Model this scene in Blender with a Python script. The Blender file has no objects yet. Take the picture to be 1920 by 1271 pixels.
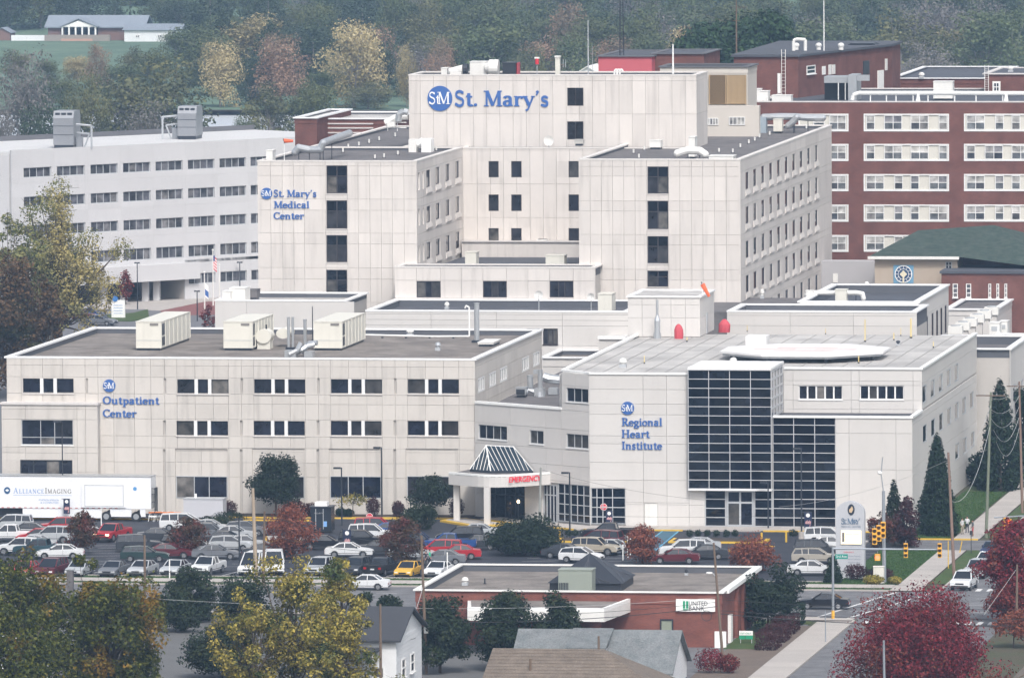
import bpy,math,random,mathutils
import numpy as np
from math import pi,sin,cos,radians
random.seed(7)
SC = bpy.context.scene
COL = SC.collection
# ---------------------------------------------------------------- camera
F = 17000.0; H = 83.0; ROLL = 0.006        # focal length in px of a 1920 wide frame, height above the street, roll
def nrm(a):
 l = math.sqrt(sum(c*c for c in a)); return tuple(c/l for c in a)
def dot(a,b): return sum(x*y for x,y in zip(a,b))
def crs(a,b): return (a[1]*b[2]-a[2]*b[1],a[2]*b[0]-a[0]*b[2],a[0]*b[1]-a[1]*b[0])
DY = nrm((2690,1185.5,F))
DZ = nrm(crs((cos(ROLL),sin(ROLL),0.0),DY)); DZ = tuple(-q for q in DZ) if DZ[1] < 0 else DZ
DX = crs(DY,DZ); DX = tuple(-q for q in DX) if DX[0] < 0 else DX
def ray(px,py):
 v = (px-960.0,635.5-py,F); return (dot(v,DX),dot(v,DY),dot(v,DZ))
def G(px,py,z=0.0):
 r = ray(px,py); t = (z-H)/r[2]; return (r[0]*t,r[1]*t)
def W(px,py,Y):
 r = ray(px,py); t = Y/r[1]; return (r[0]*t,H+r[2]*t)
def S(px,py,X):
 r = ray(px,py); t = X/r[0]; return (r[1]*t,H+r[2]*t)
cam = bpy.data.cameras.new('camera'); cam.sensor_width = 36; cam.lens = F/1920*36
cam.clip_start = 1; cam.clip_end = 8000
camo = bpy.data.objects.new('camera',cam); COL.objects.link(camo); SC.camera = camo
camo.matrix_world = mathutils.Matrix(((DX[0],DX[1],-DX[2],0),(DY[0],DY[1],-DY[2],0),(DZ[0],DZ[1],-DZ[2],H),(0,0,0,1)))
# ---------------------------------------------------------------- sky, sun, exposure
SUN_EL,SUN_AZ = 50,22          # azimuth: degrees west of the camera's back
world = bpy.data.worlds.new('World'); SC.world = world; world.use_nodes = True
nt = world.node_tree; nt.nodes.clear()
sky = nt.nodes.new('ShaderNodeTexSky'); sky.sky_type = 'NISHITA'; sky.sun_disc = False
sky.sun_elevation = radians(SUN_EL); sky.sun_rotation = radians(180+SUN_AZ*-1)
sky.air_density = 1.0; sky.dust_density = 4.0; sky.ozone_density = 1.0
hs = nt.nodes.new('ShaderNodeHueSaturation'); hs.inputs['Saturation'].default_value = 0.38
bg = nt.nodes.new('ShaderNodeBackground'); bg.inputs[1].default_value = 0.125
wo = nt.nodes.new('ShaderNodeOutputWorld')
nt.links.new(sky.outputs[0],hs.inputs['Color']); nt.links.new(hs.outputs[0],bg.inputs[0]); nt.links.new(bg.outputs[0],wo.inputs[0])
sd = bpy.data.lights.new('sun','SUN'); sd.energy = 1.5; sd.angle = radians(10); sd.color = (1.0,0.965,0.935)
so = bpy.data.objects.new('sun',sd); COL.objects.link(so)
el,az = radians(SUN_EL),radians(SUN_AZ)
sdir = mathutils.Vector((sin(az)*cos(el),-cos(az)*cos(el),sin(el)))    # towards the sun
so.rotation_euler = sdir.to_track_quat('Z','Y').to_euler()
SC.view_settings.view_transform = 'Standard'; SC.view_settings.look = 'None'
SC.view_settings.exposure = 0.68; SC.view_settings.gamma = 1; SC.view_settings.use_curve_mapping = False
SC.cycles.max_bounces = 6; SC.cycles.volume_bounces = 0; SC.cycles.transparent_max_bounces = 6
SC.cycles.use_adaptive_sampling = True; SC.cycles.adaptive_threshold = 0.02
SC.cycles.use_denoising = True
# ---------------------------------------------------------------- materials
MATS = {}
def mat(name,col,rough=0.8,var=0.12,scale=0.6,fine=0.06,streak=0.0,obj=0.0,bump=0.0,metal=0.0,spec=0.4,col2=None,emit=None,estr=0,alpha=1):
 if name in MATS: return MATS[name]
 m = bpy.data.materials.new(name); m.use_nodes = True; t = m.node_tree; N = t.nodes; L = t.links
 b = N['Principled BSDF']; b.inputs['Roughness'].default_value = rough; b.inputs['Metallic'].default_value = metal
 b.inputs['Specular IOR Level'].default_value = spec
 geo = N.new('ShaderNodeNewGeometry')
 def noise(sc,det=3,vec=None):
  n = N.new('ShaderNodeTexNoise'); n.inputs['Scale'].default_value = sc; n.inputs['Detail'].default_value = det
  L.new(vec if vec else geo.outputs['Position'],n.inputs['Vector']); return n.outputs['Fac']
 def mth(op,a,b_):
  n = N.new('ShaderNodeMath'); n.operation = op
  for i,v in enumerate((a,b_)):
   if isinstance(v,(int,float)): n.inputs[i].default_value = v
   else: L.new(v,n.inputs[i])
  return n.outputs[0]
 fac = 1.0
 def add(f,out,amt): return mth('ADD',f,mth('MULTIPLY',mth('SUBTRACT',out,0.5),amt*2))
 n1 = noise(scale)
 fac = add(fac,n1,var)
 if fine: fac = add(fac,noise(scale*14,2),fine)
 if streak:
  mp = N.new('ShaderNodeMapping'); mp.inputs['Scale'].default_value = (1.6,1.6,0.12); L.new(geo.outputs['Position'],mp.inputs['Vector'])
  s = noise(1.0,5,mp.outputs[0])
  s = mth('MULTIPLY',mth('MAXIMUM',mth('SUBTRACT',s,0.52),0),-streak*6)
  fac = mth('ADD',fac,s)
 if obj:
  oi = N.new('ShaderNodeObjectInfo'); fac = add(fac,oi.outputs['Random'],obj)
 mx = N.new('ShaderNodeMix'); mx.data_type = 'RGBA'; mx.blend_type = 'MULTIPLY'; mx.inputs[0].default_value = 1
 if col2:
  c = N.new('ShaderNodeMix'); c.data_type = 'RGBA'; c.inputs[6].default_value = (*col,1); c.inputs[7].default_value = (*col2,1)
  rr = N.new('ShaderNodeMapRange'); rr.inputs[1].default_value = .35; rr.inputs[2].default_value = .65; L.new(noise(scale*2.3,4),rr.inputs[0]); L.new(rr.outputs[0],c.inputs[0]); L.new(c.outputs[2],mx.inputs[6])
 else: mx.inputs[6].default_value = (*col,1)
 L.new(fac,mx.inputs[7]); L.new(mx.outputs[2],b.inputs['Base Color'])
 if bump:
  bp = N.new('ShaderNodeBump'); bp.inputs['Strength'].default_value = bump; bp.inputs['Distance'].default_value = 0.05
  L.new(noise(scale*10,3),bp.inputs['Height']); L.new(bp.outputs[0],b.inputs['Normal'])
 if emit: b.inputs['Emission Color'].default_value = (*emit,1); b.inputs['Emission Strength'].default_value = estr
 MATS[name] = m; return m
def ramp(N,L,src,stops):
 r = N.new('ShaderNodeValToRGB'); e = r.color_ramp.elements
 while len(e) < len(stops): e.new(0.5)
 for el_,(p,c) in zip(e,stops): el_.position = p; el_.color = (*c,1)
 L.new(src,r.inputs[0]); return r.outputs[0]
def glassmat(name,stops,rough=0.06,spec=0.5,bump=0.03):
 m = bpy.data.materials.new(name); m.use_nodes = True; t = m.node_tree; N = t.nodes; L = t.links
 b = N['Principled BSDF']; b.inputs['Roughness'].default_value = rough; b.inputs['Specular IOR Level'].default_value = spec
 oi = N.new('ShaderNodeObjectInfo'); geo = N.new('ShaderNodeNewGeometry')
 c = ramp(N,L,oi.outputs['Random'],stops)
 n = N.new('ShaderNodeTexNoise'); n.inputs['Scale'].default_value = 0.9; n.inputs['Detail'].default_value = 4; L.new(geo.outputs['Position'],n.inputs['Vector'])
 mr = N.new('ShaderNodeMapRange'); mr.inputs[1].default_value = .3; mr.inputs[2].default_value = .7; mr.inputs[3].default_value = .35; mr.inputs[4].default_value = 1.7
 L.new(n.outputs['Fac'],mr.inputs[0])
 mx = N.new('ShaderNodeMix'); mx.data_type = 'RGBA'; mx.blend_type = 'MULTIPLY'; mx.inputs[0].default_value = 1
 L.new(c,mx.inputs[6]); L.new(mr.outputs[0],mx.inputs[7]); L.new(mx.outputs[2],b.inputs['Base Color'])
 bp = N.new('ShaderNodeBump'); bp.inputs['Strength'].default_value = bump; bp.inputs['Distance'].default_value = .1
 L.new(n.outputs['Fac'],bp.inputs['Height']); L.new(bp.outputs[0],b.inputs['Normal'])
 MATS[name] = m; return m
def leafmat(name,cols,patch=None,pscale=0.35,pth=(0.45,0.6)):
 """cols: ramp over random leaves; patch: second list shown where a soft noise in the crown says so"""
 m = bpy.data.materials.new(name); m.use_nodes = True; t = m.node_tree; N = t.nodes; L = t.links
 b = N['Principled BSDF']; b.inputs['Roughness'].default_value = 0.6; b.inputs['Specular IOR Level'].default_value = 0.25
 geo = N.new('ShaderNodeNewGeometry')
 k = len(cols)
 c = ramp(N,L,geo.outputs['Random Per Island'],[(i/max(1,k-1),cc) for i,cc in enumerate(cols)])
 if patch:
  c2 = ramp(N,L,geo.outputs['Random Per Island'],[(i/max(1,len(patch)-1),cc) for i,cc in enumerate(patch)])
  n = N.new('ShaderNodeTexNoise'); n.inputs['Scale'].default_value = pscale; n.inputs['Detail'].default_value = 2; L.new(geo.outputs['Position'],n.inputs['Vector'])
  mr = N.new('ShaderNodeMapRange'); mr.inputs[1].default_value = pth[0]; mr.inputs[2].default_value = pth[1]; L.new(n.outputs['Fac'],mr.inputs[0])
  mx = N.new('ShaderNodeMix'); mx.data_type = 'RGBA'; L.new(mr.outputs[0],mx.inputs[0]); L.new(c,mx.inputs[6]); L.new(c2,mx.inputs[7]); c = mx.outputs[2]
 L.new(c,b.inputs['Base Color'])
 tr = N.new('ShaderNodeBsdfTranslucent'); L.new(c,tr.inputs[0]); ms = N.new('ShaderNodeMixShader'); ms.inputs[0].default_value = .16
 L.new(b.outputs[0],ms.inputs[1]); L.new(tr.outputs[0],ms.inputs[2]); L.new(ms.outputs[0],N['Material Output'].inputs[0])
 MATS[name] = m; return m
def brickmat(name,c1,c2,mortar):
 m = bpy.data.materials.new(name); m.use_nodes = True; t = m.node_tree; N = t.nodes; L = t.links
 b = N['Principled BSDF']; b.inputs['Roughness'].default_value = .85; b.inputs['Specular IOR Level'].default_value = .25
 geo = N.new('ShaderNodeNewGeometry'); sx = N.new('ShaderNodeSeparateXYZ'); L.new(geo.outputs['Position'],sx.inputs[0])
 ad = N.new('ShaderNodeMath'); L.new(sx.outputs[0],ad.inputs[0]); L.new(sx.outputs[1],ad.inputs[1])
 cb = N.new('ShaderNodeCombineXYZ'); L.new(ad.outputs[0],cb.inputs[0]); L.new(sx.outputs[2],cb.inputs[1])
 br = N.new('ShaderNodeTexBrick'); br.inputs['Scale'].default_value = 1; br.inputs['Brick Width'].default_value = .3; br.inputs['Row Height'].default_value = .1; br.inputs['Mortar Size'].default_value = .01
 br.inputs['Color1'].default_value = (*c1,1); br.inputs['Color2'].default_value = (*c2,1); br.inputs['Mortar'].default_value = (*mortar,1); L.new(cb.outputs[0],br.inputs['Vector'])
 n = N.new('ShaderNodeTexNoise'); n.inputs['Scale'].default_value = .5; n.inputs['Detail'].default_value = 5; L.new(geo.outputs['Position'],n.inputs['Vector'])
 mr = N.new('ShaderNodeMapRange'); mr.inputs[1].default_value = .3; mr.inputs[2].default_value = .7; mr.inputs[3].default_value = .8; mr.inputs[4].default_value = 1.18; L.new(n.outputs['Fac'],mr.inputs[0])
 mx = N.new('ShaderNodeMix'); mx.data_type = 'RGBA'; mx.blend_type = 'MULTIPLY'; mx.inputs[0].default_value = 1; L.new(br.outputs[0],mx.inputs[6]); L.new(mr.outputs[0],mx.inputs[7]); L.new(mx.outputs[2],b.inputs['Base Color'])
 MATS[name] = m; return m
WALL = mat('precast_panel',(.63,.59,.555),.85,.07,.3,.03,.12,.055,spec=.25)
WALLC = mat('precast_panel_aged',(.57,.535,.495),.85,.07,.3,.04,.13,.05,spec=.25)
METALP = mat('heart_wall_panel',(.595,.572,.548),.6,.04,.2,.015,.035,.03,spec=.35)
JOINT = mat('panel_joint',(.46,.435,.41),.9)
WHITEW = mat('white_render',(.545,.54,.545),.7,.05,.15,.02,.03,.03)
COPING = mat('white_coping',(.80,.80,.80),.45,.05,.8)
STONEC = mat('concrete_coping',(.60,.57,.55),.8,.08,.8,.04,.05)
GRAVEL = mat('roof_gravel',(.15,.132,.12),.95,.22,.18,.3,bump=.4,col2=(.235,.21,.19))
TAR = mat('roof_tar',(.075,.08,.095),.75,.25,.2,.08)
MEMB = mat('roof_membrane',(.52,.50,.475),.6,.2,.1,.08,col2=(.36,.345,.33))
PALER = mat('pale_flat_roof',(.58,.575,.57),.6,.1,.2,.04)
TARG = mat('roof_dark_gravel',(.115,.108,.11),.9,.2,.2,.25,col2=(.16,.15,.15))
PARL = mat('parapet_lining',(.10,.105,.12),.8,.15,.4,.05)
DARKM = mat('dark_metal',(.03,.035,.045),.4)
FRAMED = mat('dark_bronze_frame',(.045,.04,.045),.45)
FRAMEW = mat('white_frame',(.78,.78,.77),.5,.03)
FRAMEL = mat('light_aluminium_frame',(.46,.47,.49),.4,.04)
FRAMEG = mat('grey_frame',(.42,.44,.46),.4)
GALV = mat('galvanised_steel',(.50,.52,.54),.35,.12,1.5,.05,metal=.6)
CREAM = mat('cream_painted_steel',(.68,.66,.59),.5,.06,.8,.03,.08)
OFFW = mat('off_white_steel',(.74,.73,.70),.5,.06,.9,.03,.04)
BLUE = mat('sign_blue',(.045,.125,.37),.45,.06,1)
WHITE = mat('sign_white',(.85,.85,.83),.5,.02)
RED = mat('sign_red',(.62,.03,.05),.5)
REDCOV = mat('red_tarpaulin',(.50,.07,.09),.6,.15,1.5)
ORANGE = mat('windsock_orange',(.85,.14,.05),.6,.08)
BRICK = brickmat('dark_red_brick',(.165,.055,.043),(.12,.042,.034),(.22,.14,.12))
BRICKB = brickmat('bank_brick',(.21,.062,.043),(.155,.046,.036),(.22,.13,.11))
BRICKP = mat('painted_pink_brick',(.50,.11,.13),.8,.06,.8)
ASPH = mat('asphalt',(.027,.030,.040),.75,.2,.12,.12,col2=(.040,.043,.055),spec=.35)
COPS = mat('light_stone_coping',(.66,.63,.60),.8,.06,.8,.03,.03)
ROADM = mat('worn_road',(.165,.165,.172),.85,.2,.25,.18,col2=(.115,.115,.122))
CONC = mat('pavement_concrete',(.40,.37,.345),.9,.08,.3,.05,obj=.06)
KERBY = mat('yellow_kerb_paint',(.62,.40,.05),.6,.15,1.2,.1)
PAINTW = mat('road_paint',(.62,.62,.62),.7,.15,1.0,.2)
PAINTY = mat('road_paint_yellow',(.6,.38,.05),.7,.15,1)
PAINTB = mat('road_paint_blue',(.10,.33,.50),.7,.15,1)
GRASS = mat('lawn',(.05,.095,.03),.95,.25,.35,.35,bump=.5,col2=(.075,.09,.035),spec=.15)
GRASSF = mat('far_field',(.14,.20,.14),.95,.2,.03,.15,col2=(.10,.155,.11),spec=.1)
SOIL = mat('mulch_soil',(.06,.045,.035),.95,.2,.8,.2)
WOODP = mat('weathered_pole',(.16,.115,.085),.9,.15,.8,.1,.1)
WIRE = mat('black_cable',(.03,.03,.032),.6)
BARK = mat('bark',(.085,.065,.05),.95,.25,1,.15)
BARKG = mat('grey_bark',(.20,.18,.165),.95,.2,1,.15)
SHING = mat('grey_shingle',(.135,.15,.155),.9,.25,.5,.55,col2=(.18,.19,.195))
SHINGT = mat('tan_shingle',(.17,.14,.115),.9,.2,.5,.5,col2=(.135,.11,.09))
SHINGD = mat('dark_shingle',(.05,.053,.062),.85,.12,.5,.12)
SIDING = mat('white_siding',(.74,.75,.76),.6,.04,.5)
GLASS = glassmat('window_glass',[(0,(.006,.008,.018)),(.5,(.012,.014,.024)),(.75,(.03,.028,.028)),(.9,(.07,.066,.062)),(1,(.14,.13,.12))])  # palest random panes carry painted-in reflections as well as mid-grey blinds
GLASSC = glassmat('curtained_glass',[(0,(.012,.014,.024)),(.4,(.03,.03,.036)),(.75,(.09,.085,.08)),(1,(.17,.155,.14))])
GLASSG = glassmat('grey_blind_glass',[(0,(.06,.062,.07)),(.45,(.10,.10,.115)),(.8,(.15,.145,.145)),(1,(.03,.03,.04))],rough=.15)
GLASSL = glassmat('drawn_shade',[(0,(.34,.34,.33)),(.6,(.45,.44,.42)),(.85,(.12,.12,.14)),(1,(.5,.49,.46))],rough=.3)
GLASSM = glassmat('lower_sash_glass',[(0,(.10,.11,.12)),(.5,(.17,.18,.19)),(.8,(.03,.035,.05)),(1,(.24,.23,.22))],rough=.2)
GLASSB = glassmat('curtain_wall_glass',[(0,(.002,.003,.007)),(.6,(.004,.006,.012)),(1,(.010,.014,.022))],rough=.04)
# ---------------------------------------------------------------- mesh builder
class MB:
 def __init__(s): s.v = []; s.f = []; s.m = []; s.cur = 0; s.smooth = False; s.sm = []
 def add(s,vs,fs):
  b = len(s.v); s.v += [tuple(p) for p in vs]; s.f += [tuple(b+i for i in f) for f in fs]; s.m += [s.cur]*len(fs); s.sm += [s.smooth]*len(fs); return s
 def box(s,x0,x1,y0,y1,z0,z1):
  return s.add([(x0,y0,z0),(x1,y0,z0),(x1,y1,z0),(x0,y1,z0),(x0,y0,z1),(x1,y0,z1),(x1,y1,z1),(x0,y1,z1)],
              [(0,3,2,1),(4,5,6,7),(0,1,5,4),(1,2,6,5),(2,3,7,6),(3,0,4,7)])
 def prism(s,pts,z0,z1):
  n = len(pts); a = sum(pts[i][0]*pts[(i+1) % n][1]-pts[(i+1) % n][0]*pts[i][1] for i in range(n))
  if a < 0: pts = pts[::-1]
  return s.add([(p[0],p[1],z0) for p in pts]+[(p[0],p[1],z1) for p in pts],
              [tuple(range(n))[::-1],tuple(range(n,2*n))]+[(i,(i+1) % n,n+(i+1) % n,n+i) for i in range(n)])
 def xprism(s,pts,x0,x1):      # outline in (y,z) extruded along x
  n = len(pts); a = sum(pts[i][0]*pts[(i+1) % n][1]-pts[(i+1) % n][0]*pts[i][1] for i in range(n))
  if a < 0: pts = pts[::-1]
  return s.add([(x0,p[0],p[1]) for p in pts]+[(x1,p[0],p[1]) for p in pts],
              [tuple(range(n))[::-1],tuple(range(n,2*n))]+[(i,(i+1) % n,n+(i+1) % n,n+i) for i in range(n)])
 def yprism(s,pts,y0,y1):      # outline in (x,z) extruded along y
  n = len(pts); a = sum(pts[i][0]*pts[(i+1) % n][1]-pts[(i+1) % n][0]*pts[i][1] for i in range(n))
  if a < 0: pts = pts[::-1]
  return s.add([(p[0],y0,p[1]) for p in pts]+[(p[0],y1,p[1]) for p in pts],
              [tuple(range(n)),tuple(range(n,2*n))[::-1]]+[(i,n+i,n+(i+1) % n,(i+1) % n) for i in range(n)])
 def quad(s,a,b,c,d): return s.add([a,b,c,d],[(0,1,2,3)])
 def slab(s,a,b,c,d,t):      # quad (counter-clockwise from outside) with thickness t behind it
  A = [mathutils.Vector(p) for p in (a,b,c,d)]; n = (A[1]-A[0]).cross(A[2]-A[0]).normalized()*t
  B = [p-n for p in A]
  return s.add(A+B,[(0,1,2,3),(7,6,5,4),(0,4,5,1),(1,5,6,2),(2,6,7,3),(3,7,4,0)])
 def tube(s,p0,p1,r0,r1=None,n=8,cap=True):
  r1 = r0 if r1 is None else r1
  a = mathutils.Vector(p0); b = mathutils.Vector(p1); d = (b-a)
  if d.length < 1e-6: return s
  d.normalize(); u = d.orthogonal().normalized(); w = d.cross(u)
  R = [(cos(2*pi*i/n),sin(2*pi*i/n)) for i in range(n)]
  vs = [a+(u*c+w*q)*r0 for c,q in R]+[b+(u*c+w*q)*r1 for c,q in R]
  fs = [(i,(i+1) % n,n+(i+1) % n,n+i) for i in range(n)]
  if cap: fs += [tuple(range(n))[::-1],tuple(range(n,2*n))]
  return s.add(vs,fs)
 def path(s,pts,r,n=6):
  for a,b in zip(pts,pts[1:]): s.tube(a,b,r,r,n)
  return s
 def ball(s,c,rx,ry,rz,n=10,k=6):
  vs = [(c[0],c[1],c[2]-rz)]
  for j in range(1,k):
   t = -pi/2+pi*j/k
   for i in range(n): vs.append((c[0]+rx*cos(t)*cos(2*pi*i/n),c[1]+ry*cos(t)*sin(2*pi*i/n),c[2]+rz*sin(t)))
  vs.append((c[0],c[1],c[2]+rz)); fs = []
  for i in range(n): fs.append((0,1+(i+1) % n,1+i))
  for j in range(k-2):
   for i in range(n): fs.append((1+j*n+i,1+j*n+(i+1) % n,1+(j+1)*n+(i+1) % n,1+(j+1)*n+i))
  l = len(vs)-1
  for i in range(n): fs.append((1+(k-2)*n+i,1+(k-2)*n+(i+1) % n,l))
  return s.add(vs,fs)
 def mesh(s,name,mats):
  me = bpy.data.meshes.new(name); me.from_pydata(s.v,[],s.f)
  for m in (mats if isinstance(mats,(list,tuple)) else [mats]): me.materials.append(m)
  me.polygons.foreach_set('material_index',s.m)
  if any(s.sm): me.polygons.foreach_set('use_smooth',s.sm)
  me.update(); return me
 def build(s,name,mats,parent=None,**kw): return link(name,s.mesh(name,mats),parent,**kw)
def wt(o):
 v = mathutils.Vector((0,0,0))
 while o is not None: v += o.location; o = o.parent
 return v
def link(name,data,parent=None,loc=(0,0,0),rz=0,**kw):
 o = bpy.data.objects.new(name,data); COL.objects.link(o)
 o.location = mathutils.Vector(loc)-(wt(parent) if parent else mathutils.Vector((0,0,0)))
 o.rotation_euler[2] = rz
 if parent: o.parent = parent
 for k,v in kw.items(): o[k] = v
 return o
def tag(o,label=None,cat=None,group=None,kind=None):
 for k,v in (('label',label),('category',cat),('group',group),('kind',kind)):
  if v: o[k] = v
 return o
def thing(name,label,cat,loc=(0,0,0),rz=0,group=None):
 o = bpy.data.objects.new(name,None); COL.objects.link(o); o.location = loc; o.rotation_euler[2] = rz
 o.empty_display_size = .3
 return tag(o,label,cat,group)
KIDS = {}
def copy_tree(o,parent=None,loc=None,rz=None,label=None,recolor=None):
 c = o.copy(); COL.objects.link(c); c.parent = parent
 if parent is None:
  if loc is not None: c.location = loc
  if rz is not None: c.rotation_euler[2] = rz
  if label: c['label'] = label
 if o.name not in KIDS: KIDS[o.name] = list(o.children)
 for ch in KIDS[o.name]: copy_tree(ch,c)
 return c
def struct(name,mb,m,parent=None):
 o = mb.build(name,m,parent)
 if parent is None: o['kind'] = 'structure'
 return o
_bx = {}
def boxmesh(name,w,d,h,m):
 k = (name,round(w,2),round(d,3),round(h,2),m.name)
 if k not in _bx: _bx[k] = MB().box(-w/2,w/2,-d/2,d/2,-h/2,h/2).mesh(name,m)
 return _bx[k]
# ---------------------------------------------------------------- facades
class Bld:
 """one building: panels are collected first, the largest 290 become parts and the rest one joined part"""
 def __init__(s,name,label,cat,loc):
  s.r = thing(name,label,cat,loc); s.pan = []
 def core(s,x0,x1,y0,y1,z0,zr,zp,roof,wall=None,coping=None,pt=.4,sides='fbrl',ct=.16):
  """solid core up to roof level zr, parapets up to zp with a coping"""
  wall = wall or JOINT; coping = coping or COPING
  s.wallbox(x0,x1,y0,y1,z0,zr,wall)
  if roof: MB().box(x0+pt,x1-pt,y0+pt,y1-pt,zr,zr+.04).build('roof',roof,s.r)
  if zp > zr+.05:
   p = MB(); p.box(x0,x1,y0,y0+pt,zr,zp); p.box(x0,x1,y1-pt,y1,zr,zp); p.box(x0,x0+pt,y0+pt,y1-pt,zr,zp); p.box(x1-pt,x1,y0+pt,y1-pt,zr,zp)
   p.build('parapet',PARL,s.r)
   if wall is not JOINT:
    p = MB(); q = .06; p.box(x0-q,x1+q,y0-q,y0-.002,zr-.4,zp); p.box(x0-q,x0-.002,y0,y1,zr-.4,zp); p.box(x1+.002,x1+q,y0,y1,zr-.4,zp); p.build('parapet_face',wall,s.r)
  o = .24; a,b,c,d = x0-o,x1+o,y0-o,y1+o; q = pt+.08
  m = MB(); m.box(a,b,c,y0+q,zp,zp+ct); m.box(a,b,y1-q,d,zp,zp+ct); m.box(a,x0+q,y0+q,y1-q,zp,zp+ct); m.box(x1-q,b,y0+q,y1-q,zp,zp+ct)
  m.build('coping',coping,s.r)
 def wallbox(s,x0,x1,y0,y1,z0,z1,m=None,name='wall'): return MB().box(x0,x1,y0,y1,z0,z1).build(name,m or JOINT,s.r)
 def facade(s,O,U,xs,zs,holes,m=None,t=.2,gap=.026):
  """panels between joint positions xs (metres along U) and heights zs, with holes (s0,s1,z0,z1) cut out"""
  m = m or WALL
  for i in range(len(xs)-1):
   for j in range(len(zs)-1):
    todo = [(xs[i],xs[i+1],zs[j],zs[j+1])]
    for h in holes:
     nx = []
     for (a,b,c,d) in todo:
      if h[0] >= b-1e-4 or h[1] <= a+1e-4 or h[2] >= d-1e-4 or h[3] <= c+1e-4: nx.append((a,b,c,d)); continue
      if h[3] < d: nx.append((a,b,h[3],d))
      if h[2] > c: nx.append((a,b,c,h[2]))
      z0,z1 = max(c,h[2]),min(d,h[3])
      if h[0] > a: nx.append((a,h[0],z0,z1))
      if h[1] < b: nx.append((h[1],b,z0,z1))
     todo = nx
    for (a,b,c,d) in todo:
     eps = gap/2
     a2 = a+(eps if abs(a-xs[i]) < 1e-4 else 0); b2 = b-(eps if abs(b-xs[i+1]) < 1e-4 else 0)
     c2 = c+(eps if abs(c-zs[j]) < 1e-4 else 0); d2 = d-(eps if abs(d-zs[j+1]) < 1e-4 else 0)
     if b2-a2 > .02 and d2-c2 > .02: s.pan.append((a2,b2,c2,d2,O,U,m,t))
 def window(s,O,U,rect,cols=1,rows=1,frame=None,glass=None,fw=.07,n0=.02,mull=None,sill=True,split=None,topglass=None,name='window',ws=None,hs=None,sillm=None):
  """frame with bars, a pane per opening; rect (s0,s1,z0,z1); n0 distance of the glass in front of the core"""
  frame = frame or FRAMED; glass = glass or GLASS; a,b,c,d = rect; mull = mull or fw
  ang = math.atan2(U[1],U[0]); w = b-a; h = d-c
  ox = O[0]+U[0]*a; oy = O[1]+U[1]*a
  key = (round(w,2),round(h,2),cols,rows,frame.name,glass.name,fw,mull,sill,tuple(ws or ()),tuple(hs or ()),n0,topglass.name if topglass else '')
  xs = [0]+[w*q for q in (ws if ws else [(i+1)/cols for i in range(cols-1)])]+[w]
  zs = [0]+[h*q for q in (hs if hs else [(i+1)/rows for i in range(rows-1)])]+[h]
  if key not in _bx:
   f = MB(); y0,y1 = -n0-.08,-n0+.01
   f.box(0,fw,y0,y1,0,h); f.box(w-fw,w,y0,y1,0,h); f.box(fw,w-fw,y0,y1,0,fw); f.box(fw,w-fw,y0,y1,h-fw,h)
   for x in xs[1:-1]: f.box(x-mull/2,x+mull/2,y0+.004,y1,fw,h-fw)
   for z in zs[1:-1]: f.box(fw,w-fw,y0+.008,y1-.004,z-fw/2,z+fw/2)
   f.cur = 1
   if sill: f.box(-.06,w+.06,-.27,-.0,-.10,-.005)
   _bx[key] = f.mesh(name,[frame,sillm or frame])
  o = link(name,_bx[key],s.r,(ox,oy,c),ang)
  for i in range(len(xs)-1):
   for j in range(len(zs)-1):
    pw,ph = xs[i+1]-xs[i],zs[j+1]-zs[j]
    g = topglass if (topglass and j == len(zs)-2) else glass
    me = boxmesh('pane',pw-.02,.02,ph-.02,g)
    p = bpy.data.objects.new('pane',me); COL.objects.link(p); p.parent = o
    p.location = ((xs[i]+xs[i+1])/2,-n0,(zs[j]+zs[j+1])/2)
  return o
 def finish(s,cap=290):
  s.pan.sort(key=lambda p: -(p[1]-p[0])*(p[3]-p[2]))
  rest = {}
  for i,(a,b,c,d,O,U,m,t) in enumerate(s.pan):
   x = O[0]+U[0]*(a+b)/2+U[1]*t/2; y = O[1]+U[1]*(a+b)/2-U[0]*t/2
   if i < cap: link('panel',boxmesh('panel',b-a,t,d-c,m),s.r,(x,y,(c+d)/2),math.atan2(U[1],U[0]))
   else:
    mb = rest.setdefault(m.name,MB())
    ux,uy = U; w2,t2 = (b-a)/2,t/2
    cs = [(x+ux*p+uy*q*-1,y+uy*p+ux*q) for p,q in ((-w2,-t2),(w2,-t2),(w2,t2),(-w2,t2))]
    mb.add([(*k,c) for k in cs]+[(*k,d) for k in cs],[(0,3,2,1),(4,5,6,7),(0,1,5,4),(1,2,6,5),(2,3,7,6),(3,0,4,7)])
  for k,mb in rest.items(): mb.build('panel_remainder',MATS[k],s.r,kind='stuff')
# ---------------------------------------------------------------- pixel -> plane helpers
def PX(Y,px,py=600): return W(px,py,Y)[0]
def PZ(Y,py,px=900): return W(px,py,Y)[1]
def hole(Y,x0,x1,y0,y1,ox):
 xm,ym = (x0+x1)/2,(y0+y1)/2
 return (W(x0,ym,Y)[0]-ox,W(x1,ym,Y)[0]-ox,W(xm,y1,Y)[1],W(xm,y0,Y)[1])
def shole(X,x0,x1,z0,z1,oy,py): return (S(x0,py[0],X)[0]-oy,S(x1,py[1],X)[0]-oy,z0,z1)
def lin(a,b,n): return [a+(b-a)*i/n for i in range(n+1)]
EX = (1,0); NY = (0,1)
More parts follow.
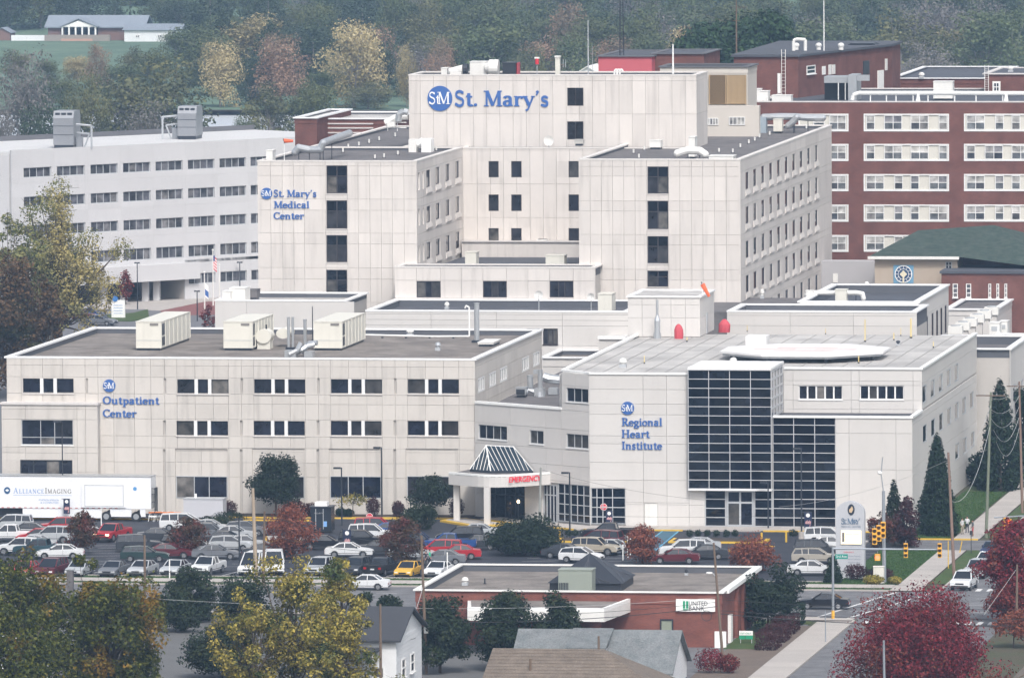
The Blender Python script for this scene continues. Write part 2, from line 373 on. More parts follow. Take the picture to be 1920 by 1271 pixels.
# ================================================================ OUTPATIENT CENTER
YO = 926.8; XL,XR = W(12,669,YO)[0],W(890,671,YO)[0]; ZO = 16.2; YOB = 972.5
oc = Bld('outpatient_building','long pale concrete clinic with gravel roof and blue lettering behind the white semi trailer','building',(XL,YO,0))
oc.core(XL,XR-.08,YO+.2,YOB,0,ZO-.55,ZO,GRAVEL,pt=.35,ct=.17)
zj = [PZ(YO,y,600) for y in (965,895,868,841,819,787,758,740,709,687)]+[ZO]; zj[0] = 0
pxj = [12,40,80,118,160,184,213,252,283,309]
for k in range(4):
 pxj += [332+144*k,366+144*k,400+144*k,428.5+144*k,453+144*k]
pxj = pxj[:-1]+[889]
xj = [PX(YO,p,750)-XL for p in pxj]; xj[0] = 0; xj[-1] = XR-XL
holes = []; wn = []
WS = [.355,.645]
def trio(x0,x1,y0,y1):
 a,b,c,d = hole(YO,x0,x1,y0,y1,XL); w = b-a
 for p,q in ((0,.335),(.405,.60),(.67,1)):
  wn.append(((a+w*p,a+w*q,c,d),1,1)); 
 holes.append((a,b,c,d))
 for p,q in ((.335,.405),(.60,.67)):
  MB().box(XL+a+w*p+.02,XL+a+w*q-.02,YO-.02,YO+.2,c-.06,d).build('mullion',FRAMEW,oc.r)
 MB().box(XL+a-.05,XL+b+.05,YO-.10,YO+.04,c-.16,c-.062).build('sill',STONEC,oc.r)
trio(43,138,709.5,736)
for k in range(4):
 trio(332.5+144*k,428+144*k,711,737.5); trio(331+144*k+.6*k,427.5+144*k,789,816)
for k in range(4):
 r = hole(YO,330+144.3*k,426+144.3*k,892.5,934,XL); holes.append(r); wn.append((r,3,1))
bay = [hole(YO,329+144*k,427+144*k,841,963,XL) for k in range(4)]
holes2 = holes+[(a,b,0,d) for a,b,c,d in bay]
slots = [hole(YO,307+144*k,311.5+144*k,709,738,XL) for k in range(4)]+[hole(YO,306+144*k,311+144*k,788,816,XL) for k in range(4)]+[hole(YO,306+144*k,311+144*k,842,962,XL) for k in range(4)]+[hole(YO,161,165,709,738,XL)]
proj = hole(YO,4,184,757,965,XL)
oc.facade((XL,YO+.2),EX,xj,zj,holes2+slots+[(-3,proj[1],-1,proj[3])],WALLC)
for (a,b,c,d) in bay:
 oc.facade((XL,YO+.2),EX,[a,(a+b)/2,b],[0,zj[1],zj[2],zj[3]-.35,d],holes,WALLC,t=.06)
for r,c,n in wn: oc.window((XL,YO+.2),EX,r,c,n,DARKM if n == 1 and c == 1 else FRAMEG,GLASS,fw=.05 if c == 1 else .08,sill=False,ws=WS if c == 3 else None)
# projecting stair block at the left end
xa,xb = PX(YO-1.4,3,800),PX(YO-1.4,183,800); zt = PZ(YO-1.4,757,90); YB = YO-1.4
oc.wallbox(xa,xb,YB+.2,YO+.19,0,zt-.1)
hb = [hole(YB,40,137,787,834,xa),hole(YB,38,136,862,930,xa)]
oc.facade((xa,YB+.2),EX,[0,hole(YB,40,137,0,1,xa)[0],hole(YB,40,137,0,1,xa)[1],hole(YB,153,160,0,1,xa)[0],xb-xa],[0,2.2,4.4,6.4,PZ(YB,838,90),PZ(YB,786,90),zt-.55,zt-.1],hb,WALLC)
oc.window((xa,YB+.2),EX,hb[0],3,2,FRAMEG,GLASS,fw=.07,sill=True,ws=[.37,.64],hs=[.3],sillm=WHITE)
oc.window((xa,YB+.2),EX,hb[1],4,2,DARKM,GLASS,fw=.12,sill=False,hs=[.5])
MB().box(xa-.12,xb+.12,YB-.14,YO-.01,zt-.1,zt+.12).build('ledge',STONEC,oc.r)
# east side
hs_ = []; ysd = [(896,908.5,721),(917,930,712),(938,951,702),(979,992,683),(999.5,1011.5,674)]
z0s,z1s = zj[-2]-1.62-.05,PZ(YO,711,600)
z0s = PZ(YO,738,600)
for a,b,y in ysd: hs_.append(shole(XR,a,b,z0s,z1s,YO,(y+4,y-4)))
oc.facade((XR-.08,YO),NY,[0]+lin(3,YOB-YO,10)[1:-1]+[YOB-YO],[0,zj[3],zj[4]]+zj[-7:],hs_,WALLC,t=.08)
for h in hs_: oc.window((XR-.08,YO),NY,h,4,1,FRAMEW,GLASS,fw=.16,n0=.0,mull=.3,sill=False)
oc.wallbox(XL-.01,XL+.2,YO+.3,YOB,0,ZO-.02,WALLC,'wall_cladding')
oc.finish()
# ================================================================ HEART INSTITUTE
YH = 916.0; XH0 = PX(YH,1105,800); XH1 = PX(YH,1291.5,800); XH2 = PX(YH-.7,1446.5,800); XH3 = -103.75; ZH = 15.8; YHB = 978.5; YU = 925.0; ZLOW = 11.5
hi = Bld('heart_institute_building','white panelled heart centre with helipad roof and tall dark curtain wall','building',(XH0,YH,0))
XC = G(1053,693,ZH)[0]; YC = G(1053,693,ZH)[1]          # top of the slanting wall
foot = [(XH0,YH+.2),(XH3-.2,YH+.2),(XH3-.2,YHB),(XC,YHB),(XC,YC)]
core = [(XH0,YH+.2),(XH1,YH+.2),(XH1,YU+.2),(XH3-.08,YU+.2),(XH3-.08,YHB),(XC,YHB),(XC,YC)]
m = MB(); m.prism(core,0,ZH-.5); m.box(XH1+.02,XH3-.08,YH+.2,YU+.19,0,ZLOW-.5); m.build('wall',JOINT,hi.r)
MB().prism([(XH0+.3,YH+.6),(XH1-.3,YH+.6),(XH1-.3,YU+.6),(XH3-.6,YU+.6),(XH3-.6,YHB-.4),(XC+.4,YHB-.4),(XC+.4,YC+.3)],ZH-.5,ZH-.3).build('roof',MEMB,hi.r)
MB().box(XH2,XH3-.6,YH+.6,YU-.05,ZLOW-.5,ZLOW-.42).build('roof',TAR,hi.r)
SEAM = mat('membrane_seam',(.33,.32,.31),.7)
# gentle membrane seams as raised ribs
k = 0
for i in range(17):
 x = XC+2+i*2.15
 if x < XH3-1: MB().box(x,x+.07,(YU if x > XH1 else YH)+1.2,YHB-.6,ZH-.3,ZH-.25).build('roof_seam',SEAM,hi.r)
def cap(o,pts,z0,z1,wid,m_,nm='coping'):
 """thin strip of given width to the left of a polyline (outer edge given)"""
 mb = MB()
 for (a,b) in zip(pts,pts[1:]):
  d = mathutils.Vector((b[0]-a[0],b[1]-a[1])); d.normalize(); n = mathutils.Vector((-d.y,d.x))*wid
  mb.prism([a,b,(b[0]+n.x,b[1]+n.y),(a[0]+n.x,a[1]+n.y)],z0,z1)
 return mb.build(nm,m_,o)
cap(hi.r,[(XC-.1,YHB),(XC-.1,YC-.05)],ZH-.18,ZH+.02,.45,WHITE)
cap(hi.r,[(XC-.1,YC-.08),(XH0+.02,YH-.12)],ZH-.18,ZH+.021,.45,WHITE); cap(hi.r,[(XH0+.02,YH-.12),(XH1,YH-.12)],ZH-.18,ZH+.022,.45,WHITE)
cap(hi.r,[(XH2+.1,YU-.12),(XH3+.12,YU-.12)],ZH-.18,ZH+.02,.45,WHITE); cap(hi.r,[(XH3+.12,YU-.1),(XH3+.12,YHB)],ZH-.18,ZH+.021,.45,WHITE)
cap(hi.r,[(XH2+.1,YH-.12),(XH3+.12,YH-.12)],ZLOW-.2,ZLOW+.02,.45,WHITE); cap(hi.r,[(XH3+.12,YH-.1),(XH3+.12,YU-.1)],ZLOW-.2,ZLOW+.021,.45,WHITE)
# front wall, left of the glass
zh = [0,2.3,2.5,PZ(YH,900,1200),PZ(YH,867,1200),PZ(YH,832,1200),PZ(YH,817,1200),PZ(YH,777,1200),PZ(YH,757,1200),PZ(YH,730,1200),ZH-.19]
xw = [0,PX(YH,1206,800)-XH0,PX(YH,1250,800)-XH0,XH1-XH0]
gl1 = hole(YH,1112.5,1173,914.5,983,XH0); dr = hole(YH,1208.5,1233.5,943,987,XH0)
hi.facade((XH0,YH+.2),EX,xw,zh,[(0.1,gl1[1],0,gl1[3]),(dr[0],dr[1],0,dr[3])],METALP)
hi.window((XH0,YH+.2),EX,(0.12,gl1[1],.25,gl1[3]),4,4,FRAMEG,GLASSB,fw=.09,sill=False,ws=[.17,.34,.62],hs=[.2,.46,.73])
MB().box(XH0+dr[0]+.03,XH0+dr[1]-.03,YH+.05,YH+.19,.05,dr[3]-.03).build('door',OFFW,hi.r)
# slanting wall from the outpatient corner
P0 = (XR+.0,YO-.2); P1 = (XH0,YH); L = math.dist(P0,P1); UA = ((P1[0]-P0[0])/L,(P1[1]-P0[1])/L)
def onslant(px,py):
 r = ray(px,py); nx,ny = UA[1],-UA[0]
 t = (P0[0]*nx+P0[1]*ny)/(r[0]*nx+r[1]*ny); X,Y = r[0]*t,r[1]*t
 return ((X-P0[0])*UA[0]+(Y-P0[1])*UA[1],H+r[2]*t)
sC = onslant(1053,700)[0]; zl = onslant(970,762)[1]
NA = (UA[1],-UA[0]); OA = (P0[0]-NA[0]*.2,P0[1]-NA[1]*.2)
c0 = (P0[0]-NA[0]*.2,P0[1]-NA[1]*.2); c1 = (P1[0]-NA[0]*.2-.02,P1[1]-NA[1]*.2); cC = (P0[0]+UA[0]*sC-NA[0]*.2,P0[1]+UA[1]*sC-NA[1]*.2)
lowpoly = [c0,(c1[0],c1[1]+.02),(XC-.02+.0,YC+3),(XC-.02,978),(XR+.02,978),(XR+.02,c0[1]+.5)]
MB().prism([c0,c1,(XH0+.1,YH+4),(XC+.1,YC+2),(XC-.02,985),(XR+.02,985)],0,zl-.9).build('wall',JOINT,hi.r)
MB().prism([cC,c1,(XH0+.1,YH+3),(XC+.2,YC+3)],zl-.9,ZH-.51).build('wall',JOINT,hi.r)
MB().prism([(c0[0]+.8,c0[1]+.1),(cC[0]-.1,cC[1]+.5),(XC-.05,YC+1),(XC-.05,984),(XR+.3,984),(XR+.3,c0[1]+.6)],zl-.9,zl-.85).build('roof',TARG,hi.r)
def sh_(x0,x1,y0,y1):
 a = onslant(x0,(y0+y1)/2)[0]; b = onslant(x1,(y0+y1)/2)[0]; return (a,b,onslant((x0+x1)/2,y1)[1],onslant((x0+x1)/2,y0)[1])
sw = [(sh_(897,950.5,797.5,823.5),4),(sh_(993,1019,807,832),2),(sh_(1062,1103,728,754),3),(sh_(1062,1103,814,840),3)]
por = sh_(908,984,909,968); gl2 = sh_(1045,1112,908,978); ent = sh_(1017,1043,908,971)
hi.facade(OA,UA,[0,sh_(952,953,1,2)[0],sh_(1019,1020,1,2)[0],sC,L-.0],[0,2.4,4.4,onslant(1000,868)[1],onslant(1000,838)[1],onslant(1000,800)[1],zl],[s[0] for s in sw]+[(ent[0],L,0,gl2[3]),(por[0],por[1],0,por[3])],METALP)
hi.window(OA,UA,(por[0],por[1],.05,por[3]),4,2,DARKM,GLASSB,fw=.1,sill=False,hs=[.7])
hi.facade(OA,UA,[sC,(sC+L)/2,L],[zl,onslant(1080,757)[1],onslant(1080,724)[1],ZH-.19],[s[0] for s in sw],METALP)
for r,n in sw: hi.window(OA,UA,r,n,1,FRAMEG,GLASS,fw=.06,sillm=FRAMEW)
hi.window(OA,UA,(gl2[0],L-.05,.25,gl2[3]),5,4,FRAMEG,GLASSB,fw=.09,sill=False,hs=[.2,.46,.73])
hi.window(OA,UA,(ent[0]+.05,ent[1],.05,ent[3]),4,2,FRAMEG,GLASS,fw=.12,sill=False,hs=[.72])
cap(hi.r,[(XR+.02,c0[1]-.3),(P0[0]+UA[0]*sC+NA[0]*.1,P0[1]+UA[1]*sC+NA[1]*.1)],zl,zl+.25,.5,WHITE)
MB().box(XC-.42,XC-.02,YC+1.2,YHB,zl-.85,ZH-.52).build('wall',METALP,hi.r)
# big glass bay
YG = YH-.7; gz0 = PZ(YG,917,1370); gz1 = PZ(YG,692,1370)
MB().box(XH1+.12,XH2-.12,YG+.15,YU,gz0,gz1-.1).build('glass_bay_core',DARKM,hi.r)
MB().box(XH1,XH2,YG-.06,YU+.5,gz1-.1,gz1+.12).build('glass_bay_cap',FRAMEW,hi.r)
MB().box(XH1,XH2,YG-.06,YU-.1,gz0-.15,gz0).build('glass_bay_soffit',FRAMEW,hi.r)
hi.window((XH1,YG+.15),EX,(.0,XH2-XH1,gz0,gz1-.1),4,13,FRAMEL,GLASSB,fw=.075,sill=False,ws=[.25,.5,.75])
hi.window((XH2-.13,YG+.2),NY,(.1,YU-YG-.3,gz0+7.2,gz1-.15),4,5,FRAMEL,GLASSG,fw=.2,sill=False)
# lower right glass and entrance
g3 = hole(YH,1449,1567,779.5,988,XH1); g3 = (XH2-XH1+.02,g3[1],.1,g3[3]-.0)
hi.window((XH1,YH+.2),EX,g3,3,12,FRAMEL,GLASSB,fw=.075,n0=.06,sill=False)
g4 = hole(YH,1321.5,1447,918,986,XH1)
a,b,c,d = g4; b = XH2-XH1
hi.window((XH1,YH+.2),EX,(a,a+(b-a)*.31,.1,gz0-.16),1,4,FRAMEG,GLASSB,fw=.10,sill=False)
hi.window((XH1,YH+.2),EX,(a+(b-a)*.31+.05,a+(b-a)*.72,.1,gz0-.16),2,2,FRAMEG,GLASS,fw=.2,sill=False,hs=[.66])
hi.window((XH1,YH+.2),EX,(a+(b-a)*.72+.05,b-.05,.1,gz0-.16),1,4,FRAMEG,GLASSB,fw=.10,sill=False)
hi.facade((XH1,YH+.2),EX,[0,a],[0,2.3,gz0-.16],[],METALP)
hi.facade((XH1,YH+.2),EX,[g3[1]]+[PX(YH,p,850)-XH1 for p in (1592,1680)]+[XH3-XH1],[0,PZ(YH,880,1600),PZ(YH,812,1600),ZLOW-.21],[],METALP)
# upper set-back wall with two ribbons
h5 = [hole(YU,1497.5,1579.5,723,749,XH2),hole(YU,1612.5,1694.5,723,749,XH2)]
hi.facade((XH2,YU+.2),EX,[0]+[PX(YU,p,730)-XH2 for p in (1487,1596,1611,1712)]+[XH3-XH2],[ZLOW-.4]+[PZ(YU,y,1600) for y in (767,750,722,714)]+[ZH-.19],h5,METALP)
for h in h5: hi.window((XH2,YU+.2),EX,h,5,1,FRAMEW,GLASS,fw=.08,mull=.16,sillm=FRAMEW)
# east side wall
eh = []
for px,py in ((1733.5,739),(1749,729),(1764,719.5),(1779,706),(1793.5,692.5)):
 y = S(px,py,XH3)[0]-YH; z = S(px,py,XH3)[1]; eh.append((y-2.0,y+1.8,12.0,13.9))
for px,py in ((1734.5,817),(1750,806),(1765,797),(1780,785),(1794,774),(1808,762),(1822,751)):
 y = S(px,py,XH3)[0]-YH; eh.append((y-2.0,y+1.8,7.9,9.8))
for px,py in ((1795,882),(1809,873),(1824,861)):
 y = S(px,py,XH3)[0]-YH; z = S(px,py,XH3)[1]; eh.append((y-2.0,y+1.8,3.6,5.4))
hi.facade((XH3-.08,YH),NY,lin(0,YHB-YH,9),[0,2.6,6.2,10.6,ZLOW-.21],eh,METALP,t=.08)
hi.facade((XH3-.08,YH),NY,[YU-YH]+lin(YU-YH,YHB-YH,8)[1:],[ZLOW+.02,14.2,ZH-.19],eh,METALP,t=.08)
for h in eh: hi.window((XH3-.08,YH),NY,h,1,1,FRAMEG,GLASS,fw=.12,n0=.0,sill=False)
hi.finish()
# rear east annexe steps
XE2 = XH3+3.2
an = Bld('rear_annexe','low white annexe continuing behind the east side of the heart centre','building',(XH3,985,0))
xq = XH3+3.6
an.core(XH3-6,xq-.08,979.2,1000,0,13.0,13.9,TARG)
an.facade((xq-.08,979),NY,lin(0,21,4),[0,2.6,6.2,9.8,13.9],[(3+i*4,5.6+i*4,7.9,9.8) for i in range(4)]+[(3+i*4,5.6+i*4,3.6,5.4) for i in range(4)],METALP,t=.08)
for i in range(4):
 an.window((xq-.08,979),NY,(3+i*4,5.6+i*4,7.9,9.8),1,1,FRAMEG,GLASS,fw=.12,n0=0,sill=False); an.window((xq-.08,979),NY,(3+i*4,5.6+i*4,3.6,5.4),1,1,FRAMEG,GLASS,fw=.12,n0=0,sill=False)
an.finish()
# penthouse on the heart centre
yp = G(1245,632,ZH-.3)[1]; xp0,xp1 = PX(yp,1177,600),PX(yp,1312.5,600); zp = PZ(yp,556,1245)
ph = Bld('roof_penthouse','white stair penthouse standing on the heart centre roof beside the helipad','penthouse',(xp0,yp,ZH-.3))
ph.core(xp0+.1,xp1-.1,yp+.1,yp+11.5,ZH-.28,zp-.1,zp-.1,MEMB,pt=.2)
ph.facade((xp0,yp+.1),EX,lin(0,xp1-xp0,5),[ZH-.25,ZH+1.8,zp-.9,zp-.1],[],METALP,t=.1)
ph.facade((xp1-.1,yp),NY,lin(0,11.4,3),[ZH-.25,ZH+1.8,zp-.1],[],METALP,t=.1)
MB().box(xp1+.0,xp1+.06,yp+5,yp+6.2,ZH-.25,ZH+2).build('door',FRAMEG,ph.r)
ph.finish()
# ================================================================ TOWERS
YW = 1025.0
def wing(label,name,xl,xr,ztop,wpx,depth,side,jx,jz,seed):
 b = Bld(name,label,'building',(xl,YW,0))
 b.core(xl+.2,xr-.2,YW+.2,YW+depth,0,ztop-.42,ztop-.1,TARG,pt=.3,ct=.16,coping=COPS)
 hs = []
 for (y0,y1) in wpx['rows']: hs.append(hole(YW,wpx['x'][0],wpx['x'][1],y0,y1,xl))
 xs = [0]+[PX(YW,p,450)-xl for p in jx]+[xr-xl]
 zs = [10]+sorted(PZ(YW,p,900) for p in jz)+[ztop-.1]
 b.facade((xl,YW+.2),EX,xs,zs,hs,WALL)
 for h in hs:
  b.window((xl,YW+.2),EX,h,2,2,FRAMED,GLASSC,fw=.10,mull=.12,hs=[.62],topglass=GLASSB,sill=True,sillm=STONEC)
 hz,ys = side; sh = []
 zz = [10]; 
 for (z0,z1) in hz:
  for y in ys: sh.append((y-1.7,y+1.5,z0,z1))
 zz = [10]+sorted([z0-.95 for z0,z1 in hz]+[z1+.25 for z0,z1 in hz])+[ztop-.1]
 edges = [0]+[ys[0]-2.3]+[(p+q)/2 for p,q in zip(ys,ys[1:])]+[min(ys[-1]+2.3,depth-.3),depth]
 slots = [(ys[0]-7.5,ys[0]-6.2,z0,z1) for z0,z1 in hz]+[(ys[0]-4.4,ys[0]-3.4,z0,z1) for z0,z1 in hz]
 # deep splayed reveals: panels stand proud of a recessed window plane
 b.facade((xr-.2,YW),NY,edges,zz,sh+(slots if ys[0] > 8 else []),WALL,t=.2)
 for h in sh:
  o = b.window((xr-.2,YW),NY,(h[0],h[1]-.55,h[2],h[3]),1,1,FRAMED,GLASSC,fw=.09,n0=.05,sill=False)
  MB().prism([(xr-.2,YW+h[1]-.55),(xr-.01,YW+h[1]-.1),(xr-.01,YW+h[1]),(xr-.2,YW+h[1])],h[2],h[3]).build('splayed_jamb',WALL,b.r)
  y0,y1 = YW+h[0]-.2,YW+h[1]+.5
  MB().yprism([(xr-.19,h[2]),(xr+.02,h[2]-.02),(xr+.15,h[2]-.5),(xr+.15,h[2]-.62),(xr+.002,h[2]-.75),(xr+.002,h[2]-.03)],y0,y1).build('sloping_sill',WALL,b.r)
 b.finish(); return b
xl1,xr1 = PX(YW,483.5,450),PX(YW,781,303); ZW = 32.0
fl = [(13.4+4.06*k,15.3+4.06*k) for k in range(5)]
zside = []
def zrow(py,px,X): return S(px,py,X)[1]
rows = []
for (t_,b_) in ((302,334),(368.5,399),(435,466)):    # window at px 857 on the west wing side
 rows.append((zrow(b_,858,xr1),zrow(t_,858,xr1)))
ysw = [S(p,330,xr1)[0]-YW for p in (804,821.5,840,858.5)]
w1 = wing('west concrete hospital wing bearing the blue Medical Center lettering','hospital_wing',xl1,xr1,ZW,{'x': (612,651),'rows': [(310.5,363),(376,429),(441,492),(506,557)]},33,
     (rows,ysw),[508,530,551,571,611,652,672,694,715,736,758],[312,330,374,395,438,458,503,524,568,589],3)
xl2,xr2 = PX(YW,1085.5,450),PX(YW,1388,299)
rows2 = []
for k in range(5):
 t_,b_ = 322+65*k*.99,354.5+65*k*.99
 rows2.append((zrow(b_,1403,xr2),zrow(t_,1403,xr2)))
ys2 = [S(p,320,xr2)[0]-YW for p in (1401.5,1416,1431,1446,1460.5,1475,1489,1503,1517,1531)]
w2 = wing('east concrete hospital wing with rows of narrow windows stepping along its side','hospital_wing',xl2,xr2,ZW+.25,{'x': (1214,1253),'rows': [(312.5,363.5),(377,430),(443,494),(507.5,538)]},86,
     (rows2,ys2),[1107,1128,1149,1170,1191,1213,1254,1275,1297,1318,1340,1362],[312,330,376,395,439,458,504,524,568],5)
w3 = Bld('hospital_rear_range','rear range of the west wing with dark gravel roof left of the tower','building',(xl1,YW+33.3,0)); w3.core(xl1+.2,PX(1061,765,200),YW+33.3,YW+88,0,ZW-.42,ZW-.1,TARG,wall=WALL,coping=COPS,pt=.3,ct=.16)
# recessed centre wall
YM = 1058.0; xm0,xm1 = xr1+.0,xl2+8; zm = PZ(YM,277,970)
ct = Bld('hospital_centre_block','recessed concrete centre wall linking the two hospital wings','building',(xm0,YM,0))
ct.core(xm0+.02,xm1,YM+.2,YM+6,0,zm-.4,zm-.1,TAR,pt=.3,coping=COPS,ct=.12)
ch = []
for (t_,b_) in ((302.5,333),(365,396),(428,459.5)):
 for (a,b) in ((916,935),(958.5,978),(1066,1086)): ch.append(hole(YM,a,b,t_,b_,xm0))
jx = [870+24.8*i for i in range(1,14)]
ct.facade((xm0,YM+.2),EX,[0]+[PX(YM,p,380)-xm0 for p in jx]+[xm1-xm0],[10]+sorted(PZ(YM,p,970) for p in (282,345,408,470))+[zm-.1],ch,WALL)
for h in ch: ct.window((xm0,YM+.2),EX,h,1,1,FRAMED,GLASSC,fw=.10,sill=False)
ct.finish()
# main tower
YT = 1061.0; xt0,xt1 = PX(YT,766.5,200),PX(YT,1306,200); zt1 = PZ(YT,141,1000)
tw = Bld('hospital_tower','tall windowless concrete tower top carrying the big blue hospital name','building',(xt0,YT,0))
tw.core(xt0+.2,xt1-.2,YT+.2,YT+9.5,0,zt1-.8,zt1-.1,TARG,pt=.3,ct=.16,coping=COPS)
th = [hole(YT,1063.5,1094,165,199,xt0),hole(YT,1063.5,1094,228,262,xt0)]
tx = [0]+[PX(YT,788+24.85*i,200)-xt0 for i in range(21)]+[xt1-xt0]
tw.facade((xt0,YT+.2),EX,tx,[24]+sorted(PZ(YT,p,950) for p in (275,214,152))+[zt1-.1],th,WALL)
tw.facade((xt1-.2,YT),NY,[0,3.2,6.4,9.6],[24]+sorted(PZ(YT,p,950) for p in (275,214,152))+[zt1-.1],[],WALL,t=.2)
for h in th:
 o = tw.window((xt0,YT+.2),EX,h,2,1,FRAMED,GLASSB,fw=.1,sill=False,name='louvre_frame')
 for k in range(14):
  z = h[2]+.1+(h[3]-h[2]-.2)*k/14
  MB().box(xt0+h[0]+.1,xt0+h[1]-.1,YT+.06,YT+.16,z,z+.03).build('louvre_blade',FRAMED,tw.r)
tw.finish()
# block between the wings, ground 3 windows
YK = 1019.5; xk0,xk1 = PX(YK,740.5,530),PX(YK,1116.5,530); zk = PZ(YK,501,930)
kb = Bld('link_building','low concrete link with three wide windows between the two wings','building',(xk0,YK,0))
kb.core(xk0+.2,xk1-.2,YK+.2,YK+5.3,0,zk-1.0,zk-.1,TAR,pt=.3,coping=COPS,ct=.16)
MB().box(xr1+.3,xl2-.02,YK+5.5,YM-3.2,10,zk-1.0).build('rear_roof',TAR,kb.r)
MB().box(xr1+.3,xl2-.02,YM-3.1,YM-.1,10,zk+.8).build('rear_ledge',WALL,kb.r)
MB().box(xr1+.3,xl2-.02,YM-3.3,YM-2.9,zk+.8,zk+.95).build('rear_ledge_coping',STONEC,kb.r)
kh = [hole(YK,a,b,527,558,xk0) for a,b in ((781,826),(905.5,950),(1030.5,1075))]
kx = [781,803,826,858,880,905.5,928,950,983,1006,1030.5,1053,1075]
kb.facade((xk0,YK+.2),EX,[0]+[PX(YK,p,530)-xk0 for p in (781,826,865,905.5,950,990,1030.5,1075)]+[xk1-xk0],[8,PZ(YK,559,900),PZ(YK,526,900),zk-.1],kh,WALL)
for h in kh: kb.window((xk0,YK+.2),EX,h,3,1,FRAMED,GLASSC,fw=.1,ws=[.37,.63],sillm=STONEC)
kb.finish()
# podium
YP = 1000.0; xp,xq2 = PX(YP,685.5,600),PX(YP,1168,600); zpd = PZ(YP,583,900)
pd = Bld('podium_building','low white podium with grooved fascia and dark flat roof before the link','building',(xp,YP,0))
pd.core(xp+.2,xq2+.4,YP+.2,YK-.1,0,zpd-.8,zpd-.1,TAR,pt=.4)
pdh = [hole(YP,1018,1046,616,646,xp),hole(YP,988,1012,616,646,xp)]
pd.facade((xp,YP+.2),EX,lin(0,xq2-xp+.6,4),[6]+sorted(PZ(YP,p,1050) for p in (590,600.5,611,648))+[zpd-.1],pdh,METALP)
for h in pdh: pd.window((xp,YP+.2),EX,h,3,1,FRAMED,GLASSC,fw=.1)
pd.finish()
pe = Bld('podium_extension','low link roof with gravel squeezed between podium and heart centre','building',(xq2-14,YP-12,0))
ye = 988.0; xe0,xe1 = PX(ye,1018,650),XC-.5+4
pe.core(xe0,xe1,ye,YP+.1,0,PZ(ye,672,1100)-.5,PZ(ye,672,1100),GRAVEL,wall=METALP)
pe2 = (PX(995,1130,600),PX(995,1182,600))
pe.wallbox(pe2[0],pe2[1],992,1010,0,PZ(992,636,1150),METALP); MB().box(pe2[0]-.1,pe2[1],991.8,992.3,PZ(992,636,1150),PZ(992,632,1150)+.1).build('coping',WHITE,pe.r)
pe.finish()
# left service block with rooftop plant
YV = 1003.0; xv0,xv1 = PX(YV,403,590),PX(YV,484,590); zv = PZ(YV,563,440)
sv = Bld('service_block','small white service block against the west hospital wing','building',(xv0,YV,0))
sv.core(xv0+.2,xv1+10,YV+.2,YV+14,0,zv-.6,zv-.1,MEMB,pt=.3)
sv.facade((xv0,YV+.2),EX,[0,3.6,xv1-xv0+11],[0,5,9.5,zv-.1],[],METALP)
sv.finish()
# east low blocks
YA = 1002.0; xa0,xa1 = PX(YA,1366,600),PX(YA,1722,567); za = PZ(YA,566,1600); YAB = YA+31
ea = Bld('east_block','low white block with dark flat roof behind the helipad','building',(xa0,YA,0))
ea.core(xa0+8,xa1-.08,YA+.2,YAB,0,za-1.1,za-.1,TAR,pt=.5)
MB().box(xa0-9,xa0+7.98,YA+6,YAB,0,za-1.6).build('roof',TARG,ea.r)
sdh = []
for p in (1728.5,1738,1748.5,1757,1765,1773): 
 y = S(p,590,xa1)[0]-YA; sdh.append((y-.9,y+.9,12.2,15.4))
ea.facade((xa1-.08,YA),NY,lin(0,YAB-YA,6),[8,12,15.6,za-.1],sdh,METALP,t=.08)
for h in sdh: ea.window((xa1-.08,YA),NY,h,1,1,FRAMED,GLASSB,fw=.1,n0=0,sill=False)
zz = sorted(PZ(YA,y,1600) for y in (592,575))
ea.facade((xa0+8,YA+.2),EX,lin(0,xa1-xa0-8,3),[8]+zz+[za-.1],[],METALP)
ea.finish()
YB2 = 990.0; xb0,xb1 = PX(YB2,1363,600),PX(YB2,1719,600); zb = PZ(YB2,584,1540)
eb = Bld('screen_wall_block','white walled plant enclosure directly behind the helipad deck','building',(xb0,YB2,0))
eb.core(xb0+.2,xb1-.2,YB2+.2,YA-.1,0,zb-1.8,zb-.1,METALP,pt=.4)
eb.facade((xb0,YB2+.2),EX,lin(0,xb1-xb0,3),[8]+sorted(PZ(YB2,y,1540) for y in (611,592))+[zb-.1],[],METALP)
eb.facade((xb0+.2,YA-.5),(0,-1),[0,6,11],[8]+sorted(PZ(YB2,y,1540) for y in (611,592))+[zb-.1],[],METALP)
MB().box(xb1-5,xb1-1.2,YB2+1.5,YA-2,zb-.6,zb-.3).build('roof_hatch',TAR,eb.r)
eb.finish()
# low white block east of HI
e3 = Bld('east_wing','low white wing with condensers on its roof beyond the heart centre','building',(-98,1000,0))
y3 = 1000.5; x30,x31 = PX(y3,1832,660),PX(y3,2010,660); z3 = PZ(y3,655,1900)
e3.core(x30,x31,y3,y3+24,0,z3-.8,z3,TARG,wall=METALP)
e3.finish()
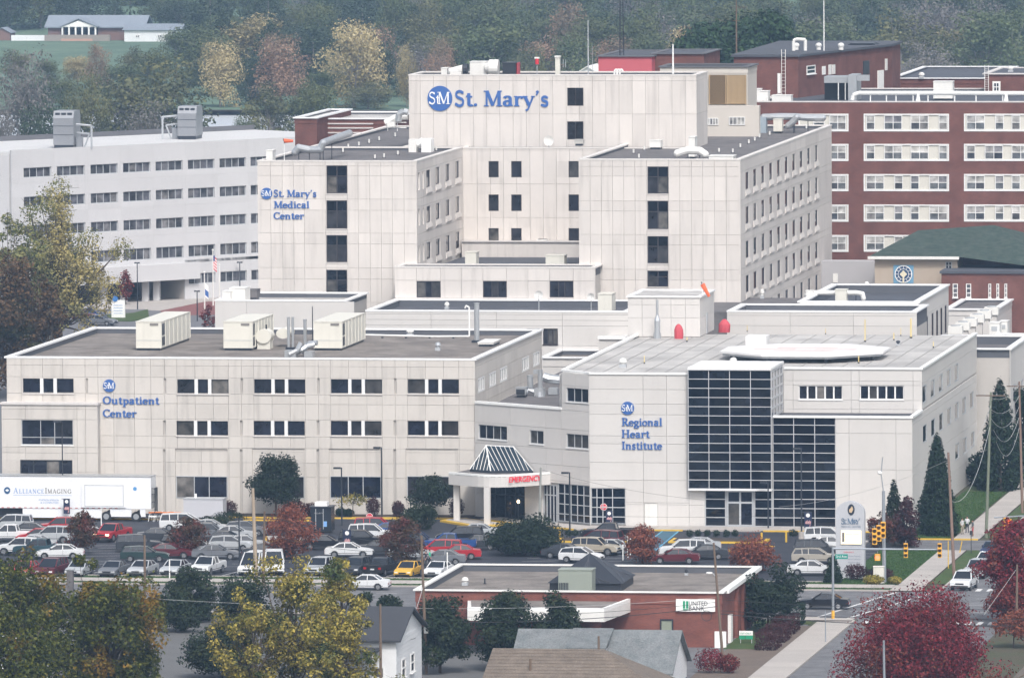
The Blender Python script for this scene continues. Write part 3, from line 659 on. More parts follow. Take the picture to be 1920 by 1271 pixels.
# ================================================================ RED BRICK HOSPITAL
YR = 1130.0; xb_0,xb_1 = PX(YR,1420,300),PX(YR,2080,300); zr1 = PZ(YR,191,1700)
rb = Bld('brick_hospital','six storey dark red brick hospital with white banded windows','building',(xb_0,YR,0))
rb.core(xb_0,xb_1,YR+.2,YR+40,0,zr1-.5,zr1-.1,TAR,wall=BRICK,coping=STONEC,pt=.35,ct=.15)
rowsb = [(214,246.5),(270.5,302),(327,358.5),(384,415.5),(441,472)]
bh = []
random.seed(11)
for (t_,b_) in rowsb:
 for (x0,x1) in ((1557-60,1591),(1619.5,1779.5),(1807.5,1970)):
  h = hole(YR,x0,x1,t_,b_,xb_0); bh.append((h,x0))
rz = sorted(set([6,zr1-.1]+[round(h[0][2],3) for h in bh[::3]]+[round(h[0][3],3) for h in bh[::3]]))
b_x = [0]+[PX(YR,p,300)-xb_0 for p in (1607,1793)]+[xb_1-xb_0]
rb.facade((xb_0,YR+.2),EX,b_x,[6,zr1-.1],[h[0] for h in bh],BRICK,t=.2,gap=0)
for h,x0 in bh:
 a,b,c,d = h; X0 = xb_0
 # white surround and infill spandrel panels
 f = MB(); f.box(X0+a,X0+b,YR+.08,YR+.19,c,d)
 f.build('infill_panel',mat('cream_infill',(.62,.60,.54),.7,.05,.8),rb.r)
 f = MB(); f.box(X0+a,X0+b,YR-.06,YR+.079,c-.02,c+.18); f.box(X0+a,X0+b,YR-.06,YR+.079,d-.14,d+.02); f.box(X0+a,X0+a+.16,YR-.06,YR+.079,c+.18,d-.14); f.box(X0+b-.16,X0+b,YR-.06,YR+.079,c+.18,d-.14)
 f.build('window_surround',FRAMEW,rb.r)
 w = b-a
 if x0 < 1600: slots_ = [(.30,.52),(.62,.95)]
 else:
  slots_ = random.choice([[(.03,.24),(.36,.46),(.55,.65),(.77,.98)],[(.03,.13),(.24,.45),(.55,.76),(.88,.98)],[(.03,.24),(.36,.46),(.55,.65),(.77,.98)]])
 for (p,q) in slots_:
  double = (q-p)*w > 1.6
  rb.window((X0,YR+.04),EX,(a+w*p,a+w*q,c+.2,d-.16),2 if double else 1,2,FRAMEW,GLASSM,fw=.08,topglass=GLASSL,sill=False)
rb.finish(60)
# upper brick block
YS = 1152.0
ub = Bld('brick_penthouse','dark red brick upper storey with white doors above the brick hospital','building',(PX(YS,1375,150),YS,0))
x0,x1 = PX(YS,1376,150),PX(YS,1497,150); zu = PZ(YS,107,1440)
pu = [(x0,YS),(x1,YS),(PX(1190,1672,130),1190),(PX(1190,1672,130),1200),(x0,1200)]
MB().prism(pu,20,zu).build('wall',BRICK,ub.r)
MB().prism([(x0-.3,YS-.3),(x1+.2,YS-.3),(pu[2][0]+.3,1189.6),(pu[3][0]+.3,1200.3),(x0-.3,1200.3)],zu,zu+.3).build('roof',TAR,ub.r)
def panel_on(b,Y,x0,x1,y0,y1,m_,nm,t=.12,off=.02):
 h = hole(Y,x0,x1,y0,y1,0); return MB().box(h[0],h[1],Y-t,Y-off,h[2],h[3]).build(nm,m_,b.r)
panel_on(ub,YS,1458,1464,138,175,WHITE,'door'); panel_on(ub,YS,1410,1419,125,130,WHITE,'vent')
uu = (pu[2][0]-pu[1][0],1190-YS); Lu = math.hypot(*uu); uu = (uu[0]/Lu,uu[1]/Lu)
def online(px,py,O,U):
 nx,ny = U[1],-U[0]; r = ray(px,py); t = (O[0]*nx+O[1]*ny)/(r[0]*nx+r[1]*ny); return ((r[0]*t-O[0])*U[0]+(r[1]*t-O[1])*U[1],H+r[2]*t)
for (a,b,c,d,nm,m_) in ((1512,1528,124,138,'window',FRAMEW),(1541,1547,125,140,'louvre',WHITE),(1553,1558,122,140,'louvre',OFFW),(1560,1565,122,139,'louvre',OFFW),(1618,1629,115,139,'louvre',DARKM),(1645,1656,133,167,'door',WHITE),(1659,1663,111,132,'louvre',OFFW)):
 s0,za_ = online(a,c,pu[1],uu); s1,zb_ = online(b,d,pu[1],uu)
 if nm == 'window': ub.window(pu[1],uu,(s0,s1,zb_,za_),1,2,FRAMEW,GLASS,fw=.12)
 else:
  n = (uu[1],-uu[0]); A = (pu[1][0]+uu[0]*s0,pu[1][1]+uu[1]*s0); B_ = (pu[1][0]+uu[0]*s1,pu[1][1]+uu[1]*s1)
  MB().prism([A,B_,(B_[0]+n[0]*.1,B_[1]+n[1]*.1),(A[0]+n[0]*.1,A[1]+n[1]*.1)],zb_,za_).build(nm,m_,ub.r)
# far right upper brick block with a ladder door
u2 = Bld('brick_stairhouse','small brick stairhouse with a cream door on the right end of the brick hospital roof','building',(PX(1165,1846,160),1165,0))
x0,x1 = PX(1165,1846,160),PX(1165,2000,160); zu2 = PZ(1165,140,1880)
u2.core(x0,x1,1165,1185,30,zu2,zu2,TAR,wall=BRICK,coping=STONEC)
panel_on(u2,1165,1861,1876,153,190,OFFW,'door')
h = hole(1165,1863,1874,155,172,0); u2.window((0,1164.9),EX,h,2,2,FRAMEW,GLASS,fw=.1,sill=False)
u3 = Bld('brick_rear_range','long low brick range seen over the right half of the hospital roof','building',(PX(1200,1672,150),1200,0))
u3.core(PX(1200,1670,150),PX(1200,1850,150),1200,1240,0,PZ(1200,152,1750),PZ(1200,148,1750),TAR,wall=BRICK,coping=COPING,ct=.12)
# pink brick penthouse behind the tower
u4 = Bld('pink_brick_penthouse','painted pink brick plant room showing over the tower roof','building',(PX(1130,1121,130),1130,0))
u4.core(PX(1130,1122,120),PX(1130,1222,120),1130,1150,20,PZ(1130,107,1170),PZ(1130,107,1170),TAR,wall=BRICKP,coping=mat('dark_coping',(.12,.12,.13),.7),ct=.15)
u4.core(PX(1133,1222.5,120),PX(1133,1320,120),1133,1148,20,PZ(1133,102,1270),PZ(1133,102,1270),TAR,wall=BRICK,coping=MATS['dark_coping'],ct=.12)
# beige lattice plant screen
YZ = 1090.0; lt = Bld('lattice_plant_room','beige plant room with tan lattice screens right of the tower','building',(PX(YZ,1240,180),YZ,0))
x0,x1 = PX(YZ,1238,180),PX(YZ,1401,180); z1_ = PZ(YZ,127,1360)
BEI = mat('beige_render',(.56,.52,.47),.85,.06,.5); TAN = mat('tan_lattice',(.42,.30,.17),.7,.08,1)
lt.core(x0,x1,YZ+.3,YZ+9,15,z1_-.3,z1_,TARG,wall=BEI,coping=MATS['dark_coping'],ct=.15)
for (a,b) in ((1329,1362),(1363,1399)):
 h = hole(YZ,a,b,141,196,0); f = MB(); 
 MB().box(h[0],h[1],YZ+.12,YZ+.29,h[2],h[3]).build('screen_backing',mat('screen_dark',(.10,.075,.05),.9),lt.r)
 f.box(h[0],h[0]+.12,YZ-.05,YZ+.11,h[2],h[3]); f.box(h[1]-.12,h[1],YZ-.05,YZ+.11,h[2],h[3])
 f.build('screen_frame',TAN,lt.r)
 n = 14
 if a == 1329:
  g = MB()
  for i in range(-18,22):
   for sgn in (1,-1):
    p0x = h[0]+.12+i*.2; 
    z_a,z_b = h[2],h[3]; xa_,xb_ = p0x,p0x+(h[3]-h[2])*.5
    if sgn < 0: xa_,xb_ = xb_,xa_
    # clip to the frame
    lo,hi_ = h[0]+.12,h[1]-.12; t0,t1 = 0.0,1.0; dx = xb_-xa_
    if dx > 0: t0 = max(t0,(lo-xa_)/dx); t1 = min(t1,(hi_-xa_)/dx)
    else: t0 = max(t0,(hi_-xa_)/dx); t1 = min(t1,(lo-xa_)/dx)
    if t1 > t0+.02: g.tube((xa_+dx*t0,YZ+.03+(.03 if sgn > 0 else 0),z_a+(z_b-z_a)*t0),(xa_+dx*t1,YZ+.03+(.03 if sgn > 0 else 0),z_a+(z_b-z_a)*t1),.028,n=3)
  g.build('lattice',TAN,lt.r,kind='stuff')
 else:
  for i in range(n):
   x = h[0]+.15+(h[1]-h[0]-.3)*i/n; MB().box(x,x+.11,YZ+.0,YZ+.08,h[2]+.05,h[3]-.05).build('slat',TAN,lt.r)
lh = [hole(YZ,1369,1399,219,234,0),hole(YZ,1328,1349,221,234,0)]
MB().box(x0,PX(YZ,1425,180),YZ-1.0,YZ+.28,15,PZ(YZ,198,1350)).build('lower_wall',BEI,lt.r)
for h_ in lh: lt.window((0,YZ-1.0),EX,h_,4,1,FRAMEW,GLASSL,fw=.08,sill=False)
# brown brick wing behind on the left
lb = Bld('brick_west_range','low maroon brick range with white roof trim behind the west wing','building',(PX(1140,552,240),1140,0))
lb.core(PX(1140,553,240),PX(1140,594,240),1140,1165,0,PZ(1140,226,600),PZ(1140,222.5,600),MEMB,wall=BRICK)
lb.core(PX(1148,594.5,240),PX(1148,735,240),1148,1168,0,PZ(1148,228,600),PZ(1148,224,600),MEMB,wall=BRICK)
for y in (232,240,249): MB().box(PX(1148,597,240),PX(1148,700,240),1147.9,1147.99,PZ(1148,y+1.5,640),PZ(1148,y-1,640)).build('stone_band',STONEC,lb.r)
# ================================================================ CHAPEL
YCH = 1085.0; chp = Bld('chapel_building','tan fronted chapel with green shingled hip roof and round blue window','building',(PX(YCH,1640,500),YCH,0))
ST = mat('tan_stone',(.44,.37,.30),.85,.07,.3,.04); GRS = mat('green_slate',(.028,.05,.04),.8,.3,.6,.35,col2=(.06,.08,.068))
x0,x1 = PX(YCH,1640,500),PX(YCH,1795,500); ze = PZ(YCH,481,1700)
chp.wallbox(x0,x1,YCH,YCH+16,0,ze,ST)
xr_ = PX(YCH,1970,500)
chp.wallbox(x1+.02,xr_,YCH+6,YCH+22,0,ze-.1,BRICK)
xe_ = PX(YCH-5,1767,540); chp.wallbox(xe_,xr_+6,YCH-6,YCH+5.9,0,PZ(YCH-6,513,1800),BRICK)
MB().box(xe_-.2,xr_+6,YCH-6.2,YCH+5.95,PZ(YCH-6,513,1800),PZ(YCH-6,513,1800)+.3).build('lower_roof',TAR,chp.r)
zr_ = PZ(YCH+10,432,1740); zrr = PZ(YCH+10,424,1860)
r = MB(); rx0 = PX(YCH+10,1722,434); rx1 = PX(YCH+10,1860,424)
A = [(x0-.7,YCH-.7,ze),(x1+.3,YCH-.7,ze),(xr_+2,YCH-.7-2,ze-1.5),(xr_+3,YCH+23,ze-.4),(x0-.7,YCH+23,ze),(rx0,YCH+10,zr_),(rx1,YCH+12,zrr)]
r.add(A,[(0,1,5),(1,2,6,5),(2,3,6),(3,4,5,6),(4,0,5),(4,3,2,1,0)])
r.build('roof',GRS,chp.r)
MB().box(x0-.75,x1+.3,YCH-.85,YCH-.72,ze-.3,ze+.05).build('gutter',OFFW,chp.r)
for i in range(9):
 px = 1650+i*15.5; X = PX(YCH,px,500); MB().box(X,X+.09,YCH-.05,YCH-.005,4,ze-.35).build('wall_rib',ST,chp.r)
h = hole(YCH,1675.5,1713,497,531,0); cx_,cz_ = (h[0]+h[1])/2,(h[2]+h[3])/2; rad = (h[1]-h[0])*.42
BLG = mat('pale_blue_panel',(.16,.33,.48),.4,.05,1)
MB().box(h[0],h[1],YCH-.12,YCH-.06,h[2],h[3]).build('blue_panel',BLG,chp.r)
q = MB(); n = 40
def ring(mb,cx,y,cz,r0,r1,t,n=32):
 for i in range(n):
  a,b = 2*pi*i/n,2*pi*(i+1)/n
  mb.yprism([(cx+r0*cos(a),cz+r0*sin(a)),(cx+r1*cos(a),cz+r1*sin(a)),(cx+r1*cos(b),cz+r1*sin(b)),(cx+r0*cos(b),cz+r0*sin(b))],y-t,y)
DBL = mat('rose_window_blue',(.03,.07,.16),.3,.05,1)
q.yprism([(cx_+rad*cos(2*pi*i/n),cz_+rad*sin(2*pi*i/n)) for i in range(n)],YCH-.16,YCH-.12); rwn = q.build('rose_window',DBL,chp.r)
q = MB(); ring(q,cx_,YCH-.165,cz_,rad*.94,rad*1.04,.05); ring(q,cx_,YCH-.165,cz_,rad*.6,rad*.65,.05)
for i in range(12): a = 2*pi*i/12; q.tube((cx_+rad*.64*cos(a),YCH-.18,cz_+rad*.64*sin(a)),(cx_+rad*.95*cos(a),YCH-.18,cz_+rad*.95*sin(a)),.035,n=4)
q.build('tracery',WHITE,rwn)
q = MB(); s_ = rad*.45
q.yprism([(cx_-s_,cz_),(cx_,cz_-s_),(cx_+s_,cz_),(cx_,cz_+s_)],YCH-.24,YCH-.19); q.yprism([(cx_-.1,cz_-rad),(cx_+.1,cz_-rad),(cx_+.1,cz_+s_),(cx_-.1,cz_+s_)],YCH-.25,YCH-.21); q.build('cross_emblem',mat('gold_cream',(.72,.66,.5),.5),rwn)
chp.window((0,YCH-.03),EX,hole(YCH,1773,1785,491,511,0),2,3,FRAMEG,GLASS,fw=.08)
for px in (1791,1816,1856,1871,1886): chp.window((0,YCH-6.03),EX,hole(YCH-6,px-(4.5 if px < 1820 else 2.5),px+(5 if px < 1820 else 2.5),532,558,0),1,3,FRAMEW,GLASSG,fw=.09)
chp.window((0,YCH+5.97),EX,hole(YCH+6,1906,1913,500,543,0),1,4,FRAMEW,GLASSG,fw=.12)
# grey wall between the brick hospital and the chapel
gw = Bld('grey_boundary_wall','plain grey rendered wall between the east wing and the chapel','wall',(PX(1100,1557,500),1100,0))
gw.wallbox(PX(1100,1540,500),PX(1100,1642,500),1100,1103,0,PZ(1100,490,1600),mat('grey_render',(.42,.41,.42),.85,.06,.4))
panel_on(gw,1100,1562,1571,513,530,OFFW,'hatch')
gw2 = Bld('lower_east_range','pale low range with a plain parapet below the chapel','building',(PX(1070,1780,590),1070,0))
gw2.core(PX(1060,1775,590),PX(1060,1868,590),1060,1078,0,PZ(1060,585,1800),PZ(1060,581,1800),TARG,wall=METALP)
# ================================================================ WHITE CURVED BUILDING, LEFT
zq = 22.3
A0 = G(-10,285.5,zq); A1 = G(36,284,zq); A2 = G(110,280,zq); A3 = G(483,262.5,zq)
Ld = math.dist(A2,A3); UD = ((A3[0]-A2[0])/Ld,(A3[1]-A2[1])/Ld); ND = (UD[1],-UD[0])
wl = Bld('white_ward_block','long white five storey ward block with ribbon windows behind the car park','building',(A2[0],A2[1],0))
A2 = (A2[0]-UD[0]*8.6,A2[1]-UD[1]*8.6); A3 = (A3[0]+UD[0]*22,A3[1]+UD[1]*22)
def off(p,U,d): n = (U[1],-U[0]); return (p[0]-n[0]*d,p[1]-n[1]*d)
B2,B3 = off(A2,UD,.3),off(A3,UD,.3); C2,C3 = off(A2,UD,27),off(A3,UD,27)
LW = (A2[0]-30,A2[1]+6)
MB().prism([B2,B3,C3,C2],5.6,zq-.35).build('wall',JOINT,wl.r)
MB().prism([(LW[0],LW[1]),(A2[0]+.1,A2[1]+.2),C2,(LW[0],LW[1]+30)],0,zq-.6).build('end_wall',WHITEW,wl.r)
MB().prism([(LW[0],LW[1]),(A2[0]+.1,A2[1]+.2),(C2[0],C2[1]),(LW[0],LW[1]+30)],zq-.6,zq-.2).build('end_roof',PALER,wl.r)
MB().prism([(B2[0],B2[1]+.3),B3,C3,C2],zq-.35,zq-.1).build('roof',PALER,wl.r)
cap(wl.r,[off(A3,UD,26.6),off(A2,UD,26.6)][::-1],zq-.1,zq+.6,.5,MATS['dark_coping'],'rear_parapet')
cap(wl.r,[A2,A3],zq-.1,zq+.15,.35,WHITEW,'front_parapet')
def ond(px,py): return online(px,py,A2,UD)
LT = math.dist(A2,A3); hw = []
groups = [(45,97),(107.5,160),(170.5,221.5),(231.5,283),(292.5,343.5),(353,403),(412.5,462),(470.5,520)]
zr_l = []
for k in range(5):
 # heights of the rows read at x=257
 t_,b_ = (305,358.5,412,466,519)[k],(323.5,378,432,488,539)[k]
 zr_l.append((ond(257,b_)[1],ond(257,t_)[1]))
for k,(z0,z1) in enumerate(zr_l):
 for (a,b) in groups:
  if k == 4 and b < 345: continue
  hw.append((ond(a,400)[0],ond(b,400)[0],z0,z1))
zsj = [zr_l[4][0]-.9 if False else 5.6]
wl.facade(B2,UD,[0]+[ond((a[1]+b[0])/2,400)[0] for a,b in zip(groups,groups[1:])]+[LT],[5.6,zr_l[3][0]-.8,zr_l[2][0]-.8,zr_l[1][0]-.8,zr_l[0][0]-.8,zq-.1],hw,WHITEW,t=.3,gap=.01)
for h in hw: wl.window(B2,UD,h,4,1,FRAMEG,GLASSG,fw=.1,sill=False)
# ground floor: right half solid with windows, left half an open colonnade
sg = ond(347,520)[0]
for (p,q,z0,z1) in ((sg,LT,0,5.59),):
 a_ = (B2[0]+UD[0]*p,B2[1]+UD[1]*p); b_ = B3
 MB().prism([a_,b_,off(b_,UD,20),off(a_,UD,20)],0,5.59).build('ground_floor_wall',JOINT,wl.r)
gh = [h for h in hw if h[3] < 6.2]
wl.facade(B2,UD,[sg,(sg+LT)/2,LT],[0,5.6],gh,WHITEW,t=.3,gap=.01)
back = (off(A2,UD,7),off((A2[0]+UD[0]*sg,A2[1]+UD[1]*sg),UD,7))
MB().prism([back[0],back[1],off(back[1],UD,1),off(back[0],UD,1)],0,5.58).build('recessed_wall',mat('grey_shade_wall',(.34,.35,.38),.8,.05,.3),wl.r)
for i,px in enumerate((205,242,283,304)):
 s0 = ond(px,540)[0]; c = (A2[0]+UD[0]*s0-ND[0]*1.2,A2[1]+UD[1]*s0-ND[1]*1.2)
 MB().prism([(c[0]-.45,c[1]-.45),(c[0]+.45,c[1]-.45),(c[0]+.45,c[1]+.45),(c[0]-.45,c[1]+.45)],0,5.58).build('column',WHITEW,wl.r)
for i in range(9):
 s0 = 6+i*3.4; 
 if s0 > sg-3: break
 c0_ = (back[0][0]+UD[0]*s0+ND[0]*.03,back[0][1]+UD[1]*s0+ND[1]*.03); c1_ = (c0_[0]+UD[0]*2.4,c0_[1]+UD[1]*2.4)
 MB().prism([c0_,c1_,(c1_[0]+ND[0]*.06,c1_[1]+ND[1]*.06),(c0_[0]+ND[0]*.06,c0_[1]+ND[1]*.06)],.2,3.4).build('glazed_bay',GLASS,wl.r)
# entrance canopy lettering band
s0,s1 = .3,ond(368,505)[0]; zc_a,zc_b = ond(330,524)[1],ond(330,493)[1]
n_ = [(A2[0]+UD[0]*q+ND[0]*o,A2[1]+UD[1]*q+ND[1]*o) for q,o in ((s0,.01),(s1,.01),(s1,.9),(s0,.9))]
MB().prism(n_,zc_a,zc_b).build('entrance_canopy',WHITEW,wl.r)
wl.finish()
# ================================================================ GROUND
def zt(Y): return max(0.0,(Y-2330)*.06)
struct('ground',MB().box(-700,500,600,1300,-1,-.004),mat('near_soil',(.075,.085,.05),.95,.2,.1,.1,col2=(.09,.08,.06),spec=.1))
t = MB(); xs_ = [-1500,-700,-450,-250,0,1000]; ys_ = [1300.1,1700,1742]
for Ys in ((1300.1,1742),(1885,2330),(2330,2600),(2600,3000),(3000,3600)):
 a,b = Ys; za_,zb_ = zt(a),zt(b)
 t.add([(-1800,a,za_-.004),(1400,a,za_-.004),(1400,b,zb_-.004),(-1800,b,zb_-.004)],[(0,1,2,3)])
struct('far_terrain',t,GRASSF)
m = bpy.data.materials.new('river_water'); m.use_nodes = True; b = m.node_tree.nodes['Principled BSDF']
b.inputs['Base Color'].default_value = (.85,.88,.92,1); b.inputs['Roughness'].default_value = .55; b.inputs['Specular IOR Level'].default_value = 1.0; b.inputs['Metallic'].default_value = 0.9; b.inputs['IOR'].default_value = 1.6
MATS['river_water'] = m
t = MB(); t.add([(-1800,1735,-1.2),(1400,1735,-1.2),(1400,1892,-1.2),(-1800,1892,-1.2)],[(0,1,2,3)]); struct('river',t,m)
t = MB(); t.add([(-1800,1742,0),(1400,1742,0),(1400,1736,-1.3),(-1800,1736,-1.3)],[(0,1,2,3)][::1]); t.add([(-1800,1891,-1.3),(1400,1891,-1.3),(1400,1885,0),(-1800,1885,0)],[(0,1,2,3)]); struct('river_bank',t,SOIL)
def sheet(name,x0,x1,y0,y1,z,m_,kind=True):
 return struct(name,MB().box(x0,x1,y0,y1,z-.02,z),m_)
sheet('parking_lot',-250,-102.6,858.6,927,.004,ASPH)
sheet('road',-330,-20,824,850.3,.004,ROADM)
sheet('side_street',-98.4,-84.5,640,823.9,.004,ROADM)
sheet('side_street',-93.6,-84.0,850.4,1000,.004,ROADM)
sheet('entrance_drive',-102.5,-93.7,893.5,904,.004,ROADM)
sheet('back_road',-330,-195,960,1248,.004,mat('back_road_asphalt',(.15,.15,.16),.85,.1,.2,.06))
sheet('back_forecourt',-330,-215,1248.1,1330,.006,CONC)
sheet('yard',-194,-60,980,1210,.004,ROADM)
sheet('bank_car_park',-112,-102.3,700,823.9,.006,ROADM); sheet('alley',-200,-112.1,740,822,.004,mat('alley_asphalt',(.12,.12,.12),.9,.15,.3,.1))
# lawns
lawn = lambda *a: sheet('lawn',*a,.05,GRASS)
lawn(-330,-98.5,855.9,858.5); lawn(-330,-98.5,850.6,852.7)
lawn(-104.3,-98.4,858.6,893.4); lawn(-103.2,-98.6,904.1,985); lawn(-95.6,-93.9,858,892.5)
lawn(-330,-136,818.8,821.2); lawn(-112.2,-102.2,818.5,821.5); lawn(-107.2,-104.0,796,818); lawn(-95.6,-93.9,907,990)
# pavement slabs: every flag is a piece; far or thin runs are joined
def slabs(name,x0,x1,y0,y1,step,along='x',z=.10,cap_=150):
 root = struct(name,MB().box(x0,x1,y0,y1,-.05,z-.03),SOIL)
 n = int(((x1-x0) if along == 'x' else (y1-y0))/step); 
 for i in range(n):
  if along == 'x': a,b,c,d = x0+i*step+.02,x0+(i+1)*step-.02,y0,y1
  else: a,b,c,d = x0,x1,y0+i*step+.02,y0+(i+1)*step-.02
  link('flagstone',boxmesh('flagstone',b-a,d-c,.06,CONC),root,((a+b)/2,(c+d)/2,z))
 return root
slabs('pavement',-230,-98.5,852.8,855.8,1.8); slabs('pavement',-101.7,-98.6,745,822.3,1.8,'y'); slabs('pavement',-98.3,-95.7,855.9,892.6,1.8,'y'); slabs('pavement',-98.3,-95.7,904.5,985,1.8,'y')
slabs('pavement',-137,-104.2,911.8,915.9,1.8,'x'); slabs('pavement',-106,-102.6,904.6,911.7,1.8,'x')
sheet('pavement_apron',-106,-98.7,822,823.9,.1,CONC); sheet('pavement_apron',-98.6,-95.6,850.5,855.8,.09,CONC)
sheet('bank_border',-106.8,-101.8,770,817,.04,mat('brown_gravel',(.14,.11,.09),.95,.2,.5,.2))
sheet('planting_bed',-176,-150.6,922.6,926.7,.12,SOIL)
# kerbs
def kerb(x0,x1,y0,y1,m_=None,h=.15,nm='kerb'):
 return struct(nm,MB().box(x0,x1,y0,y1,0,h),m_ or CONC)
kerb(-200,-165.5,919.2,919.5,KERBY); kerb(-176,-158,922.2,922.55,KERBY); kerb(-163,-150.9,922.7,923.1,KERBY,.16)
kerb(-137,-126.8,911.4,911.75,KERBY); kerb(-118.5,-104.2,911.4,911.75,KERBY); kerb(-126.4,-118.8,911.4,911.75,CONC,.05)
kerb(-330,-98.6,850.35,850.58); kerb(-330,-102,823.95,824.2); kerb(-93.85,-93.62,850.6,892.5); kerb(-98.58,-98.42,745,822); kerb(-250,-104.4,858.3,858.55)
kerb(-102.4,-95.8,904.05,904.3,KERBY); kerb(-93.85,-93.62,905,990)
isl = struct('planted_island',MB().box(-126.4,-116.6,898.2,902.2,0,.18),KERBY); MB().box(-126,-117,898.6,901.8,.18,.22).build('island_soil',SOIL,isl)
isl = struct('planted_island',MB().box(-137.8,-129.8,897.6,901.4,0,.18),KERBY); MB().box(-137.4,-130.2,898,901,.18,.22).build('island_soil',SOIL,isl)
isl = struct('planted_island',MB().box(-113.2,-106.5,898.2,901.2,0,.18),CONC); MB().box(-112.9,-106.8,898.5,900.9,.18,.22).build('island_soil',SOIL,isl)
q = MB(); q.prism([(-153.2,919.6),(-152.6,921.6),(-150.8,922.2),(-146.0,917.3),(-145.9,915.6),(-147.2,914.4),(-149.4,914.6)],0,.2); isl = struct('canopy_island',q,KERBY)
MB().prism([(-152.6,919.8),(-152.2,921.2),(-150.9,921.6),(-146.6,917.1),(-146.4,915.9),(-147.4,915.0),(-149.2,915.2)],.2,.24).build('island_top',CONC,isl)
q = MB(); q.prism([(-147,925.2),(-146.4,922.4),(-143.4,920.6),(-136.8,915.2),(-136.8,911.6),(-138.2,911.6),(-145.2,917.6),(-149.4,922.4)],0,.14); struct('emergency_walk',q,CONC)
for (a,b) in (((-138.2,911.4),(-145.3,917.4)),((-145.3,917.4),(-148.2,920.8))):
 d = mathutils.Vector((b[0]-a[0],b[1]-a[1])).normalized(); n = (-d.y*.3,d.x*.3)
 struct('kerb',MB().prism([a,b,(b[0]-n[0],b[1]-n[1]),(a[0]-n[0],a[1]-n[1])][::-1],0,.17),KERBY)
# island with the black kiosk
q = MB(); q.prism([(-167.2,895.5),(-163.6,895.5),(-160.8,899.4),(-161.2,900.4),(-168,900.4)],0,.18); struct('kiosk_island',q,KERBY); MB
struct('kiosk_island_top',MB().prism([(-166.9,895.9),(-163.8,895.9),(-161.4,899.3),(-161.6,900.1),(-167.7,900.1)],.18,.22),CONC)
# painted bay lines
def paint(name,quads,m_,z=.012):
 t = MB()
 for q_ in quads: t.add([(p[0],p[1],z) for p in q_],[(0,1,2,3)])
 return struct(name,t,m_)
bays = []
for i in range(46):
 x = -202+i*2.65
 if x < -140: bays.append([(x,859.2),(x+.1,859.2),(x+.1+.9,864.2),(x+.9,864.2)])
for row in (874,884.5,895):
 for i in range(14):
  for x0 in (-203,-176):
   x = x0; y = row-8+i*.0
for i in range(8):
 for x in (-196,-183.5,-166,-151): bays.append([(x,869+i*3.0),(x+5,870.6+i*3.0),(x+5,870.7+i*3.0),(x,869.1+i*3.0)])
 for x in (-134.5,-128,-105.5): bays.append([(x-3.5,867+i*3.4),(x+1.5,868.6+i*3.4),(x+1.5,868.7+i*3.4),(x-3.5,867.1+i*3.4)])
paint('bay_lines',bays,PAINTW)
paint('disabled_bay_lines',[[G(*p) for p in ((1244,993),(1247,993),(1208,1022),(1204,1022))],[G(*p) for p in ((1274,993),(1277,993),(1229,1033),(1225,1033))]],PAINTB,.014)
paint('disabled_bay_fill',[[G(*p) for p in ((1247,993),(1274,993),(1225,1032),(1190,1032))]],mat('faded_blue_paint',(.05,.12,.17),.8,.2,1),.010)
arr = [[G(*p) for p in ((1354,1031.5),(1368,1031),(1372,1033),(1356,1032.6))],[G(*p) for p in ((1366,1029),(1374,1034),(1362,1034.5),(1366,1032))],[G(*p) for p in ((1357,1041),(1362,1039),(1366,1040),(1364,1043))],[G(*p) for p in ((1428,1022.5),(1440,1023),(1452,1026),(1430,1024))],
       [G(*p) for p in ((1030,992),(1037,992),(1037,994.4),(1030,994.4))],[G(*p) for p in ((1443,1022),(1454,1024),(1448,1026),(1440,1024))]]
paint('arrow_markings',arr,PAINTY,.013)
lane = []
for i in range(40):
 for y in (831,837.6,844): lane.append([(-230+i*5.2,y),(-228+i*5.2,y),(-228+i*5.2,y+.12),(-230+i*5.2,y+.12)])
paint('lane_dashes',lane,PAINTW)
zb_ = [[(-98.2+i*.0,826+i*1.6),(-95.2,826+i*1.6),(-95.2,826.6+i*1.6),(-98.2,826.6+i*1.6)] for i in range(15)]
zb_ = []
for i in range(9): zb_.append([(-92.6+i*1.05,851.3),(-92.1+i*1.05,851.3),(-92.1+i*1.05,853.6),(-92.6+i*1.05,853.6)])
for i in range(12): zb_.append([(-97.6+i*1.05,819.6),(-97.1+i*1.05,819.6),(-97.1+i*1.05,822.4),(-97.6+i*1.05,822.4)])
for y0 in (0,3.2): zb_.append([(-99.6,824.6),(-99.3,824.6),(-94.2+y0*0,849.4),(-94.5,849.4)]) if y0 == 0 else zb_.append([(-102.6,824.6),(-102.3,824.6),(-97.6,849.8),(-97.9,849.8)])
paint('crossing_lines',zb_,PAINTW,.013)
# behind the clinic: lawn island, plaza
bl = [G(*p) for p in ((195,592),(250,588),(277,581),(280,598),(245,603),(200,602))]
struct('island_lawn',MB().prism(bl,.0,.12),GRASS); bl2 = [(x*1.0,y-.6) for x,y in bl]
pl = [G(*p) for p in ((300,583),(383,566),(420,560),(420,590),(310,592))]
struct('brick_plaza',MB().prism(pl,0,.02),mat('red_paving',(.20,.075,.07),.85,.1,.5))
pw = [G(*p) for p in ((230,572),(470,556),(470,560),(383,566),(300,583),(281,582))]
struct('forecourt_walk',MB().prism(pw,0,.03),CONC)

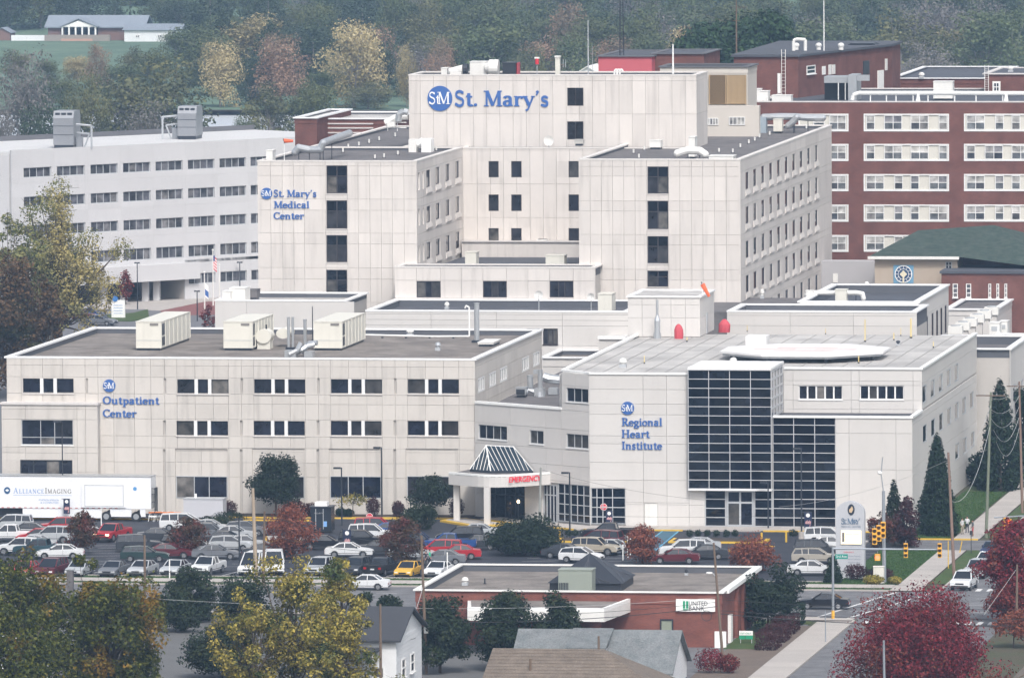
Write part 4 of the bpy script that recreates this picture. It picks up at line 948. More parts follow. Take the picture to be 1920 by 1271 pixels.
# ================================================================ TREES
def rquads(C,Nn,S,rng):
 """leaf quads at centres C, normals Nn, sizes S -> verts array (4n,3)"""
 n = len(C); r = rng.normal(size=(n,3)); u = np.cross(Nn,r); u /= np.linalg.norm(u,axis=1)[:,None]+1e-9; w = np.cross(Nn,u); w /= np.linalg.norm(w,axis=1)[:,None]+1e-9
 S = S[:,None]; V = np.empty((n,4,3)); V[:,0] = C-u*S*.5; V[:,1] = C+w*S*.32; V[:,2] = C+u*S*.5; V[:,3] = C-w*S*.32
 return V.reshape(-1,3)
def quadmesh(name,V,mats,mi=None):
 n = len(V)//4; me = bpy.data.meshes.new(name); me.vertices.add(len(V)); me.vertices.foreach_set('co',V.astype(np.float32).ravel())
 me.loops.add(len(V)); me.loops.foreach_set('vertex_index',np.arange(len(V),dtype=np.int32)); me.polygons.add(n)
 me.polygons.foreach_set('loop_start',np.arange(0,len(V),4,dtype=np.int32)); me.polygons.foreach_set('loop_total',np.full(n,4,dtype=np.int32))
 for m_ in mats: me.materials.append(m_)
 if mi is not None: me.polygons.foreach_set('material_index',mi)
 me.update(calc_edges=True); return me
def make_tree(h,w,kind='round',leaf=.25,n=9000,seed=1,lmat=None,bark=None,cb=.25,K=None,cs=1.0,bare=0.0,rough=1.0):
 """returns (trunk mesh, crown mesh); h height, w crown width, cb share of bare trunk"""
 rng = np.random.default_rng(seed); R = random.Random(seed)
 cz0,cz1 = h*cb,h; H_ = cz1-cz0; cl = []
 K = K or (42 if kind in ('round','oval','spread') else 60)
 for i in range(K):
  if kind == 'conifer':
   t_ = i/K; z = cz0+H_*(.03+.92*t_); rad = w/2*(1-t_)**.62*(.62+.38*R.random()); a = i*2.4+R.random()
   cl.append((rad*cos(a),rad*sin(a),z,w*.13*(1.25-t_)+.1,H_*.06+.15))
  elif kind == 'column':
   t_ = (i+.5)/K; z = cz0+H_*t_; prof = sin(pi*min(1,t_*.9+.1))**.55; rad = w/2*prof*R.uniform(.35,.8); a = R.uniform(0,2*pi)
   cl.append((rad*cos(a),rad*sin(a),z,w*.19*(.5+.6*prof),H_*.12))
  else:
   while True:
    d = rng.normal(size=3); d /= np.linalg.norm(d); rr = R.uniform(.35,.86)
    if d[2] > -.75: break
   zz = d[2]*rr; sq = 1.0
   if kind == 'oval': sq = .92 if zz < .2 else .8
   if kind == 'spread': sq = 1.0 if zz > -.3 else .85
   if kind == 'vase': sq = .55+.5*max(-.4,zz)
   wig = 1+rough*.16*sin(3*math.atan2(d[1],d[0])+seed)+rough*.12*R.uniform(-1,1)
   cr = w*R.uniform(.09,.17)*cs
   cl.append((d[0]*rr*w/2*sq*wig,d[1]*rr*w/2*sq*wig,(cz0+cz1)/2+zz*H_/2*.98,cr,cr*R.uniform(.6,.85)))
 wgt = np.array([c[3]**2*c[4] for c in cl])**.8; wgt /= wgt.sum(); cnt = rng.multinomial(int(n*(1-bare)),wgt)
 C = []; Nn = []
 for c,k in zip(cl,cnt):
  d = rng.normal(size=(k,3)); d /= np.linalg.norm(d,axis=1)[:,None]+1e-9
  r = rng.uniform(.25,1,size=(k,1))**.45*(1+.10*rng.normal(size=(k,1)))
  C.append(np.array(c[:3])+d*r*np.array([c[3],c[3],c[4]])*1.25); q = d+np.array([0,0,.35])+.55*rng.normal(size=(k,3)); Nn.append(q)
 C = np.concatenate(C); Nn = np.concatenate(Nn); Nn /= np.linalg.norm(Nn,axis=1)[:,None]
 if kind not in ('conifer',):
  ex = np.percentile(np.abs(C[:,:2]),97); C[:,:2] *= (w/2)/ex; kx = (w/2)/ex
  z_lo,z_hi = np.percentile(C[:,2],1.5),np.percentile(C[:,2],99.7); kz = (h-cz0)/(z_hi-z_lo); C[:,2] = cz0+(C[:,2]-z_lo)*kz
  cl = [(c[0]*kx,c[1]*kx,cz0+(c[2]-z_lo)*kz,c[3]*kx,c[4]*kz) for c in cl]
 C[:,2] = np.maximum(C[:,2],.15)
 V = rquads(C,Nn,leaf*rng.uniform(.6,1.5,size=len(C)),rng)
 crown = quadmesh('crown',V,[lmat])
 t = MB(); r0 = max(.05,h*.022); top = (R.uniform(-.1,.1),R.uniform(-.1,.1),cz0+H_*(.85 if kind == 'conifer' else .5))
 mid = (top[0]*.4,top[1]*.4,cz0*.9); t.tube((0,0,-.1),mid,r0,r0*.8,7); t.tube(mid,top,r0*.8,r0*.25,6)
 lim = cl if bare or kind in ('vase','spread') else cl[::2]
 for c in lim:
  if kind == 'conifer': continue
  f = R.uniform(.0,.75); p = tuple(mid[i]+(top[i]-mid[i])*f for i in range(3))
  if p[2] > c[2]: p = tuple(mid[i]+(top[i]-mid[i])*.1 for i in range(3))
  m1 = tuple((p[i]+c[i])/2+R.uniform(-.04,.04)*w for i in range(3)); rb_ = r0*R.uniform(.28,.45)
  t.tube(p,m1,rb_,rb_*.6,5,False); t.tube(m1,c[:3],rb_*.6,rb_*.2,4,False)
  for q in range(2 if not bare else 5):
   e = (c[0]+R.gauss(0,1)*c[3]*.8,c[1]+R.gauss(0,1)*c[3]*.8,c[2]+abs(R.gauss(0,1))*c[4]*1.0); t.tube(c[:3],e,rb_*.22,rb_*.08,3,False)
 return t.mesh('trunk',bark or BARK),crown
def put_tree(name,label,meshes,x,y,z=0,rz=0,sc=(1,1,1),cat='tree',group=None,crown='crown'):
 o = thing(name,label,cat,(x,y,z),rz,group); o.scale = sc
 for nm,me in zip(('trunk',crown),meshes):
  c = bpy.data.objects.new(nm,me); COL.objects.link(c); c.parent = o
 return o
L_OAK = leafmat('olive_oak_leaves',[(.012,.022,.002),(.045,.058,.005),(.12,.125,.012),(.026,.042,.004)],[(.20,.13,.012),(.28,.14,.014),(.12,.10,.010)],.28,(.56,.68))
L_YEL = leafmat('yellow_green_leaves',[(.08,.08,.008),(.26,.22,.035),(.46,.36,.08),(.15,.14,.02)],[(.035,.06,.012),(.07,.09,.016),(.02,.035,.008)],.3,(.50,.62))
L_DKG = leafmat('dark_green_leaves',[(.006,.014,.007),(.012,.026,.012),(.02,.036,.014),(.008,.018,.009)])
L_PEAR = leafmat('pear_leaves',[(.008,.018,.008),(.016,.032,.012),(.026,.042,.016),(.010,.020,.010)],[(.03,.045,.014),(.05,.06,.016)],.5,(.58,.7))
L_RED = leafmat('crimson_leaves',[(.06,.006,.010),(.15,.012,.020),(.27,.024,.038),(.09,.010,.014)],[(.13,.03,.014),(.20,.05,.022),(.06,.016,.01)],.3,(.5,.62))
L_MAR = leafmat('maroon_leaves',[(.07,.008,.010),(.15,.018,.018),(.22,.04,.025),(.04,.008,.008)])
L_RBR = leafmat('rust_leaves',[(.12,.03,.018),(.22,.06,.035),(.30,.10,.055),(.07,.025,.018)])
L_BRN = leafmat('brown_red_leaves',[(.05,.025,.018),(.10,.045,.028),(.07,.05,.022),(.035,.025,.016)],[(.14,.04,.03),(.10,.03,.025)],.6,(.5,.6))
L_CON = leafmat('conifer_needles',[(.004,.014,.006),(.010,.028,.011),(.018,.042,.015)])
L_RBN = leafmat('dark_rust_leaves',[(.05,.035,.018),(.11,.06,.028),(.15,.09,.04),(.035,.035,.018)],[(.04,.045,.012),(.06,.055,.015)],.2,(.55,.65))
L_MID = leafmat('autumn_cottonwood_leaves',[(.08,.11,.03),(.18,.19,.06),(.32,.29,.11),(.07,.10,.04)],[(.36,.30,.11),(.48,.40,.16),(.22,.19,.06)],.12,(.48,.62))
L_BUR = leafmat('burgundy_shrub_leaves',[(.03,.008,.010),(.06,.014,.016),(.045,.012,.010)])
def PT(px,ptop,pw,Y,name,label,lm,kind='round',n=9000,leaf=.25,cb=.22,seed=None,base=None,**kw):
 """tree whose crown centre, top and width are read off at distance Y"""
 X,Zt = W(px,ptop,Y); wd = pw*Y/F
 ms = make_tree(Zt,wd*1.0,kind,leaf,n,seed or int(px*7+ptop),lm,cb=cb,**kw)
 return put_tree(name,label,ms,X,Y)
PT(55,1036,200,742,'oak_tree','olive oak at the lower left corner with orange tinted tips',L_OAK,'spread',15000,.27,.3,K=75,cs=.68,rough=2.2)
PT(205,1082,235,728,'oak_tree','broad olive and orange tree below the rusty utility pole',L_OAK,'spread',24000,.27,.2,K=110,cs=.62,rough=2.2)
PT(20,1130,220,712,'oak_tree','darker olive tree in front, cut by the lower left picture corner',L_OAK,'spread',15000,.27,.3,K=75,cs=.68,rough=2,seed=5)
PT(165,1042,70,748,'oak_tree','slim olive tree top rising between the two broad oaks',L_OAK,'oval',4200,.30,.3,K=26)
PT(552,1046,165,746,'yellow_green_tree','tallest yellow green tree in the lower middle before the white house',L_YEL,'oval',11500,.25,.1,K=60,cs=.72,rough=2.6)
PT(468,1108,140,741,'yellow_green_tree','lower yellow green tree leaning left of the tallest one',L_YEL,'spread',8000,.25,.1,K=50,cs=.72,rough=2.6,seed=31)
PT(632,1128,160,740,'yellow_green_tree','lower yellow green tree in front of the white house porch',L_YEL,'spread',9000,.25,.1,K=55,cs=.72,rough=2.6,seed=32)
PT(638,1048,92,748,'yellow_green_tree','greener leaning side tree beside the large yellow green tree',L_YEL,'oval',5200,.25,.35,K=34,cs=.8,seed=9)
PT(355,1062,82,816,'pear_tree','dark green pear tree by the avenue, leftmost of those rows',L_PEAR,'oval',9000,.24,.1)
PT(452,1078,96,812,'pear_tree','dark green pear tree by the avenue beside the yellow tree',L_PEAR,'round',8000,.24,.1)
PT(330,1110,80,806,'pear_tree','low dark pear tree half hidden by the olive oaks',L_PEAR,'round',5000,.24,.1)
PT(416,1168,125,768,'evergreen_tree','dark bushy evergreen standing low behind the yellow tree',L_PEAR,'oval',10000,.25,.1)
PT(676,1112,62,812,'pear_tree','small dark pear tree behind the white house, left of a pair',L_PEAR,'round',5200,.24,.1)
PT(726,1116,62,812,'pear_tree','small dark pear tree behind the white house, right of a pair',L_PEAR,'round',5200,.24,.1)
PT(824,1120,106,774,'pear_tree','dark pear tree with bare trunk left of the bank front',L_PEAR,'oval',15000,.25,.2)
PT(942,1111,112,776,'pear_tree','broad dark pear tree before the left part of the bank',L_PEAR,'oval',13000,.25,.15)
PT(1050,1110,92,777,'pear_tree','dark pear tree before the bank canopy',L_PEAR,'oval',10000,.25,.15)
PT(1440,1060,104,812,'pear_tree','dark dense tree at the right corner of the bank',L_DKG,'round',12500,.24,.2)
PT(1722,1100,262,758,'red_maple','big crimson maple over the side street in the lower right',L_RED,'round',46000,.22,.03,K=130,cs=.8,rough=2)
PT(1893,975,112,822,'red_maple','maroon maple at the right edge above the queue of cars',L_RED,'oval',12000,.26,.25,seed=17)
PT(1900,1142,78,800,'rust_tree','thin rust coloured tree below the maroon maple',L_RBR,'round',2600,.22,.3,bare=.0)
PT(1905,1090,90,818,'red_maple','lower dark red tree behind the thin rust coloured tree',L_MAR,'round',5000,.25,.2)
PT(155,958,58,880,'lot_tree','reddish brown parking lot tree near the left edge of the lot',L_BRN,'column',4200,.2,.2)
PT(352,970,66,880,'lot_tree','brown red parking lot tree between the grey cars',L_BRN,'column',4600,.2,.2,seed=4)
PT(548,944,92,878,'lot_tree','bright rust orange parking lot tree by the black kiosk',L_RBR,'column',7500,.2,.12)
PT(752,968,74,872,'lot_tree','dark brown and green parking lot tree above the yellow car',L_BRN,'column',6200,.2,.15,seed=12)
PT(1205,983,66,876,'lot_tree','rust red parking lot tree right of the black pickup',L_RBR,'column',4600,.2,.1,seed=13)
PT(1412,1002,84,868,'lot_tree','low spreading rust red tree behind the bank corner',L_RBR,'round',5200,.2,.1,seed=14)
PT(517,852,84,923,'dark_tree','round dark green tree against the clinic wall',L_DKG,'round',9500,.22,.22)
PT(805,893,74,923.5,'dark_tree','small dark tree against the clinic wall left of the canopy',L_DKG,'round',5200,.22,.35)
PT(661,924,56,923,'young_tree','thin yellowish young tree before the clinic windows',L_YEL,'round',500,.2,.5)
PT(787,944,62,910,'dark_tree','grey green bushy tree left of the canopy island',L_PEAR,'round',4200,.22,.1)
PT(985,968,118,884,'dark_tree','large dark glossy tree before the emergency canopy',L_DKG,'round',15000,.24,.08,K=60)
PT(1757,815,68,909,'conifer','tall narrow dark cypress by the corner of the heart centre',L_CON,'conifer',17000,.24,.03,K=140)
PT(1875,712,78,962,'conifer','tall dark spruce behind the utility poles at the right',L_CON,'conifer',11000,.3,.03,K=120)
PT(1915,730,90,985,'dark_tree','dark tree mass behind the tall spruce at the right edge',L_CON,'oval',8000,.32,.1)
PT(1845,850,60,968,'dark_tree','dark bushy tree at the foot of the heart centre side wall',L_CON,'round',5000,.3,.05)
PT(1676,902,46,898,'conifer','thin dark fir mixed with red bush behind the tall stone sign',L_DKG,'conifer',3800,.24,.05)
PT(1700,932,44,896,'burgundy_tree','burgundy tree beside the fir behind the traffic signal pole',L_BUR,'oval',4500,.22,.05)
PT(1655,960,46,893,'burgundy_tree','brownish red bush close behind the hanging traffic lights',L_BRN,'round',3200,.22,.1)
PT(1562,1040,30,858,'conifer','small cone shaped yew left of the tall stone sign',L_CON,'conifer',3500,.16,.02)
PT(110,344,190,1165,'cottonwood','large yellow green cottonwood before the white ward block',L_MID,'spread',20000,.32,.12,K=120,cs=.62,rough=2.4)
PT(20,405,110,1160,'cottonwood','yellow olive tree cut by the left edge before the ward block',L_MID,'spread',9000,.36,.2,cs=.75,seed=21)
PT(25,478,160,1085,'dark_red_tree','dark rusty red tree low on the left edge',L_RBN,'round',15000,.36,.05)
PT(88,520,62,1078,'dark_red_tree','smaller dark rusty tree next to the red pickup',L_RBN,'round',6000,.36,.05)
PT(235,507,24,1258,'red_tree','slim dark red tree before the ward block columns',L_MAR,'column',900,.3,.2)
PT(390,573,30,1150,'red_tree','small red tree below the flagpoles',L_MAR,'round',900,.28,.1)
L_DKM = leafmat('mid_dark_leaves',[(.012,.035,.016),(.025,.06,.024),(.045,.085,.032)])
PT(1372,34,190,1400,'dark_tree','dense dark green tree behind the antenna mast',L_DKM,'round',  22000,.6,.72)
PT(1448,26,150,1390,'dark_tree','tall dark green tree left of the white flue on the penthouse',L_DKM,'round',  18000,.6,.70)
PT(1318,62,110,1380,'dark_tree','low dark green tree behind the pink penthouse',L_DKM,'round',  12000,.6,.72)
# hedges, shrubs
def shrub(name,label,x,y,w,d,h,lm,n=1500,leaf=.16,z=0.1,boxy=False,group=None):
 rng = np.random.default_rng(int(abs(x*13+y*7))); 
 u = rng.uniform(-1,1,size=(n,3)); 
 if boxy:
  ax = rng.integers(0,3,n); s_ = np.sign(rng.uniform(-1,1,n)); 
  for k in range(3): u[ax == k,k] = s_[ax == k]*rng.uniform(.85,1.06,(ax == k).sum())
  u[:,2] = np.abs(u[:,2]) if False else u[:,2]
 else:
  d_ = rng.normal(size=(n,3)); d_ /= np.linalg.norm(d_,axis=1)[:,None]; u = d_*rng.uniform(.6,1.06,(n,1))*(1+.08*np.sin(d_[:,:1]*7+d_[:,1:2]*5))
 C = u*np.array([w/2,d/2,h/2])+np.array([0,0,h/2])
 Nn = u/(np.linalg.norm(u,axis=1)[:,None]+1e-6)+.6*rng.normal(size=(n,3)); Nn /= np.linalg.norm(Nn,axis=1)[:,None]
 V = rquads(C,Nn,leaf*rng.uniform(.6,1.4,n),rng)
 o = thing(name,label,'shrub',(x,y,z),0,group)
 c = bpy.data.objects.new('foliage',quadmesh('foliage',V,[lm])); COL.objects.link(c); c.parent = o
 t = MB()
 for i in range(5): t.tube((rng.uniform(-.2,.2)*w,rng.uniform(-.2,.2)*d,-.1),(rng.uniform(-.35,.35)*w,rng.uniform(-.35,.35)*d,h*.75),.04,.02,4)
 t.box(-w*.36,w*.36,-d*.36,d*.36,.05,h*.7) if boxy else t.ball((0,0,h*.5),w*.34,d*.34,h*.34,8,5)
 t.build('stem',BARK,o); return o
for (px,py,w,h,lm,lab) in ((713,963,1.5,2.1,L_BUR,'round burgundy shrub beside the tall lamp post at the clinic'),(757,965,1.3,1.7,L_BUR,'smaller burgundy shrub behind the grey green tree'),(873,962,1.6,2.2,L_BUR,'burgundy shrub between the canopy columns'),(641,969,1.2,.9,L_CON,'low dark shrub left of the young yellowish tree'),(655,969,1.2,.8,L_CON,'low dark shrub under the young yellowish tree'),
                         (812,966,1.6,.9,L_CON,'low dark shrub under the small wall tree'),(572,960,2.2,1.8,L_BUR,'wide burgundy shrub behind the black kiosk'),(601,960,1.8,1.4,L_BUR,'low burgundy hedge right of the round dark tree'),(430,985,3.5,1.4,L_DKG,'dark hedge right of the small grey trailer'),(455,955,2.0,1.6,L_BUR,'dark burgundy shrub left of the round clinic tree'),(405,992,4,1.3,L_PEAR,'green hedge behind the silver cars')):
 X,Y = G(px,py); shrub('round_shrub',lab,X,min(Y,924),w,w*.9,h,lm)
for i,px in enumerate((1293,1309,1326,1343,1362,1378)): X,Y = G(px,1010); shrub('island_shrub','small dark shrub in the yellow kerbed island before the heart centre',X,Y,.75,.7,.75,L_CON,260,.14,.2,group='shrubs on the yellow kerbed island')
for i,px in enumerate((1066,1078,1093,1108,1124)): X,Y = G(px,1010); shrub('island_shrub','small dark shrub in the island under the black pickup',X,Y,.8,.7,.8,L_CON,260,.14,.2,group='shrubs on the island beside the lamp post')
for i,px in enumerate((1487,1521)): X,Y = G(px,1010); shrub('island_shrub',('dark island shrub left of the lamp post footing','dark island shrub right of the lamp post footing')[i],X,Y,1,.8,.8,L_CON,320,.14,.2)
for (px,py,w,d,h,lm,lab) in ((1605,1088,2.4,1.6,1.5,L_BUR,'dark blue and burgundy shrub at the foot of the stone sign'),(1650,1090,2.6,1.6,1.3,L_BUR,'burgundy shrub right of the stone sign'),(1638,1097,2.0,1.0,.9,L_YEL,'yellow green shrub before the signal cabinet'),(1677,1096,1.4,.9,.7,L_YEL,'small yellow green shrub by the signal pole'),(1330,1262,2.6,1.6,2.2,L_RED,'crimson bush behind the lower street pole'),(1365,1262,2.0,1.6,1.6,L_MAR,'dark red bush right of the crimson bush'),(395,545,4,2,1.4,L_DKG,'dark shrubs along the ward block wall')):
 X,Y = G(px,py); shrub('round_shrub',lab,X,Y,w,d,h,lm)
hd = [(1492,1170),(1479,1185),(1463,1200),(1445,1215)]
for i,(px,py) in enumerate(hd): X,Y = G(px,py); shrub('clipped_hedge',('clipped dark hedge block nearest the avenue beside the bank','second clipped hedge block from the avenue beside the bank','third clipped hedge block from the avenue beside the bank','lowest clipped hedge block beside the bank sign')[i],X-.2,Y,1.9,4.6 if i else 2.2,1.5 if i else 1.9,L_BUR if i else L_CON,2000,.16,.05,True)
o = tag(MB().box(-330,-330,0,0,0,0).build('tmp',SOIL),'x'); bpy.data.objects.remove(o)
# grass tufts on the near lawns
rng = np.random.default_rng(3); P_ = []
for (a,b,c,d,n) in ((-185,-98.5,855.9,858.5,9000),(-185,-98.5,850.6,852.7,7000),(-104.3,-98.4,858.6,893.4,12000),(-103.2,-98.6,904.1,960,9000)):
 P_.append(np.stack([rng.uniform(a,b,n),rng.uniform(c,d,n),np.full(n,.08)],1))
P_ = np.concatenate(P_); Nn = rng.normal(size=P_.shape); Nn[:,2] *= .3; Nn /= np.linalg.norm(Nn,axis=1)[:,None]
L_GR = leafmat('grass_blades',[(.03,.07,.018),(.05,.11,.03),(.075,.14,.04)])
gr = link('grass',quadmesh('grass',rquads(P_,Nn,rng.uniform(.08,.2,len(P_)),rng),[L_GR])); gr['kind'] = 'stuff'
# ---------------------------------------------------------------- far trees
FAR = {
 'green': leafmat('far_green_leaves',[(.06,.085,.04),(.085,.115,.05),(.12,.15,.07)],[(.10,.12,.05),(.13,.145,.06)],.08),
 'dark': leafmat('far_dark_leaves',[(.035,.055,.032),(.05,.075,.042),(.07,.10,.055)]),
 'olive': leafmat('far_olive_leaves',[(.11,.115,.05),(.15,.15,.065),(.19,.185,.08)],[(.07,.085,.045),(.10,.11,.055)],.08),
 'yellow': leafmat('far_yellow_leaves',[(.34,.27,.13),(.43,.35,.18),(.50,.42,.23)],[(.20,.17,.08),(.27,.23,.11)],.08),
 'rust': leafmat('far_rust_leaves',[(.24,.14,.09),(.30,.19,.125),(.36,.24,.16)],[(.16,.12,.08),(.22,.17,.11)],.08),
 'grey': leafmat('far_bare_twigs',[(.13,.12,.11),(.17,.155,.145),(.21,.195,.18)])}
FM = {}
for i,(c,kind,cb,n) in enumerate([('green','round',.08,2300),('green','oval',.08,2300),('dark','round',.05,2300),('dark','conifer',.03,2300),('olive','round',.1,2300),('yellow','oval',.1,2300),('yellow','column',.1,1800),('rust','oval',.1,2300),('rust','column',.1,1700),('grey','vase',.15,1100),('green','vase',.1,2300)]):
 FM.setdefault(c,[]).append(make_tree(14,10.5,kind,.40,int(n*3.0),100+i,FAR[c],bark=BARKG,cb=cb,K=46,rough=1.5))
FL = {'green': 'hazy green tree in the wood beyond the river','dark': 'hazy dark green tree in the wood beyond the river','olive': 'hazy olive tree in the wood beyond the river','yellow': 'hazy pale yellow tree in the wood beyond the river','rust': 'hazy rust coloured tree in the wood beyond the river','grey': 'hazy leafless grey tree in the wood beyond the river'}
FN = {'green': 'green_tree','dark': 'dark_tree','olive': 'olive_tree','yellow': 'yellow_tree','rust': 'rust_tree','grey': 'bare_tree'}
R = random.Random(42); nfar = 0
def far(px,ptop,pw,Y,c,label=None,name=None,k=None):
 global nfar
 X,Zt = W(px,ptop,Y); z = zt(Y); ms = FM[c][k if k is not None else R.randrange(len(FM[c]))]
 h = max(6,Zt-z); s = pw*Y/F/10.5
 put_tree(name or FN[c],label or FL[c].replace(' in the wood beyond the river','')+(' near the far bank' if Y < 2080 else ' halfway up the wood' if Y < 2280 else ' high in the wood')+', '+next(t_ for lim,t_ in ((330,'above the far bungalow'),(480,'above the right rooftop air handler'),(640,'over the brick range behind the west wing'),(780,'just left of the tower'),(900,'above the round tower emblem'),(1040,'above the blue hospital name'),(1180,'beside the lattice radio mast'),(1320,'above the pink penthouse'),(1480,'above the dense dark green trees'),(1600,'above the brick penthouse'),(1740,'above the black roof tank'),(9999,'over the right end of the brick hospital')) if px < lim),ms,X,Y,z-.1,R.uniform(0,6.28),(s,s,h/14.0),group=None if label else 'woodland trees beyond the river'); nfar += 1
for (px,pt,pw,Y,c,k,lab) in [(662,38,125,1896,'yellow',0,'tall pale yellow tree above the brick range behind the west wing'),(526,62,105,1905,'rust',0,'pinkish rust tree left of the tall pale yellow tree'),(412,74,85,1900,'yellow',0,'yellowish tree left of the pinkish rust tree beyond the river'),(762,82,38,1900,'yellow',1,'narrow tan tree just left of the tower top'),(690,160,90,1890,'olive',0,'low golden olive tree at the foot of the tall pale yellow tree'),(826,68,62,1895,'rust',1,'slim pinkish tree above the emblem on the tower'),(915,30,165,1905,'green',0,'wide pale green tree above the rooftop plant of the tower'),(1075,62,110,1900,'green',1,'pale green tree behind the tower mast'),(380,45,150,2010,'green',0,'tall green tree right of the white riverside house'),(590,10,90,2050,'green',1,'green tree behind the pinkish rust tree'),
                                   (183,82,45,1950,'rust',0,'small pinkish tree on the lawn below the riverside house'),(1560,28,190,1930,'green',0,'wide pale green tree over the brick penthouse'),(1690,20,170,1915,'olive',0,'wide pale olive tree right of the brick penthouse'),(1850,22,180,1910,'green',1,'wide pale green tree over the right end of the brick hospital'),(1740,75,110,1895,'grey',0,'leafless pale tree over the brick hospital roof'),(1000,85,80,1895,'olive',0,'small olive tree behind the tower rooftop plant'),
                                   (1300,62,70,1500,'rust',0,'brownish tree left of the dense dark green trees'),
                                   (470,100,80,1910,'dark',0,'dark bushy tree between the yellowish tree and the pinkish rust tree'),(600,130,60,1925,'green',0,'blue green tree in the gap left of the tall pale yellow tree'),(715,60,90,1950,'dark',0,'dark tree behind the narrow tan tree'),(1150,70,90,1930,'rust',0,'pinkish grey tree behind the lattice radio mast'),(1220,60,110,1930,'green',1,'green tree right of the lattice radio mast'),(1290,75,90,1940,'dark',0,'dark tree above the pink penthouse'),(15,-50,110,2345,'dark',0,'dark tree behind the little brick house at the upper left'),(75,-60,120,2350,'green',0,'green tree behind the left end of the far bungalow'),(150,-55,120,2352,'dark',0,'dark tree behind the porch gable of the far bungalow'),(215,5,80,2345,'dark',1,'dark pointed tree behind the right end of the far bungalow'),(300,-30,120,2348,'green',1,'green tree behind the white garage'),(345,-10,100,2330,'dark',0,'dark tree right of the white garage'),(120,148,90,1900,'green',0,'blue green riverside tree below the far bungalow'),(232,118,110,1915,'green',1,'blue green riverside tree left of the wide olive willow'),(60,175,80,1895,'dark',0,'low dark riverside tree behind the leafless tree'),(85,112,70,1990,'green',1,'small green tree on the lawn below the left end of the far bungalow'),(20,92,70,2050,'olive',0,'olive tree on the lawn below the little brick house'),(255,86,60,2020,'olive',0,'olive tree on the lawn just left of the white garage front'),(330,60,80,2100,'green',1,'green tree at the right corner of the white garage'),(145,104,60,2010,'yellow',0,'small yellow tree on the far lawn below the porch steps'),(290,90,90,1950,'green',0,'green tree on the lawn below the white garage'),(1010,108,60,1400,'olive',0,'olive tree top behind the orange roof beacon'),
                                   (308,108,200,1640,'olive',0,'wide olive willow on the near river bank behind the ward block'),(165,132,90,1600,'olive',0,'yellow olive tree right of the dark conifer behind the ward block'),(95,168,120,1500,'dark',0,'dark evergreen behind the left end of the ward block'),(45,92,120,1650,'grey',0,'leafless grey tree at the left edge behind the ward block'),(230,170,120,1650,'grey',0,'thin grey riverside tree between the two rooftop air handlers'),(275,185,100,1580,'grey',0,'thin leafless tree behind the right rooftop air handler'),
                                   (505,155,100,1690,'olive',0,'pale olive riverside tree behind the brick range'),(585,150,100,1695,'green',0,'pale green riverside tree behind the brick range'),(455,215,40,1600,'green',0,'small riverside bush by the white water'),(5,180,40,1600,'grey',0,'thin tree on the left edge beside the water')]:
 far(px,pt,pw,Y,c,lab,k=min(k,len(FM[c])-1))
# the wood: rows of single trees, nearest first
Y = 1960; tot = 0
while Y < 2900:
 step = 30+ (Y-1890)*.05
 px = -60+R.uniform(0,40)
 while px < 1990:
  pw = R.uniform(75,135)*1950/Y*1.1; hgt = R.uniform(11,19)
  lawn_ = (px < 365 and Y < 2335)
  xx = W(px,100,Y)[0]
  top = P_y = None
  if not lawn_ and R.random() < .93 and tot < 268:
   zz = zt(Y)+hgt
   # pixel height of the top
   vx,vy,vz = xx,Y,zz-H
   q = [vx*DX[i]+vy*DY[i]+vz*DZ[i] for i in range(3)]; ty = 635.5-F*q[1]/q[2]; q2 = [vx*DX[i]+vy*DY[i]+(zt(Y)-H)*DZ[i] for i in range(3)]; by = 635.5-F*q2[1]/q2[2]
   if by > -25:
    r_ = R.random(); east = px > 1150
    c = 'green' if r_ < .42 else 'dark' if r_ < .60 else 'olive' if r_ < .74 else 'yellow' if r_ < (.80 if east else .84) else 'rust' if r_ < (.84 if east else .90) else 'grey'
    if Y > 2150: c = 'dark' if r_ < .45 else 'green' if r_ < .8 else 'grey' if r_ < .93 else 'olive'
    far(px,ty,pw,Y,c); tot += 1
  px += pw*R.uniform(.62,.9)
 Y += step*1.8
print('far trees',tot,nfar)
# undergrowth between the trees
rng = np.random.default_rng(8); n = 60000
P_ = np.stack([rng.uniform(-640,60,n),1889+rng.uniform(0,1,n)**1.3*900,np.zeros(n)],1); 
pxs = 960+(P_[:,0]+P_[:,1]*.1557)/P_[:,1]*F; P_ = P_[P_[:,1] > 1925]; pxs = 960+(P_[:,0]+P_[:,1]*.1557)/P_[:,1]*F; keep = ~((pxs < 340) & (P_[:,1] > 1935) & (P_[:,1] < 2335)) & (pxs > -150) & (pxs < 2080); P_ = P_[keep]
P_[:,2] = np.maximum(0,(P_[:,1]-2330)*.06)+rng.uniform(.2,4.5,len(P_))
Nn = rng.normal(size=P_.shape); Nn /= np.linalg.norm(Nn,axis=1)[:,None]
o = link('undergrowth',quadmesh('undergrowth',rquads(P_,Nn,rng.uniform(.8,1.9,len(P_)),rng),[FAR['dark']])); o['kind'] = 'stuff'
P_ = np.stack([rng.uniform(-640,-250,9000),rng.uniform(1700,1741,9000),rng.uniform(0,3,9000)],1); pxs = 960+(P_[:,0]+P_[:,1]*.1557)/P_[:,1]*F; P_ = P_[~(((pxs > 372) & (pxs < 460)) | (pxs < 50))]; Nn = rng.normal(size=P_.shape); Nn /= np.linalg.norm(Nn,axis=1)[:,None]
o = link('undergrowth',quadmesh('undergrowth',rquads(P_,Nn,rng.uniform(.6,1.3,len(P_)),rng),[FAR['grey']])); o['kind'] = 'stuff'
